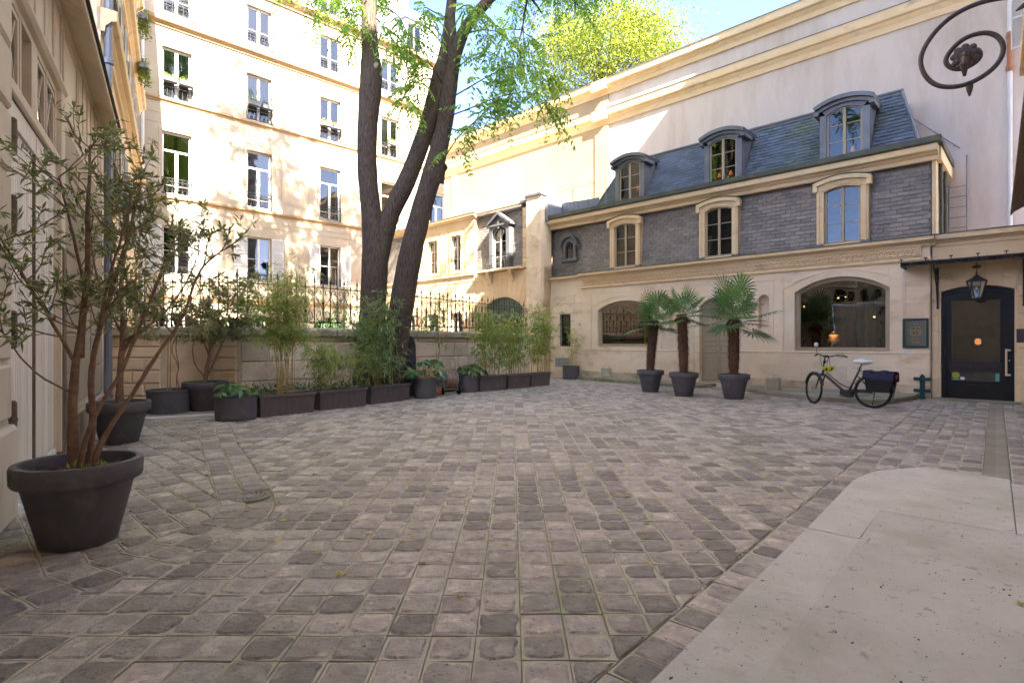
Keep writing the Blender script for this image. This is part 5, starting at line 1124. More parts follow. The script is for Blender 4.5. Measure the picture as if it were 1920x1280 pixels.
for k, x in enumerate((7.6, 10.6, 13.6, 16.4)):
    for z0, z1 in ((4.2, 6.1), (7.5, 9.4), (10.4, 12.2), (13.3, 15)):
        m = MB(); m.box(x - .5, x + .5, -.04, .0, z0, z1); m.build('window', 'room_grey', tl)
        for s_ in (-.98, .5): inst('shutter', sh_, tl, (x + s_, -.045, z0))
        inst('balcony_railing', B1, tl, (x, -.12, z0))
pq = thing('rain_downpipe', 'grey downpipe between the coach house and the tall left building', 'downpipe', world_of(FL, 6.05, -.10, 0), FL[1]); m = MB(); m.tube([(0, 0, .3), (0, 0, 15.5)], .065, 10); m.build('pipe', 'zinc_light', pq)
m = MB()
for z in (2.2, 5.4, 6.3, 9.3): m.lathe([(.065, z), (.09, z + .02), (.09, z + .1), (.065, z + .12)], 10)
m.build('collar', 'zinc_light', pq)
for z in (9.8, 11.3, 13.9):
    hp = thing('hanging_plant', {9.8: 'lowest trailing yellow-green plant on the tall left building', 11.3: 'middle trailing yellow-green plant on the tall left building', 13.9: 'topmost trailing yellow-green plant on the tall left building'}[z], 'plant', world_of(FL, 14.6, -.30, z), FL[1])
    MB().box(-.4, .4, -.12, .12, 0, .16).build('trough', 'zinc', hp); P = rng.uniform([-.4, -.16, -.35], [.4, .14, .35], (500, 3)); leaves_obj('foliage', P, rng.normal(size=(500, 3)) + [0, 0, .4], .09, .04, 'flower_leaf', hp)

# ================================================================== RIGHT building (ours) and its eave
rb = bld('right_hand_building', 'tall stone building along the right edge whose shade covers the courtyard', FC)
m = MB(); m.box(.0, 27, 0, 9, 0, 19.1); m.build('wall', 'plaster', rb)
for (z0, z1, p) in ((7.2, 7.5, .2), (11, 11.3, .2), (15, 15.4, .3)): cornice(rb, .0, 27, z0, z1, p, 0, 'limestone_gold', 'string_course')
for x in (3.4, 6.6, 16, 19.2, 22.4):
    for z0, z1 in ((.6, 3.1), (4.9, 7), (8, 10.3), (12, 14), (16, 17.8)):
        m = MB(); m.box(x - .55, x + .55, -.03, 0, z0, z1); o = m.build('window', 'white_paint', rb); k = MB(); k.box(x - .45, x - .04, -.04, -.031, z0 + .1, z1 - .1); k.box(x + .04, x + .45, -.04, -.031, z0 + .1, z1 - .1); k.build('pane', 'black_door', o)
m = MB(); m.prism([(0, 4.30), (-.30, 4.12), (-.34, 4.06), (-.36, 4.06), (-.36, 4.14), (0, 4.40)], 1.1, 9.0, ax='x'); m.build('timber_eave', 'dark_post', rb)
m = MB(); m.box(1.0, 1.3, -.10, 0, 4.42, 8.2, ch=.02); m.box(1.0, 1.3, -.16, 0, 8.2, 8.5, ch=.02); m.build('corner_pilaster', 'limestone_gold', rb)
for z in (7.7, 10.2): o = inst('shutter', sh_, rb, (.85, -.0, z), (0, 0, -PI / 2 - .15), (.7, 1, 1.05)); 
jb = thing('stone_guard', 'low rounded yellow stone guard at the end of the platform', 'guard stone', (5.28, 5.42, 0), FC[1])
m = MB(); m.box(-.9, .22, -.12, .25, -.02, .22, ch=.03); m.build('base', 'limestone_gold', jb); m = MB(); m.ball((-.12, .05, .22), .15, 14, sz=(1.1, 1, .8)); m.build('rounded_top', 'limestone_gold', jb, smooth=True)
# wrought iron scroll bracket
sb = thing('scroll_bracket', 'large dark wrought iron spiral bracket with a leaf rosette, top right', 'bracket', (2.87, 3.5, 0), math.atan2(-.66, .75))
sp = [(.95, 3.30), (.75, 3.36), (.55, 3.40), (.40, 3.425), (.27, 3.445), (.17, 3.47), (.08, 3.48), (-.01, 3.465), (-.1, 3.42), (-.18, 3.33), (-.22, 3.23), (-.20, 3.12), (-.14, 3.03), (-.06, 2.99), (.03, 2.985), (.12, 3.02), (.18, 3.08), (.2, 3.16), (.17, 3.24), (.11, 3.285), (.03, 3.29), (-.03, 3.26), (-.08, 3.2), (-.085, 3.15), (-.04, 3.10), (.02, 3.09), (.08, 3.12), (.09, 3.17), (.05, 3.20)]
def smooth_path(p, it=2):
    for _ in range(it):
        q = [p[0]]
        for i in range(len(p) - 1):
            a, b = p[i], p[i + 1]; q += [tuple(a[k] * .75 + b[k] * .25 for k in range(len(a))), tuple(a[k] * .25 + b[k] * .75 for k in range(len(a)))]
        p = q + [p[-1]]
    return p
sps = smooth_path([(x, 0, z) for x, z in sp]); MB().tube(sps, .0145, 10).build('scroll', 'brown_iron', sb, smooth=True)
m = MB()
for k in range(9):
    a = 2 * PI * k / 9 + .2
    for r_, q in ((.045, .8), (.07, 1)):
        m.ball((.015 + math.cos(a) * r_ * .8, -.012 - (1 - q) * .03, 3.165 + math.sin(a) * r_ * .8), .022, 6, sz=(1, .5, 1))
m.ball((.015, -.03, 3.165), .028, 8); m.tube([(.012, -.03, 3.16), (.010, -.04, 3.10), (.012, -.03, 3.03)], [.02, .024, .008], 8); m.build('rosette', 'brown_iron', sb)
m = MB(); m.lathe([(0, 0), (.020, 0), (.016, -.03), (.010, -.05), (.006, -.065), (0, -.07)], 8); o = m.build('pendant', 'brown_iron', sb); o.location = (.035, 0, 2.975); m = MB(); m.ball((.40, 0, 3.41), .05, 8, sz=(1.6, .6, .5)); m.tube([(.33, 0, 3.40), (.25, 0, 3.36)], [.03, .004], 6); m.build('leaf_ornament', 'brown_iron', sb)

# ================================================================== GARDEN WALL, railing
WP = [(-8.9, 11.15), (-5.55, 11.2), (-4.05, 12.55), (-2.95, 14.1), (-1.35, 16.6), (.75, 20.6)]
gw = thing('garden_wall', 'low weathered stone garden wall with thick mossy coping behind the planters', 'wall', (0, 0, 0))
def seg_mx(a, b): return Matrix.Translation((a[0], a[1], 0)) @ Matrix.Rotation(math.atan2(b[1] - a[1], b[0] - a[0]), 4, 'Z')
for i in range(len(WP) - 1):
    a, b = WP[i], WP[i + 1]; L = math.hypot(b[0] - a[0], b[1] - a[1]); M_ = seg_mx(a, b); m = MB(); m.mx = M_; m.box(-.02, L + .02, 0, .32, -.05, 1.46); m.build('wall_core', 'wall_stone', gw)
    if i == 0:
        u = lambda px: (px - 960) / 1030 * 11.17 + 8.9
        obs = ashlar(gw, .05, u(302), [.0, .26, .52, .78, 1.04, 1.26, 1.44], 0, [], L=.62, gap=.022, ch=.018, proud=.05, mat_='limestone') + ashlar(gw, u(400), u(444), [.0, .26, .52, .78, 1.04, 1.26, 1.44], 0, [], L=.6, gap=.022, ch=.018, proud=.05, mat_='limestone')
        k = MB(); x0, x1 = u(316), u(392); k.box(x0, x1, -.02, .02, .35, 1.36, ch=.012); k2 = k.build('wall_panel', 'limestone', gw); k2.matrix_basis = M_
        k = MB(); k.box(u(302) + .02, u(400) - .02, -.035, .02, .0, .22, ch=.012); k.build('plinth', 'limestone', gw).matrix_basis = M_
    else: obs = ashlar(gw, .01, L - .01, [.0, .30, .55, .95, 1.36, 1.455], 0, [], L=1.15, gap=.016, ch=.014, proud=.035, mat_='wall_stone', jit=.8)
    for o in obs: o.matrix_basis = M_ @ o.matrix_basis
    n_ = max(1, round(L / 1.3))
    for k in range(n_):
        c = MB(); c.tone = random.random(); p = [(.40, 1.46), (-.02, 1.46), (-.03, 1.49), (-.11, 1.50), (-.12, 1.61), (-.10, 1.655), (.16, 1.68), (.42, 1.655), (.44, 1.50)]
        c.prism(p, L * k / n_ + .004, L * (k + 1) / n_ - .004 + (.0), ax='x'); c.build('coping_stone', 'coping_stone', gw).matrix_basis = M_
ra = thing('iron_railing', 'black wrought iron railing with spear tops and scrolls on the garden wall', 'railing', (0, 0, 1.66))
pkt = MB(); pkt.tube([(0, 0, 0), (0, 0, 1.05)], .013, 6); pkt.lathe([(.013, 1.03), (.028, 1.06), (.012, 1.12), (.002, 1.24)], 6); pkt.ball((0, 0, .55), .022, 6); pkt = pkt.mesh('picket', 'black_iron')
sc_ = MB(); U = .38
sc_.tube([(U / 2, 0, .14), (U / 2, 0, .78)], .010, 5); sc_.lathe([(.010, .30), (.028, .40), (.016, .52), (.03, .60), (.010, .66)], 6, (U / 2, 0, 0)); sc_.lathe([(.010, .92), (.02, .95), (.008, 1.0), (.002, 1.10)], 6, (U / 2, 0, 0)); sc_.tube([(U / 2, 0, .78), (U / 2, 0, 1.0)], .009, 5)
def sc_path(mb, pts, r=.0085): mb.tube(smooth_path([(x, 0, z) for x, z in pts], 2), r, 5)
for s_ in (-1, 1):
    c = U / 2
    sc_path(sc_, [(c, .42), (c + s_ * .06, .56), (c + s_ * .15, .68), (c + s_ * .165, .82), (c + s_ * .11, .90), (c + s_ * .045, .85), (c + s_ * .06, .78), (c + s_ * .10, .80)])
    sc_path(sc_, [(c, .16), (c + s_ * .09, .17), (c + s_ * .155, .26), (c + s_ * .13, .38), (c + s_ * .06, .40), (c + s_ * .05, .32), (c + s_ * .09, .31)])
    sc_path(sc_, [(c + s_ * .0, .16), (c + s_ * .04, .22), (c + s_ * .03, .30), (c, .34)])
sc_.ball((U / 2, 0, .16), .03, 6); sc_ = sc_.mesh('scroll_panel', 'black_iron')
for i in range(1, len(WP) - 1):
    a, b = WP[i], WP[i + 1]; L = math.hypot(b[0] - a[0], b[1] - a[1]); an = math.atan2(b[1] - a[1], b[0] - a[0]); n_ = round(L / U); f = L / (n_ * U)
    m = MB(); m.mx = seg_mx(a, b)
    for z in (.14, .93): m.box(0, L, .145, .175, z - .012, z + .012)
    m.build('rail', 'black_iron', ra)
    for k in range(n_):
        t = k / n_; P = (a[0] + (b[0] - a[0]) * t - math.sin(an) * .16, a[1] + (b[1] - a[1]) * t + math.cos(an) * .16, 0)
        inst('picket', pkt, ra, P, (0, 0, an)); inst('scroll_panel', sc_, ra, P, (0, 0, an), (f, 1, 1))
# left bit of the railing, over the pilastered wall
a, b = (-8.7, 11.15), WP[1]; n_ = round(3.15 / U); m = MB(); m.mx = seg_mx(a, b)
for z in (.14, .93): m.box(0, 3.15, .145, .175, z - .012, z + .012)
m.build('rail', 'black_iron', ra)
for k in range(n_): P = (a[0] + k * U, a[1] + .16, 0); inst('picket', pkt, ra, P); inst('scroll_panel', sc_, ra, P)

# raised bed with kerb stones and ground cover
BED = [(-5.35, 10.95), (-4.45, 10.75), (-3.3, 11.55), (-2.45, 12.6), (-1.9, 13.6), (-1.55, 14.7)]
bed = [(p[0] + .12, p[1] + .3) for p in BED[::-1]] + [(-5.2, 11.25), (-3.95, 12.5), (-2.9, 14.0), (-1.75, 16.0)]
bm_ = MB(); bm_.prism([tuple(p) for p in ([(-5.3, 10.95), (-4.7, 11.0), (-4.1, 11.4), (-3.6, 12.0), (-3.2, 12.7), (-2.75, 13.5), (-2.1, 14.4), (-1.5, 15.2), (-1.6, 16.0), (-2.9, 14.15), (-4.0, 12.6), (-5.4, 11.25)])], -.02, .30, ax='z'); structure(bm_.build('planting_bed', 'soil'), 'raised earth bed round the big tree')
for i, (a, b) in enumerate([((-5.3, 10.72), (-4.62, 10.86)), ((-4.58, 10.88), (-4.0, 11.28)), ((-3.97, 11.31), (-3.52, 11.92)), ((-3.50, 11.97), (-3.10, 12.62)), ((-3.08, 12.68), (-2.70, 13.4))]):
    m = MB(); L = math.hypot(b[0] - a[0], b[1] - a[1]); m.mx = seg_mx(a, b); m.box(.01, L - .01, 0, .24, 0, .36 + .02 * (i % 2), ch=.03)
    o = m.build('bed_kerb_stone', 'coping_stone' if i else 'terracotta'); tag(o, ['reddish block at the left end of the planting bed kerb', 'grey kerb block of the bed behind the tall bamboo tub', 'grey kerb block of the bed between the first and second bamboo tubs', 'grey kerb block of the bed behind the second bamboo tub', 'grey kerb block of the bed behind the third bamboo tub', 'far grey kerb block of the bed beside the round pot'][i], 'kerb stone', 'kerb stones of the raised bed')
P = []; 
for _ in range(2600):
    t = rng.random() * (len(WP) - 3); i = int(t); f = t - i; a, b = WP[1 + i], WP[2 + i]; k = rng.random()
    x = a[0] + (b[0] - a[0]) * f + k * 1.1 * .75; y = a[1] + (b[1] - a[1]) * f - k * 1.0 * .65 - .1; 
    if y < 15.5: P.append((x, y, .30 + abs(rng.normal()) * .09))
P = np.array(P); o = leaves_obj('ground_cover', P, rng.normal(size=P.shape) + [0, 0, 1.0], rng.uniform(.03, .07, len(P)), .035, 'cover_leaf', None)
# leaning dark ornamental fountain back-plate
fo = thing('ornamental_panel', 'dark cast ornamental panel with shell top leaning behind the bamboo', 'ornament', (-2.62, 13.75, .28), math.radians(24))
m = MB(); m.prism([(-.30, 0), (.34, 0), (.22, .32), (.20, 1.0), (.16, 1.16), (.06, 1.25), (-.06, 1.25), (-.16, 1.16), (-.20, 1.0), (-.20, .32)], -.04, .05); o = m.build('panel', 'lead_panel', fo)
m = MB()
for k in range(9): a = PI * (k + .5) / 9; m.tube([(0, -.05, .96), (math.cos(a) * .16, -.055, .96 + math.sin(a) * .24)], [.012, .026], 6)
for k in range(5): m.ball((0, -.05, .15 + k * .15), .05 - .004 * k, 8, sz=(1.8, .5, 1))
m.ball((0, -.07, .82), .075, 10, sz=(1, .6, 1.1)); m.torus((0, -.05, .45), .12, .02, (0, 1, 0), 16, 6); m.build('relief', 'lead_panel', fo)

# ================================================================== POTS, TUBS and their plants
def round_pot(name, label, cat, x, y, r=.36, h=.56, soil=.07, group=None, band=.13, n=40):
    t = thing(name, label, cat, (x, y, 0), 0, group); rb_ = r * .60
    m = MB(); m.lathe([(0, .0), (rb_ - .01, .0), (rb_, .012), (r - .065 + .02, h - band), (r - .045 + .0, h - band - .0), (r - .01, h - band - .004), (r, h - band + .012), (r + .004, h - .025), (r - .004, h - .004), (r - .02, h), (r - .04, h - .004), (r - .052, h - .03), (r - .06, h - band), (r - .10, h - .26)], n); m.build('pot', 'pot_dark', t, smooth=True)
    e = t.children[0].modifiers.new('edges', 'EDGE_SPLIT'); e.split_angle = math.radians(50)
    m = MB(); k = 24; m.v = [(0, 0, h - soil + .02)] + [(math.cos(2 * PI * i / k) * (r - .055), math.sin(2 * PI * i / k) * (r - .055), h - soil + random.uniform(-.01, .01)) for i in range(k)]; m.t = [.5] * (k + 1); m.f = [(0, 1 + i, 1 + (i + 1) % k) for i in range(k)]; m.m = [0] * k; m.build('soil', 'soil', t)
    return t
def cyl_pot(name, label, cat, x, y, r=.30, h=.46, group=None, mt='pot_dark'):
    t = thing(name, label, cat, (x, y, 0), 0, group); m = MB(); m.lathe([(0, 0), (r * .95, 0), (r * .96, .05), (r * .985, .055), (r, h - .05), (r + .008, h - .045), (r + .012, h - .01), (r, h), (r - .02, h - .004), (r - .03, h - .05), (r - .035, h - .2)], 36); m.build('pot', mt, t, smooth=True)
    e = t.children[0].modifiers.new('edges', 'EDGE_SPLIT'); e.split_angle = math.radians(40)
    m = MB(); m.lathe([(0, h - .06), (r - .03, h - .075)], 20); m.build('soil', 'soil', t); return t
def tub(name, label, cat, p0, p1, d=.36, h=.40, group=None):
    a = math.atan2(p1[1] - p0[1], p1[0] - p0[0]); L = math.hypot(p1[0] - p0[0], p1[1] - p0[1]); t = thing(name, label, cat, ((p0[0] + p1[0]) / 2 - math.sin(a) * d / 2, (p0[1] + p1[1]) / 2 + math.cos(a) * d / 2, 0), a, group)
    m = MB(); hx, hy, tp, w = L / 2, d / 2, .035, .028
    def ring(x, y, z): return [(-x, -y, z), (x, -y, z), (x, y, z), (-x, y, z)]
    R = [ring(hx - tp - .015, hy - tp - .015, 0), ring(hx - tp, hy - tp, .015), ring(hx - tp, hy - tp, .045), ring(hx - tp - .004, hy - tp - .004, .05), ring(hx - .02, hy - .02, h - .055), ring(hx, hy, h - .052), ring(hx, hy, h - .004), ring(hx - .004, hy - .004, h), ring(hx - w, hy - w, h), ring(hx - w - .01, hy - w - .01, h - .12)]
    for i in range(len(R)): m.v += R[i]; m.t += [.5] * 4
    for i in range(len(R) - 1):
        for k in range(4): m.f.append((i * 4 + k, i * 4 + (k + 1) % 4, (i + 1) * 4 + (k + 1) % 4, (i + 1) * 4 + k)); m.m.append(0)
    m.f.append((3, 2, 1, 0)); m.m.append(0); m.build('tub', 'tub_brown', t); s_ = MB(); s_.quad((-hx + w, -hy + w, h - .05), (hx - w, -hy + w, h - .05), (hx - w, hy - w, h - .05), (-hx + w, hy - w, h - .05)); s_.build('soil', 'soil', t); return t, L

def shrub(t, h0, stems, nleaf_tw, leaf=(.075, .016), lm='olive_leaf', zmin=.9, spread=.5, ntw=130, crown=None, bark='bark_shrub', k_clump=9):
    """multi-stemmed shrub: stems given as local polylines (points, r0, r1); twigs sprout from their upper parts"""
    for pts, r0, r1 in stems:
        P = smooth_path([tuple(p) for p in pts], 2); n_ = len(P); m = MB(); m.tube([(x + random.uniform(-1, 1) * .004, y + random.uniform(-1, 1) * .004, z) for x, y, z in P], [(r0 + (r1 - r0) * i / (n_ - 1)) * random.uniform(.93, 1.07) for i in range(n_)], 8); m.build('stem', bark, t, smooth=True)
    src = []
    for pts, r0, r1 in stems:
        P = smooth_path([tuple(p) for p in pts], 2)
        for i, p in enumerate(P):
            if p[2] > zmin: src.append((p, P[min(i + 1, len(P) - 1)], i / len(P)))
    tw = MB(); LP, LD = [], []
    ends = []
    for _ in range(ntw):
        p, q, f = src[int(rng.random() ** .8 * len(src)) % len(src)]; d = np.array(q) - np.array(p) + 1e-6; d /= np.linalg.norm(d)
        o = rng.normal(size=3) * [1, 1, .55]; o /= np.linalg.norm(o); dd = d * .35 + o * .9 + np.array([0, 0, .25]); L = rng.uniform(.25, spread)
        T = twig(p, dd, L, 5, .5, .04); tw.tube([tuple(x) for x in T], [.006, .005, .004, .0035, .003, .002], 4, cap=False); ends.append(T)
        for _k in range(2):
            j = int(rng.integers(1, 5)); e = rng.normal(size=3) * .8 + (T[j + 1] - T[j]) / np.linalg.norm(T[j + 1] - T[j]); T2 = twig(T[j], e, L * rng.uniform(.35, .75), 4, .5, .05); tw.tube([tuple(x) for x in T2], [.0035, .003, .0025, .002, .0015], 3, cap=False); ends.append(T2)
    if crown is not None: ends = [T for T in ends if crown(T[-1])]
    for T in ends:
        n_ = len(T); tot = int(nleaf_tw * rng.uniform(.6, 1.3))
        for k in range(tot):
            u = .25 + .75 * rng.random() ** .7; i = min(int(u * (n_ - 1)), n_ - 2); f = u * (n_ - 1) - i; p = T[i] * (1 - f) + T[i + 1] * f; d = (T[i + 1] - T[i]); d /= np.linalg.norm(d); LP.append(p); LD.append(d * .75 + rng.normal(size=3) * .75 + [0, 0, .1])
        for k in range(k_clump // 2): d = (T[-1] - T[-2]); d /= np.linalg.norm(d); LP.append(T[-1]); LD.append(d + rng.normal(size=3) * .55)
    stuff(tw.build('twigs', bark, t)); LP = np.array(LP); leaves_obj('foliage', LP, LD, rng.uniform(leaf[0] * .65, leaf[0] * 1.25, len(LP)), rng.uniform(leaf[1] * .8, leaf[1] * 1.25, len(LP)), lm, t, fold=.18, droop=.12)

# nearest pot: multi-stemmed shrub
sA = round_pot('potted_shrub', 'largest dark pot at the lower left with a bare-stemmed narrow-leaved shrub', 'potted plant', -2.93, 3.72, soil=.085)
shrub(sA, .5, [([(-.02, -.02, .46), (-.05, 0, .9), (-.02, 0, 1.25), (.02, .05, 1.75), (-.02, .1, 2.3), (.0, .1, 2.72)], .036, .006),
               ([(.05, .02, .46), (.045, .06, .85), (.04, .05, 1.2), (.10, .10, 1.6), (.20, .2, 2.1), (.24, .25, 2.5)], .026, .006),
               ([(.02, -.05, .46), (.10, -.02, .85), (.20, .1, 1.10), (.27, .2, 1.45), (.36, .3, 1.85), (.44, .35, 2.15)], .018, .005),
               ([(.12, -.03, .46), (.15, -.03, .64), (.22, 0, .80), (.31, .08, 1.0), (.43, .15, 1.27), (.55, .25, 1.5), (.60, .35, 1.88), (.70, .4, 2.0)], .022, .005),
               ([(-.02, 0, 1.2), (-.15, -.05, 1.5), (-.30, -.1, 1.8), (-.42, -.1, 2.0), (-.50, -.1, 2.15)], .013, .004),
               ([(.0, .02, 1.25), (-.03, .1, 1.7), (-.15, .12, 2.15), (-.22, .1, 2.5)], .016, .005),
               ([(.1, .05, 1.45), (.2, 0, 1.8), (.34, -.05, 2.1), (.36, 0, 2.4)], .012, .004), ([(-.03, 0, 1.0), (-.18, -.1, 1.12), (-.30, -.15, 1.3), (-.38, -.15, 1.42)], .008, .003)],
      12, leaf=(.072, .0155), zmin=1.38, ntw=88, spread=.42)
m = MB()
for _ in range(60):
    a, r_ = rng.uniform(0, 6.28), rng.uniform(.02, .28); x, y = math.cos(a) * r_, math.sin(a) * r_; b = rng.uniform(0, 6.28); L = rng.uniform(.03, .10); m.tube([(x, y, .49), (x + math.cos(b) * L, y + math.sin(b) * L, .50 + rng.uniform(0, .02))], .0025, 3)
stuff(m.build('dry_litter', 'bark_shrub', sA)); m = rng.uniform([-.0, -.18, .50], [.22, -.02, .53], (26, 3)); leaves_obj('seedlings', m, rng.normal(size=(26, 3)) + [0, 0, 1.2], .05, .018, 'bamboo_leaf', sA)
sB = round_pot('potted_shrub', 'second dark pot behind the largest, with an upright narrow-leaved shrub', 'potted plant', -5.30, 7.42)
shrub(sB, .5, [([(0, 0, .48), (.0, 0, .95), (.06, 0, 1.5), (.0, .0, 2.1), (.1, .0, 2.7), (.05, 0, 3.05)], .05, .008), ([(.03, 0, 1.2), (.3, 0, 1.6), (.55, -.1, 2.1), (.75, -.1, 2.6), (.9, -.1, 3.0)], .028, .006),
               ([(.03, 0, 1.35), (.35, -.1, 1.5), (.7, -.1, 1.75), (1.0, -.1, 2.2), (1.15, -.1, 2.6)], .022, .005), ([(.02, 0, 1.5), (-.2, 0, 1.9), (-.35, 0, 2.4), (-.4, 0, 2.9)], .022, .005)],
      12, leaf=(.08, .016), zmin=1.45, ntw=68, spread=.52)
pc3 = cyl_pot('potted_climber', 'black cylindrical pot by the pilaster with a thin leafless climber on canes', 'potted plant', -6.42, 10.28, .36, .48)
for dx in (-.03, .02): MB().tube([(dx, 0, .4), (dx + .02, 0, 1.45)], .010, 6).build('cane', 'bamboo_cane', pc3)
m = MB()
for s_ in (0, 1): m.tube(smooth_path([(.16 + s_ * .06, 0, .42), (.12, .02, .7), (.2, 0, .9), (.12 - s_ * .1, 0, 1.2), (.16, 0, 1.5)]), .009, 5)
m.build('stem', 'bark_shrub', pc3)
pd = round_pot('potted_shrub', 'dark rimmed pot against the panelled wall with a small branching leathery-leaved shrub', 'potted plant', -5.93, 10.62, r=.40, h=.60)
shrub(pd, .5, [([(0, 0, .5), (.02, 0, .85), (.10, 0, 1.15), (.06, 0, 1.5), (.02, 0, 1.95)], .045, .01), ([(.0, 0, .62), (.14, 0, .9), (.26, 0, 1.2), (.45, 0, 1.55), (.6, 0, 1.95)], .022, .006), ([(.0, 0, .68), (-.2, 0, .9), (-.26, 0, 1.2), (-.2, 0, 1.45)], .016, .005), ([(.08, 0, 1.1), (-.1, 0, 1.5), (-.2, 0, 2.1)], .02, .006), ([(.09, 0, 1.2), (.35, 0, 1.7), (.75, 0, 2.3)], .018, .005)],
      9, leaf=(.13, .038), lm='olive_leaf', zmin=1.25, ntw=62, spread=.5)
P = rng.uniform(-1, 1, (600, 3)) * [.30, .30, .02] + [0, 0, .56]; P = P[np.hypot(P[:, 0], P[:, 1]) < .32]; leaves_obj('moss', P, rng.normal(size=P.shape) + [0, 0, 1], .04, .02, 'cover_leaf', pd)
def fatsia(t, h, n_=9, R=.22, spread=.30, pale=0.3, H=.34):
    """palmate glossy leaves on stalks"""
    st = MB(); big, palef = [[], []], [[], []]
    for k in range(n_):
        a = 2.4 * k + rng.uniform(-.3, .3); r_ = spread * rng.uniform(.35, 1.0); z = h + H * rng.uniform(.25, 1.0) * (1.1 - r_ / spread * .5); c = np.array([math.cos(a) * r_, math.sin(a) * r_, z])
        st.tube([(0 + c[0] * .1, c[1] * .1, h - .05), (c[0] * .5, c[1] * .5, h + (z - h) * .7), tuple(c)], [.012, .009, .006], 5)
        tilt = np.array([math.cos(a) * .5, math.sin(a) * .5, .9]); tilt /= np.linalg.norm(tilt); u = np.cross(tilt, [0, 0, 1.0]); u /= np.linalg.norm(u) + 1e-9; v = np.cross(tilt, u); tg = palef if rng.random() < pale else big; ss = rng.uniform(.75, 1.2)
        for j in range(8):
            th = a * 0 + 2 * PI * (j + .5) / 8; L = R * ss * (1 - .25 * abs(math.sin(th / 2))); d = u * math.cos(th) + v * math.sin(th) - tilt * .22; tg[0].append(c); tg[1].append(d * L)
    st.build('stalks', 'bamboo_cane', t)
    for tg, mt, nm in ((big, 'broad_leaf', 'leaves'), (palef, 'pale_leaf', 'pale_leaves')):
        if tg[0]: D = np.array(tg[1]); L = np.linalg.norm(D, axis=1); leaves_obj(nm, tg[0], D, L, L * .42, mt, t, fold=.08, droop=.15)
p5 = cyl_pot('potted_fatsia', 'black cylindrical pot with low pale palmate leaves, left of the first bamboo tub', 'potted plant', -4.83, 9.62, .34, .46); fatsia(p5, .42, 11, .20, .38, .45, .30)
p6 = cyl_pot('potted_fatsia', 'black cylindrical pot with big palmate leaves between the third bamboo tub and hose cart', 'potted plant', -2.12, 13.35, .27, .50); fatsia(p6, .46, 12, .26, .50, .25, .62)
p7 = cyl_pot('potted_fatsia', 'black cylindrical pot with spreading palmate leaves, right of the hose cart', 'potted plant', -1.22, 15.0, .31, .50); fatsia(p7, .46, 12, .25, .44, .35, .40)
def bamboo(t, L, d, h0, n_, H, leaf_lo, nleaf, cluster=None, lm='bamboo_leaf', width=.0, leafL=.12, lean=.12, cr=.006):
    c = MB(); LP, LD = [], []; tw = MB()
    for k in range(n_):
        if cluster: x = rng.normal() * cluster; y = rng.normal() * .05
        else: x = rng.uniform(-L / 2 + .08, L / 2 - .08); y = rng.uniform(-d / 2 + .07, d / 2 - .07)
        hh = H * rng.uniform(.6, 1.0); lx, ly = rng.normal() * lean + x * .25, rng.normal() * lean; c.tone = rng.random()
        pts = [(x + lx * (t_ ** 1.8) * 1.0, y + ly * (t_ ** 1.8), h0 - .06 + hh * t_) for t_ in np.linspace(0, 1, 9)]; r = cr * rng.uniform(.7, 1.3); c.tube(pts, [r * (1 - .55 * i / 8) for i in range(9)], 5)
        nb = int(nleaf / n_ / 7)
        for b in range(nb):
            t_ = leaf_lo + (1 - leaf_lo) * rng.random() ** .8; i = min(int(t_ * 8), 7); f = t_ * 8 - i; p = np.array(pts[i]) * (1 - f) + np.array(pts[i + 1]) * f
            dd = rng.normal(size=3); dd[2] = abs(dd[2]) * .5 + .2; T = twig(p, dd, rng.uniform(.12, .34) * (1 + width), 4, .4, -.02); tw.tube([tuple(q) for q in T], .0018, 3, cap=False)
            for j in range(7):
                q = T[-1] if j < 4 else T[int(rng.integers(1, 4))]; LP.append(q); e = (T[-1] - T[-2]); e /= np.linalg.norm(e); LD.append(e * .8 + rng.normal(size=3) * .7 + [0, 0, -.45])
    c.build('canes', 'bamboo_cane', t); stuff(tw.build('twigs', 'bamboo_cane', t)); LP = np.array(LP); leaves_obj('foliage', LP, LD, rng.uniform(leafL * .6, leafL * 1.25, len(LP)), leafL * rng.uniform(.10, .16, len(LP)), lm, t, fold=.12, droop=.25)
G = 'rectangular bamboo tubs along the wall'
T1, l1 = tub('bamboo_tub', 'first tub with a tall tight clump of bamboo canes and a dense bushy top', 'planter', (-4.50, 9.79), (-3.80, 10.68), group=G); bamboo(T1, l1, .36, .38, 24, 2.30, .50, 5200, cluster=.10, leafL=.115, lean=.19, width=.6)
T2, l2 = tub('bamboo_tub', 'second tub with short sparse young bamboo', 'planter', (-3.78, 10.80), (-3.06, 11.68), group=G); bamboo(T2, l2, .36, .38, 14, 1.05, .2, 1300, lm='bamboo_leaf', leafL=.15)
T3, l3 = tub('bamboo_tub', 'third tub with arching blue-green bamboo in front of the big tree', 'planter', (-3.05, 11.90), (-2.36, 12.86), group=G); bamboo(T3, l3, .36, .38, 24, 2.15, .12, 2700, lm='bamboo_leaf_blue', leafL=.17, lean=.26, width=.4)
T4, l4 = tub('bamboo_tub', 'fourth tub, first of the three joined bamboo tubs right of the hose cart', 'planter', (-.87, 14.95), (-.13, 15.70), h=.42, group=G); bamboo(T4, l4, .36, .40, 24, 1.95, .20, 1700, leafL=.18, lean=.10)
T5, l5 = tub('bamboo_tub', 'fifth tub, middle of the three joined bamboo tubs', 'planter', (-.10, 15.72), (.58, 16.52), h=.42, group=G); bamboo(T5, l5, .36, .40, 20, 1.95, .18, 1400, leafL=.18, lean=.10)
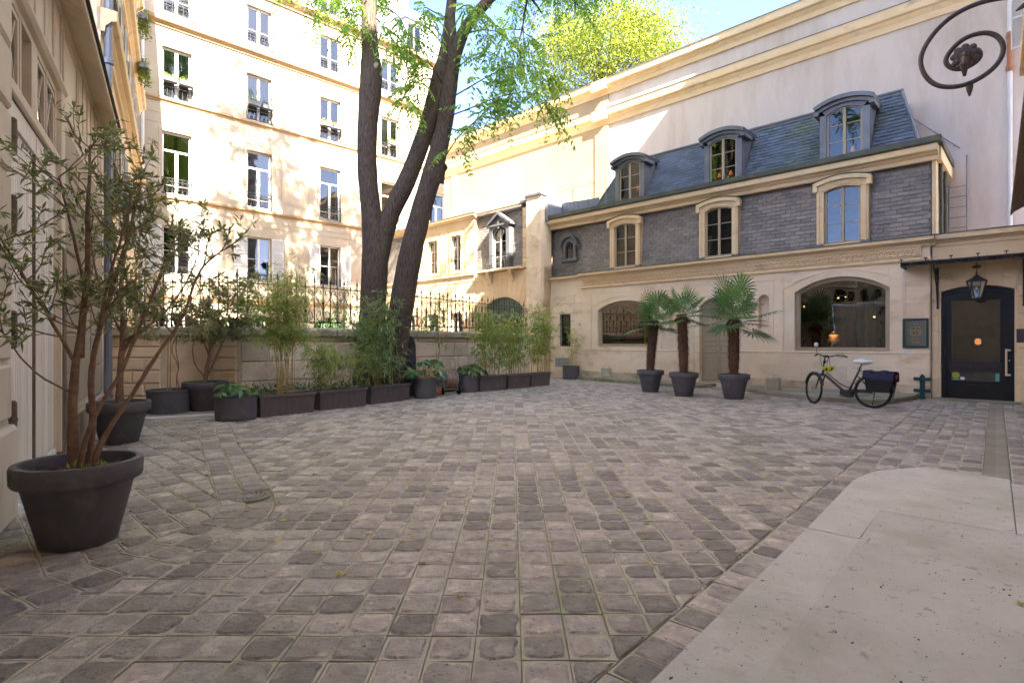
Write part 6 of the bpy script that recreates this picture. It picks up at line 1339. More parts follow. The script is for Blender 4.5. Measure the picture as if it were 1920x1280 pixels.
T6, l6 = tub('bamboo_tub', 'sixth tub, farthest of the three joined bamboo tubs, nearest the gallery', 'planter', (.60, 16.55), (1.24, 17.35), h=.42, group=G); bamboo(T6, l6, .36, .40, 24, 2.3, .20, 2000, leafL=.18, lean=.12)
p8 = cyl_pot('potted_bamboo', 'small black square-shouldered pot with one thin bamboo against the gallery wall', 'potted plant', 2.16, 20.2, .30, .50); bamboo(p8, .3, .3, .46, 7, 1.75, .12, 420, cluster=.05, leafL=.12, lean=.12)
# a few loose bamboo sprays rising beside the trunk
P = []; 
t9 = cyl_pot('potted_bamboo', 'hidden black pot whose tall thin bamboo sprays rise right of the tree trunk', 'potted plant', -1.95, 14.15, .22, .4); bamboo(t9, .3, .3, .38, 6, 2.35, .60, 260, cluster=.06, lm='bamboo_leaf_blue', leafL=.17, lean=.32)
bt = thing('brick_stack', 'small stack of reddish bricks behind the hose cart wheel', 'bricks', (-1.92, 13.95, 0), .5)
for k in range(3): MB().box(-.12, .12, -.06, .06, k * .075, k * .075 + .07, ch=.006).build('brick', 'terracotta', bt)
# hose reel cart
hc = thing('hose_cart', 'metal hose reel cart wound with tan garden hose', 'hose cart', (-1.62, 14.20, 0), math.radians(38))
m = MB()
for s_ in (-1, 1): m.tube(smooth_path([(s_ * .20, -.10, .12), (s_ * .20, -.02, .5), (s_ * .20, .04, .86), (s_ * .17, .05, .93)]), .011, 8); m.tube([(s_ * .20, -.10, .12), (s_ * .20, .18, .04)], .011, 8)
m.tube([(-.17, .05, .93), (.17, .05, .93)], .011, 8); m.tube([(-.2, -.08, .15), (.2, -.08, .15)], .010, 8); m.tube([(-.2, 0, .40), (.2, 0, .40)], .012, 8); m.build('cart_frame', 'tube_steel', hc)
m = MB(); m.mx = Matrix.Rotation(PI / 2, 4, 'Y'); m.mx = Matrix.Translation((0, 0, .40)) @ m.mx
for k, (rr_) in enumerate((.215, .215)): m.lathe([(.0, -.155 + k * .30), (rr_, -.155 + k * .30), (rr_, -.145 + k * .30), (0, -.145 + k * .30)], 24)
m.build('reel_flange', 'tube_steel', hc)
m = MB()
for k in range(13): m.tone = rng.random(); m.torus((-.135 + k * .0225, 0, .40), .165 + .018 * rng.random(), .0125, (1, 0, 0), 22, 6)
for k in range(7): m.tone = rng.random(); m.torus((-.11 + k * .035, 0, .39 - .02 * (k % 3)), .19 + .012 * rng.random(), .012, (1, .05 * (k - 3), 0), 22, 6)
m.build('hose', 'hose_tan', hc)
for s_ in (-1, 1):
    w_ = MB(); w_.torus((s_ * .25, -.06, .105), .085, .022, (1, 0, 0), 20, 8); w_.lathe([(0, 0), (.07, 0)], 3) if 0 else None; w_.ball((s_ * .25, -.06, .105), .07, 10, sz=(.25, 1, 1)); w_.build('wheel', 'rubber', hc)
m = MB(); m.tube(smooth_path([(-.22, .1, .42), (-.38, .0, .34), (-.44, -.1, .12), (-.34, -.15, .02), (-.2, -.25, .012)]), .010, 6); m.build('hose_end', 'hose_tan', hc)

# palms in pots
PX = [(3.79, 15.05, 'left palm in a dark pot, beside the left shop window', 1.95, .12), (4.33, 13.85, 'middle palm in a dark pot, with the shortest crown', 2.06, -.05), (5.31, 13.15, 'right palm in a dark pot, tallest and widest, before the panelled door', 1.95, .0)]
def fan_leaf(V, F, T, base, d, petiole, R, nseg=19):
    """one fan: stiff segments radiating from the petiole end, tips drooping"""
    d = d / np.linalg.norm(d); side = np.cross(d, [0, 0, 1.0]); side /= np.linalg.norm(side) + 1e-9; up = np.cross(side, d); c = base + d * petiole + np.array([0, 0, -.04 * petiole]); tn = rng.random(); dr = rng.uniform(.08, .30)
    for k in range(nseg):
        a = (k + .5) / nseg * 2 - 1; th = a * 2.35; L = R * (1 - .28 * abs(a) ** 1.5) * rng.uniform(.92, 1.05); q = d * math.cos(th) + side * math.sin(th); q = q + up * (.10 + .12 * math.cos(th)); q /= np.linalg.norm(q); s2 = np.cross(q, up); s2 /= np.linalg.norm(s2) + 1e-9
        w = L * .046; n_ = len(V); drop = np.array([0, 0, -1.0])
        mid = c + q * L * .55 + drop * L * .05 * dr; m2 = c + q * L * .8 + drop * L * .25 * dr; tip = c + q * L + drop * L * .75 * dr
        V += [c, mid - s2 * w, mid + up * w * .35, mid + s2 * w, m2 - s2 * w * .6, m2 + s2 * w * .6, tip]; T += [min(1, max(0, tn + rng.normal() * .08))] * 7; F += [(n_, n_ + 1, n_ + 2), (n_, n_ + 2, n_ + 3), (n_ + 1, n_ + 4, n_ + 2), (n_ + 2, n_ + 4, n_ + 5), (n_ + 2, n_ + 5, n_ + 3), (n_ + 4, n_ + 6, n_ + 5)]
    return c
for x, y, lab, top, lean in PX:
    t = round_pot('potted_palm', lab, 'palm tree', x, y, r=.36, h=.60); i_ = PX.index((x, y, lab, top, lean))
    n_ = 16; m = MB(); pts = [(lean * (z_ ** 1.6), 0, .50 + (top - .50) * z_) for z_ in np.linspace(0, 1, n_)]; m.tube(pts, [.085 + .02 * math.sin(z_ * 3.2) + .012 * (k % 2) + .025 * z_ for k, z_ in enumerate(np.linspace(0, 1, n_))], 12); m.build('trunk', 'palm_fibre', t)
    P, D = [], []
    for _ in range(1500):
        z_ = rng.random(); a = rng.uniform(0, 2 * PI); r_ = .09 + .02 * math.sin(z_ * 3.2) + .025 * z_; P.append((lean * z_ ** 1.6 + math.cos(a) * r_, math.sin(a) * r_, .5 + (top - .5) * z_)); D.append((math.cos(a) * .7 + rng.normal() * .4, math.sin(a) * .7 + rng.normal() * .4, rng.normal() * .7 - .1))
    leaves_obj('trunk_fibres', P, D, rng.uniform(.02, .075, 1500), .007, 'palm_fibre', t)
    V, F, T = [], [], []; pe = MB(); top_p = np.array([lean, 0, top]); nl = (19, 14, 22)[i_]
    for k in range(nl):
        a = 2.39996 * k + rng.uniform(-.2, .2); el = 1.35 - 2.0 * (k / nl) ** .95; base = top_p + np.array([math.cos(a) * .04, math.sin(a) * .04, .04 - .1 * k / nl]); d = np.array([math.cos(a) * math.cos(el), math.sin(a) * math.cos(el), math.sin(el)]); kk = (1.0, .80, 1.2)[i_]; pl_ = rng.uniform(.22, .60) * kk; c = fan_leaf(V, F, T, base, d, pl_, rng.uniform(.44, .60) * (.92, .86, 1.08)[i_])
        pe.tube([tuple(base), tuple((base + c) / 2 + [0, 0, .01]), tuple(c)], [.011, .008, .006], 5)
    pe.build('leaf_stalks', 'bamboo_leaf', t); o = np_mesh('fan_leaves', np.array(V), np.array(F), 'palm_leaf', np.array(T), parent=t); stuff(o)
    # dead hanging tuft under the crown
    P, D = [], []
    for _ in range(90): a = rng.uniform(0, 6.28); P.append(top_p + [math.cos(a) * .1, math.sin(a) * .1, -.05]); D.append((math.cos(a) * .7, math.sin(a) * .7, -1.2 + rng.normal() * .4))
    leaves_obj('dead_fronds', P, D, rng.uniform(.1, .32, 90), .02, 'palm_fibre', t)
# stone guard posts
for (x, y, lab) in ((3.32, 19.35, 'left squat octagonal stone bollard by the left shop window'), (6.72, 14.15, 'right squat octagonal stone bollard between the door and the bicycle')):
    t = thing('stone_bollard', lab, 'bollard', (x, y, .105), .2, 'stone bollards flanking the panelled door'); m = MB(); m.lathe([(0, 0), (.20, 0), (.195, .33), (.185, .35), (.15, .39), (.09, .425), (0, .44)], 8); m.build('post', 'coping_stone', t)
# left white kerb under the far-left pots
slab('white_kerb', [(-7.4, 9.35), (-6.2, 9.42), (-5.2, 9.95), (-5.25, 10.1), (-6.25, 9.57), (-7.4, 9.5)], -.02, .06, 'white_kerb', label='pale kerb edging the far-left pots'); slab('low_pavement', [(-7.6, 9.5), (-6.25, 9.58), (-5.25, 10.1), (-5.2, 10.95), (-5.5, 11.15), (-8.6, 11.1)], -.02, .05, 'sett_stone', label='dark strip of pavement under the far-left pots')

# ================================================================== BICYCLE
bk = thing('bicycle', 'brown step-through electric bicycle with white saddle leaning by the right shop window', 'bicycle', (7.42, 11.30, 0), math.atan2(.86, -.78))
# local frame: x from the rear hub towards the front hub, z up
WR = .345; WBX = 1.13
bk_lean = Matrix.Rotation(math.radians(4), 4, 'X')
def bb(): m = MB(); m.mx = bk_lean; return m
def wheel(cx, steer, nm):
    M_ = bk_lean @ Matrix.Translation((cx, 0, WR)) @ Matrix.Rotation(steer, 4, 'Z')
    m = MB(); m.mx = M_; m.torus((0, 0, 0), WR - .02, .021, (0, 1, 0), 44, 8); w_ = m.build(nm, 'rubber', bk, smooth=True)
    m = MB(); m.mx = M_; m.torus((0, 0, 0), WR - .045, .012, (0, 1, 0), 44, 6); m.build('rim', 'bike_black', w_, smooth=True)
    m = MB(); m.mx = M_
    for k in range(18):
        a = 2 * PI * k / 18; b = a + (.35 if k % 2 else -.35); m.tube([(math.cos(b) * .03, (.025 if k % 2 else -.025), math.sin(b) * .03), (math.cos(a) * (WR - .05), 0, math.sin(a) * (WR - .05))], .0016, 4)
    m.tube([(0, -.05, 0), (0, .05, 0)], .022, 8); m.build('spokes', 'chrome', w_)
    m = MB(); m.mx = M_; m.torus((0, 0, 0), WR + .018, .016, (0, 1, 0), 26, 6, a0=(-.3 if nm == 'rear_wheel' else -.35) , a1=(2.5 if nm == 'rear_wheel' else 1.9)); return w_, m
STEER = math.radians(-44)
rw, fm1 = wheel(0, 0, 'rear_wheel'); fw, fm2 = wheel(WBX, STEER, 'front_wheel')
def arc_guard(cx, a0, a1, steer, par):
    m = MB(); m.mx = bk_lean @ Matrix.Translation((cx, 0, WR)) @ Matrix.Rotation(steer, 4, 'Z'); R = WR + .016
    P = [(math.cos(a0 + (a1 - a0) * k / 18) * R, math.sin(a0 + (a1 - a0) * k / 18) * R) for k in range(19)]
    for k in range(18):
        p, q = P[k], P[k + 1]; m.add([(p[0], -.028, p[1]), (q[0], -.028, q[1]), (q[0] * 1.025, 0, q[1] * 1.025), (p[0] * 1.025, 0, p[1] * 1.025), (q[0], .028, q[1]), (p[0], .028, p[1])], [(0, 1, 2, 3), (3, 2, 4, 5)])
    m.build('mudguard', 'bike_black', par)
arc_guard(0, math.radians(20), math.radians(200), 0, bk); arc_guard(WBX, math.radians(15), math.radians(170), STEER, bk)
BBp = (.45, 0, .30); HT = (.93, 0, .80); HB = (.965, 0, .66); ST = (.27, 0, .74)
m = bb(); m.tube(smooth_path([HB, (.90, 0, .64), (.70, 0, .46), (.55, 0, .33), BBp]), [.030] * 0 or .028, 10); m.tube([HB, HT], .024, 10); m.tube([BBp, ST], .019, 10); m.tube(smooth_path([(.88, 0, .70), (.66, 0, .50), (.50, 0, .40), (.385, 0, .40)]), .012, 8)
for s_ in (-1, 1): m.tube([(0, s_ * .06, WR), (.40, s_ * .045, .29)], .010, 6); m.tube([(0, s_ * .06, WR), (.30, s_ * .02, .66)], .008, 6)
m.build('bike_frame', 'bike_brown', bk, smooth=True)
m = bb(); m.tube([BBp[:1] + (-.06,) + (.27,), BBp[:1] + (.06,) + (.27,)], .085, 14); m.box(.36, .60, -.045, .045, .23, .34, ch=.02); m.lathe([(0, 0)], 3) if 0 else None; m.build('motor', 'bike_black', bk); m = bb(); m.torus((.45, -.075, .27), .085, .008, (0, 1, 0), 24, 6); m.tube([(.45, -.08, .27), (.60, -.09, .20)], .010, 6); m.box(.56, .65, -.17, -.09, .19, .21); m.tube([(.45, .08, .27), (.30, .09, .34)], .010, 6); m.box(.26, .35, .09, .17, .33, .35); m.tube([(.45, -.075, .185), (0, -.06, WR - .05)], .005, 4); m.tube([(.45, -.075, .355), (0, -.06, WR + .04)], .005, 4); m.box(.02, .42, -.085, -.065, .30, .37); m.build('crankset', 'bike_black', bk)
m = bb(); fxm = Matrix.Translation((.965, 0, .62)) @ Matrix.Rotation(STEER, 4, 'Z') @ Matrix.Translation((-.965, 0, -.62)); m.mx = bk_lean @ fxm
for s_ in (-1, 1): m.tube([(.965, s_ * .055, .64), (1.045, s_ * .055, .48), (1.13, s_ * .055, WR)], .016, 8)
m.box(.94, 1.0, -.07, .07, .62, .67); m.tube([(.93, 0, .80), (.905, 0, .90), (.88, 0, 1.02)], .015, 8); m.build('fork', 'bike_black', bk)
m = MB(); m.mx = bk_lean @ Matrix.Translation((.90, 0, 0)) @ Matrix.Rotation(STEER, 4, 'Z') @ Matrix.Translation((-.90, 0, 0)); m.tube(smooth_path([(.72, -.31, 1.06), (.80, -.22, 1.09), (.87, -.10, 1.06), (.885, 0, 1.03), (.87, .10, 1.06), (.80, .22, 1.09), (.72, .31, 1.06)]), .012, 8); m.box(.86, .94, -.04, .04, 1.03, 1.07); m.tube([(.86, -.2, 1.07), (.80, -.30, 1.03)], .006, 5); m.tube([(.86, .2, 1.07), (.80, .30, 1.03)], .006, 5)
m.tube(smooth_path([(.84, -.15, 1.07), (.98, -.06, .98), (1.02, 0, .82), (.97, .02, .7)]), .004, 5); m.tube(smooth_path([(.84, .15, 1.07), (1.0, .08, 1.0), (1.02, .02, .85), (.96, .02, .75)]), .004, 5); m.ball((.95, 0, .93), .035, 8); m.build('handlebar', 'bike_black', bk)
for s_ in (-1, 1): m = MB(); m.mx = bk_lean @ Matrix.Translation((.90, 0, 0)) @ Matrix.Rotation(STEER, 4, 'Z') @ Matrix.Translation((-.90, 0, 0)); m.tube([(.765, s_ * .26, 1.08), (.69, s_ * .34, 1.045)], .019, 8); m.build('grip', 'brown_leather', bk)
m = MB(); m.mx = bk_lean @ Matrix.Translation((.90, 0, 0)) @ Matrix.Rotation(STEER, 4, 'Z') @ Matrix.Translation((-.90, 0, 0)); m.tube([(.79, .25, 1.09), (.80, .27, 1.25)], .005, 5); m.build('mirror_stem', 'bike_black', bk); m = MB(); m.mx = bk_lean @ Matrix.Translation((.90, 0, 0)) @ Matrix.Rotation(STEER, 4, 'Z') @ Matrix.Translation((-.90, 0, 0)); m.ball((.80, .27, 1.29), .048, 14, sz=(.25, 1, 1)); m.build('mirror', 'white_vinyl', bk, smooth=True)
m = bb(); m.tube([ST, (.215, 0, .90)], .015, 8); m.torus((.26, -.03, .80), .035, .006, (0, 1, .3), 12, 5); m.torus((.24, -.04, .72), .04, .006, (0, 1, .5), 12, 5); m.build('seat_post', 'bike_black', bk)
m = bb(); m.ball((.12, 0, .945), .12, 14, sz=(1.0, .85, .38)); m.tube([(.14, 0, .95), (.26, 0, .955), (.36, 0, .95)], [.075, .05, .028], 12); m.build('saddle', 'white_vinyl', bk, smooth=True)
m = bb()
for s_ in (-1, 1): m.tube([(-.38, s_ * .06, .72), (.22, s_ * .06, .74)], .007, 6); m.tube([(0, s_ * .07, WR), (-.18, s_ * .06, .72)], .006, 5); m.tube([(0, s_ * .07, WR), (-.33, s_ * .06, .72)], .006, 5)
m.box(-.36, .18, -.055, .055, .718, .726); m.build('luggage_rack', 'bike_black', bk)
m = bb(); m.box(-.41, -.385, -.03, .03, .62, .70); m.build('rear_light', 'red_lens', bk); m = bb(); m.tube([(-.02, -.05, WR), (.05, -.16, .02), (.08, -.17, .015)], .009, 6); m.build('kickstand', 'bike_black', bk)
pn = thing('pannier_bag', 'navy blue double pannier bag with flap over the bicycle rear rack', 'bag', bk.location, bk.rotation_euler.z)
m = MB(); m.mx = bk_lean
for s_ in (-1, 1):
    y0, y1 = (.075, .20) if s_ > 0 else (-.20, -.075)
    vs = [(-.33, y0, .33), (.07, y0, .33), (.07, y1, .33), (-.33, y1, .33), (-.38, y0, .74), (.12, y0, .74), (.12, y1, .74), (-.38, y1, .74), (-.36, y0, .52), (.10, y0, .52), (.10, y1 + s_ * .0, .52), (-.36, y1, .52)]
    m.add(vs, [(0, 3, 2, 1), (0, 1, 9, 8), (8, 9, 5, 4), (1, 2, 10, 9), (9, 10, 6, 5), (2, 3, 11, 10), (10, 11, 7, 6), (3, 0, 8, 11), (11, 8, 4, 7), (4, 5, 6, 7)])
m.build('bag_body', 'black_cloth', pn)
m = MB(); m.mx = bk_lean; n_ = 10
prf = [(-.214, .57), (-.222, .62), (-.215, .70), (-.17, .765), (-.06, .775), (.06, .775), (.17, .765), (.215, .70), (.222, .62), (.214, .57)]
for i in range(len(prf) - 1):
    for j in range(n_):
        xa, xb = -.40 + .54 * j / n_, -.40 + .54 * (j + 1) / n_; sag = lambda x: .012 * math.sin(x * 23) + .006 * math.sin(x * 51); (ya, za), (yb, zb) = prf[i], prf[i + 1]; m.quad((xa, ya, za + sag(xa)), (xb, ya, za + sag(xb)), (xb, yb, zb + sag(xb)), (xa, yb, zb + sag(xa)))
m.build('bag_flap', 'navy_cloth', pn); m = MB(); m.mx = bk_lean
for x in (-.26, .0): m.box(x - .015, x + .015, -.232, -.222, .40, .62)
m.build('strap', 'bike_black', pn)
he = thing('cycle_helmet', 'bright yellow-green cycle helmet hanging from the handlebar', 'helmet', (6.90, 11.98, .80), .6)
m = MB(); n_ = 18; pr = [(.0, -.085), (.06, -.075), (.10, -.045), (.122, 0), (.125, .03)]
for i in range(len(pr) - 1):
    for k in range(n_):
        if i in (1, 2) and k % 3 == 0: continue
        a, b = 2 * PI * k / n_, 2 * PI * (k + 1) / n_; r0, z0 = pr[i]; r1, z1 = pr[i + 1]; P = [(math.cos(a) * r0 * 1.15, math.sin(a) * r0 * .9, z0), (math.cos(b) * r0 * 1.15, math.sin(b) * r0 * .9, z0), (math.cos(b) * r1 * 1.15, math.sin(b) * r1 * .9, z1), (math.cos(a) * r1 * 1.15, math.sin(a) * r1 * .9, z1)]
        m.quad(*P)
m.build('shell', 'helmet_yellow', he); m = MB(); m.lathe([(.05, -.06), (.09, -.03), (.105, .015)], 18); m.build('liner', 'bike_black', he); m = MB(); m.tube([(-.07, 0, .02), (-.03, 0, .16), (0, 0, .25)], .006, 5); m.tube([(.09, 0, .02), (.04, 0, .14), (0, 0, .25)], .006, 5); m.build('chin_strap', 'bike_black', he)

# ================================================================== THE BIG TREE
tr = thing('courtyard_tree', 'tall dark-barked tree with three rising trunks and hanging feathery leaves', 'tree', (0, 0, 0))
def limb(pts, rad, name='trunk'):
    P = [(*p, r) for p, r in zip(pts, rad)]; P = smooth_path(P, 2); m = MB(); n_ = len(P); m.tube([p[:3] for p in P], [p[3] * random.uniform(.91, .97) for p in P], 16); return m.build(name, 'bark_tree', tr, smooth=True)
TA = [(-3.38, 12.9, .05), (-3.36, 12.9, .5), (-3.30, 12.9, 1.3), (-3.26, 12.9, 2.33), (-3.20, 12.9, 3.5), (-3.30, 12.9, 4.4), (-3.39, 12.85, 5.3), (-3.38, 12.8, 6.21), (-3.32, 12.8, 6.96), (-3.27, 12.8, 7.6), (-3.31, 12.8, 8.2), (-3.34, 12.8, 9.34), (-3.45, 12.9, 11.2), (-3.6, 13.0, 13.2), (-3.9, 13.2, 16), (-4.1, 13.4, 19)]
limb(TA, [.46, .38, .34, .33, .32, .25, .235, .24, .26, .28, .20, .18, .17, .15, .12, .05])
TB = [(-3.16, 12.9, 3.0), (-3.0, 12.9, 3.9), (-2.82, 12.9, 4.46), (-2.44, 12.95, 5.21), (-2.0, 13.0, 6.46), (-1.79, 13.0, 7.1), (-1.68, 13.0, 7.7), (-1.60, 13.05, 8.2), (-1.48, 13.1, 9.1), (-1.3, 13.3, 11), (-1.2, 13.6, 13), (-1.0, 13.9, 16), (-.9, 14, 18.5)]
limb(TB, [.22, .23, .23, .22, .205, .25, .22, .14, .13, .12, .11, .09, .04])
TC = [(-3.05, 13.05, .05), (-2.95, 13.05, .6), (-2.76, 13.0, 1.2), (-2.44, 12.9, 3.2), (-2.13, 12.9, 4.46), (-1.84, 12.9, 5.40), (-1.57, 12.9, 6.46), (-1.50, 12.9, 7.2), (-1.42, 12.9, 7.6), (-1.32, 12.9, 8.21), (-1.05, 12.9, 8.84), (-.44, 12.9, 9.5), (.3, 12.9, 10.6), (.8, 12.9, 12)]
limb(TC, [.42, .36, .32, .29, .255, .25, .20, .215, .17, .165, .14, .125, .10, .06])
limb([(-1.36, 12.9, 8.0), (-1.42, 12.9, 8.6), (-1.45, 12.9, 9.3), (-1.4, 13, 10.5), (-1.2, 12.6, 12.6)], [.15, .12, .11, .09, .05], 'limb')
for q in (((-1.95, 12.8, 5.45), .26), ((-1.62, 12.75, 5.35), .17)):
    pass
limb([(-1.80, 12.95, 5.15), (-1.70, 12.85, 5.42), (-1.56, 12.82, 5.52)], [.22, .17, .12], 'pruned_stub'); limb([(-1.72, 13, 6.9), (-1.60, 13, 7.25), (-1.57, 13, 7.45)], [.2, .15, .12], 'pruned_stub'); limb([(-1.75, 12.9, 6.7), (-1.5, 12.9, 6.62), (-1.4, 12.9, 6.6)], [.08, .07, .07], 'pruned_stub')
for c, r in (((-3.12, 12.60, 7.70), .07), ((-3.24, 12.595, 1.3), .04)): m = MB(); m.ball((0, 0, 0), r, 14, sz=(.8, .22, 1)); o = m.build('cut_scar', 'cut_wood', tr, smooth=True); o.location = c
# crown above the frame plus hanging sprays
FP, FD, FL_ = [], [], []
def frond_at(p, d, L): FP.append(p); FD.append(d); FL_.append(L)
tw = MB(); tips = []
def branch(p, d, L, r, depth):
    T = twig(p, d, L, 7, .35, .02 if depth > 1 else -.03); tw.tube([tuple(x) for x in T], [r * (1 - .6 * i / 7) for i in range(8)], 6 if depth > 1 else 4, cap=False)
    if depth == 0 or L < .9:
        for i in range(2, 8):
            for _ in range(2 if i < 7 else 4): e = (T[i] - T[i - 1]); e /= np.linalg.norm(e); dd = e * .5 + rng.normal(size=3) * .8 + [0, 0, .15]; frond_at(T[i], dd, rng.uniform(.45, .72))
        return
    for k in range(4): i = int(rng.integers(2, 8)); e = (T[i] - T[i - 1]); e /= np.linalg.norm(e); branch(T[i], e * .8 + rng.normal(size=3) * .75, L * rng.uniform(.45, .65), r * .5, depth - 1)
for p, d, L in [((-3.4, 12.9, 10.0), (-1, -.2, .9), 3.0), ((-3.45, 12.9, 10.8), (-.4, .9, .8), 3.0), ((-3.5, 12.95, 12), (-.8, -.3, 1.2), 2.8), ((-3.6, 13, 13), (.1, .1, 1), 3.0), ((-3.5, 12.9, 11.5), (.9, .3, .7), 2.8),
                ((-1.2, 13.4, 12), (.2, .8, .9), 3.0), ((-1.2, 13.6, 13), (-.2, .2, 1), 3.0), ((-1.4, 13, 10.5), (-.5, -.6, .9), 2.6), ((.3, 12.9, 10.6), (1, -.1, .5), 3.2), ((-4, 13.3, 17.2), (-1, .6, .5), 3.2), ((-4.1, 13.4, 18.9), (-.8, .2, .8), 2.8), ((-4.0, 13.3, 18), (.7, -.4, .7), 3.0), ((-1, 13.9, 17.4), (-.9, -.2, .8), 3.0), ((-.9, 14, 18.4), (.6, .2, .9), 2.8), ((-3.9, 13.2, 16.6), (-1, -.5, .3), 3.0), ((-3.8, 13.1, 14.5), (-1, .3, .5), 3.2), ((-3.85, 13.1, 15.5), (.6, -.6, .6), 3.0), ((-3.9, 13.2, 16.2), (-.6, -.5, .8), 3.0), ((-4, 13.3, 17.5), (.5, .5, .8), 2.8), ((-4.1, 13.4, 18.6), (-.2, -.1, 1), 2.6), ((-1.1, 13.8, 14.6), (.8, -.4, .6), 3.0), ((-1.0, 13.9, 15.8), (-.8, .3, .7), 3.0), ((-1, 13.9, 17), (.6, .5, .7), 2.8), ((-.9, 14, 18.2), (-.3, -.3, 1), 2.6), ((.8, 12.9, 12), (.8, .5, .7), 3.0), ((.8, 12.9, 12), (.2, -.5, 1), 2.6), ((-.5, 12.9, 9.6), (.8, .7, .5), 2.8), ((-1.2, 12.6, 12.3), (.3, -.5, 1), 2.6)]:
    branch(p, d, L, .065, 2)
def spray(pts, r, n_, L=(.45, .72), lo=.35, dz=-.35):
    P = [np.array(q) for q in smooth_path(pts, 2)]; tw.tube([tuple(q) for q in P], [r * (1 - .75 * i / (len(P) - 1)) for i in range(len(P))], 5, cap=False)
    for k in range(n_):
        u = lo + (1 - lo) * (k + rng.random()) / n_; i = min(int(u * (len(P) - 1)), len(P) - 2); e = P[i + 1] - P[i]; e /= np.linalg.norm(e) + 1e-9; frond_at(P[i], e * .55 + rng.normal(size=3) * [.8, .6, .5] + [0, 0, dz], rng.uniform(*L))
W_ = lambda u, v, Y: ((u - 960) / 1030 * Y, Y, 1.35 + (638 - v) / 1030 * Y)
sprays = [([W_(845, 180, 12.8), W_(880, 160, 12.4), W_(930, 130, 12.0), W_(985, 115, 11.6), W_(1030, 135, 11.4)], 26), ([W_(840, 215, 12.8), W_(880, 200, 12.3), W_(940, 175, 12.0), W_(1000, 165, 11.6), W_(1040, 200, 11.4)], 24),
          ([W_(838, 235, 12.8), W_(870, 245, 12.5), W_(915, 200, 12.2), W_(960, 175, 12.0)], 14), ([W_(870, 60, 12.8), W_(910, 50, 12.6), W_(945, 60, 12.4), W_(965, 95, 12.3)], 16), ([W_(850, 130, 12.8), W_(885, 100, 12.5), W_(925, 90, 12.3), W_(960, 130, 12.2)], 18),
          ([W_(700, 60, 12.8), W_(670, 30, 12.4), W_(655, 45, 12.2)], 9), ([W_(715, 10, 12.6), W_(745, 20, 12.2), W_(765, 60, 12.0), W_(770, 90, 12)], 16), ([W_(705, 30, 12.6), W_(725, 50, 12.3), W_(740, 75, 12.2)], 12), ([W_(820, 150, 12.9), W_(795, 140, 12.5), W_(775, 160, 12.3), W_(760, 180, 12.2)], 14),
          ([W_(838, 30, 12.8), W_(815, 20, 12.4), W_(790, 5, 12.2), W_(800, 50, 12)], 14), ([W_(850, 20, 12.8), W_(880, 0, 12.4), W_(905, 30, 12.2)], 14), ([W_(812, 315, 12.8), W_(835, 290, 12.6), W_(860, 250, 12.5), W_(895, 220, 12.3), W_(925, 190, 12.2)], 12), ([W_(690, -20, 12.5), W_(660, -10, 12.2), W_(640, -25, 12)], 10), ([W_(1000, -30, 12), W_(1050, -25, 11.8), W_(1120, -15, 11.6)], 8), ([W_(828, 150, 12.8), W_(800, 105, 12.4), W_(780, 120, 12.3)], 8)]
for pts, n_ in sprays: spray(pts, .020, int(n_ * 1.6), L=(.45, .74))
stuff(tw.build('twigs', 'bark_tree', tr))
FP = np.array(FP); FD = np.array(FD); FD /= np.linalg.norm(FD, axis=1, keepdims=True); FL_ = np.array(FL_)
LP, LD, LL, TT = [], [], [], []
rach = MB()
for p, d, L in zip(FP, FD, FL_):
    side = np.cross(d, [0, 0, 1.0]); side /= np.linalg.norm(side) + 1e-9; n_ = 10; dr = rng.uniform(.25, .6)
    pos = [p + d * L * u + np.array([0, 0, -dr * L * u * u]) for u in np.linspace(0, 1, n_ + 1)]
    rach.add([tuple(pos[0]), tuple(pos[5] + side * .003), tuple(pos[5] - side * .003), tuple(pos[10])], [(0, 1, 2), (1, 3, 2)])
    for k in range(2, n_ + 1):
        fwd = pos[k] - pos[k - 1]; fwd /= np.linalg.norm(fwd)
        for s_ in (-1, 1): LP.append(pos[k]); LD.append(side * s_ + fwd * .45 + np.array([0, 0, -.35]) + rng.normal(size=3) * .12); LL.append(L * .19 * (1.15 - .5 * abs(k / n_ - .45)))
    LP.append(pos[-1]); LD.append(fwd); LL.append(L * .16)
stuff(rach.build('leaf_stalks', 'bamboo_leaf', tr)); LL = np.array(LL); leaves_obj('foliage', LP, LD, LL, LL * .40, 'tree_leaf', tr, fold=.1, droop=.15)

# yellow-green tree behind the high wall, and a far small one
def bg_tree(label, x, y, top, R, nclump, nleaf, matn, seed):
    t = thing('background_tree', label, 'tree', (x, y, 0)); r2 = np.random.default_rng(seed); zc = top - R * .8
    m = MB(); m.tube([(0, 0, 0), (.2, 0, zc * .5), (0, .1, zc)], [.35, .28, .18], 10); m.build('trunk', 'bark_tree', t); tw_ = MB(); P, D = [], []
    for k in range(nclump):
        v = r2.normal(size=3); v /= np.linalg.norm(v); c = v * R * (.45 + .55 * r2.random() ** .5) * [1.15, 1.0, .78 + .25 * r2.random()]; c[2] += zc
        if c[2] < zc - R * .75: continue
        tw_.tube([(0, .0, zc - R * .3), tuple(c * [.5, .5, 1] - [0, 0, R * .15]), tuple(c)], [.05, .022, .008], 4, cap=False); rr_ = R * r2.uniform(.13, .25); q = r2.normal(size=(nleaf, 3)) * rr_ * [1, 1, .7] + c; P.append(q); D.append(r2.normal(size=(nleaf, 3)) + [0, 0, -.3])
    tw_.build('branches', 'bark_tree', t); P = np.concatenate(P); leaves_obj('foliage', P, np.concatenate(D), r2.uniform(.10, .22, len(P)), .065, matn, t)
bg_tree('feathery yellow-green tree rising behind the high plaster wall', 4.9, 28.5, 18.0, 3.4, 105, 420, 'yellow_leaf', 5)
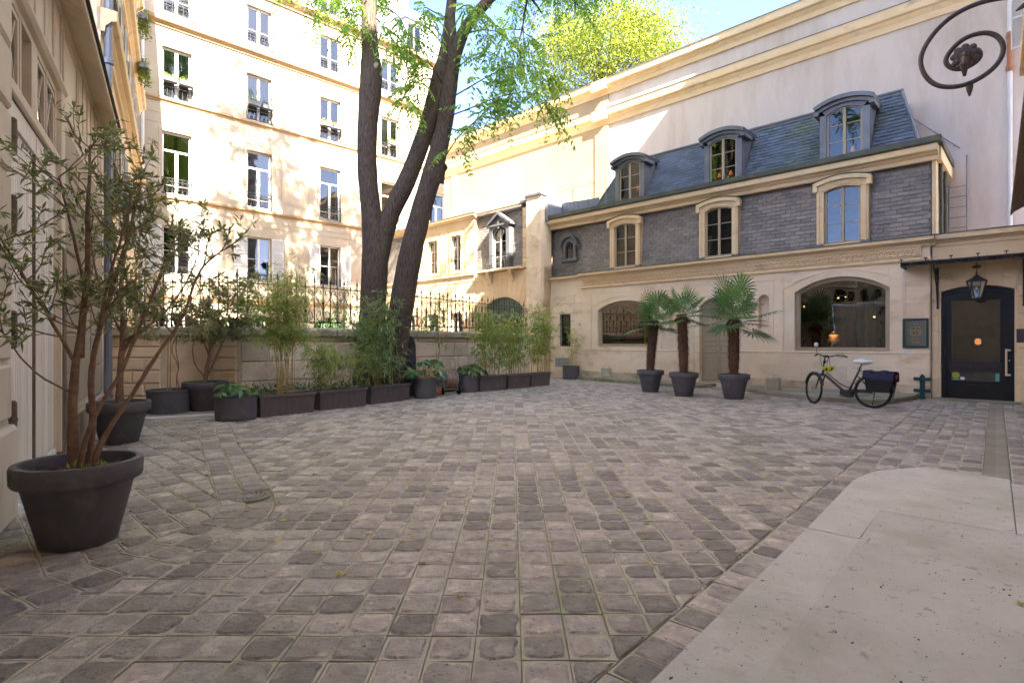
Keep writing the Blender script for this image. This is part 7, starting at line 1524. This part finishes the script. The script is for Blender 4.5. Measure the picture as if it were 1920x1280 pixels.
bg_tree('small distant tree top just left of the high wall end', -5.2, 46, 19.5, 2.6, 26, 160, 'flower_leaf', 9)

# bushes growing behind the garden wall, at the foot of the wing
for (x, y, z, r_, lab) in ((-3.3, 22.5, 0, .9, 'leafy shrub in the sunken garden, seen through the railing left of centre'), (-6.5, 20.0, 0, .8, 'leafy shrub in the sunken garden near the apartment building')):
    t = thing('garden_shrub', lab, 'shrub', (x, y, z)); m = MB(); m.tube([(0, 0, 0), (.05, 0, 1.2)], .03, 6); m.build('stem', 'bark_shrub', t); P = rng.normal(size=(1800, 3)) * [r_ * .5, r_ * .5, r_ * .45] + [0, 0, 1.5]; leaves_obj('foliage', P, rng.normal(size=P.shape), .10, .045, 'cover_leaf', t)

# ================================================================== fallen leaves
def fallen(x, y, z, s, a, label=None, name='fallen_leaf', tn=.6, matn='fallen_leaf'):
    m = MB(); m.tone = tn; n_ = 9; P = [(s * (1 + .35 * math.cos(5 * t)) * math.cos(t), s * .7 * (1 + .3 * math.cos(5 * t)) * math.sin(t), .004 + .012 * math.sin(t * 2 + 1) ** 2) for t in [2 * PI * k / n_ for k in range(n_)]]
    m.v = [(0, 0, .012)] + P; m.t = [tn] * (n_ + 1); m.f = [(0, 1 + k, 1 + (k + 1) % n_) for k in range(n_)]; m.m = [0] * n_; m.tube([(s, 0, .01), (s * 1.9, s * .2, .006)], .0015, 4); o = m.build(name, matn); o.location = (x, y, z); o.rotation_euler = (0, 0, a); tag(o, label, 'leaf'); return o
fallen(-.27, 2.88, .010, .022, .5, 'yellow lobed fallen leaf on the setts in the centre foreground'); fallen(-.99, 3.18, .010, .03, .2, 'pale dry curled fallen leaf on the setts left of centre', tn=.95); fallen(2.42, 2.62, .101, .022, .9, 'yellow fallen leaf on the pale platform at the right edge')
fallen(-2.0, 5.55, .010, .035, 1.9, 'green fallen leaf lying near the floor drain', tn=.2, matn='cover_leaf'); fallen(-2.1, 4.35, .01, .02, .9, 'small brown fallen leaf beside the floor drain', tn=.1)
m = MB(); r3 = random.Random(11)
for _ in range(420):
    y = r3.uniform(3.2, 15.5) if r3.random() < .75 else r3.uniform(9, 15); x = r3.uniform(-.45, .5) * y
    if mval(x, y) < 1.3 or kA(x, y) < 1.5: continue
    s = r3.uniform(.008, .026); a = r3.uniform(0, 6.28); m.tone = r3.random(); k = 6; m.add([(x + s * (1 + .3 * (i % 2)) * math.cos(a + i), y + s * .7 * math.sin(a + i), .011 + r3.uniform(0, .006)) for i in [2 * PI * j / k for j in range(k)]], [tuple(range(k))])
stuff(m.build('fallen_leaves', 'fallen_leaf'))
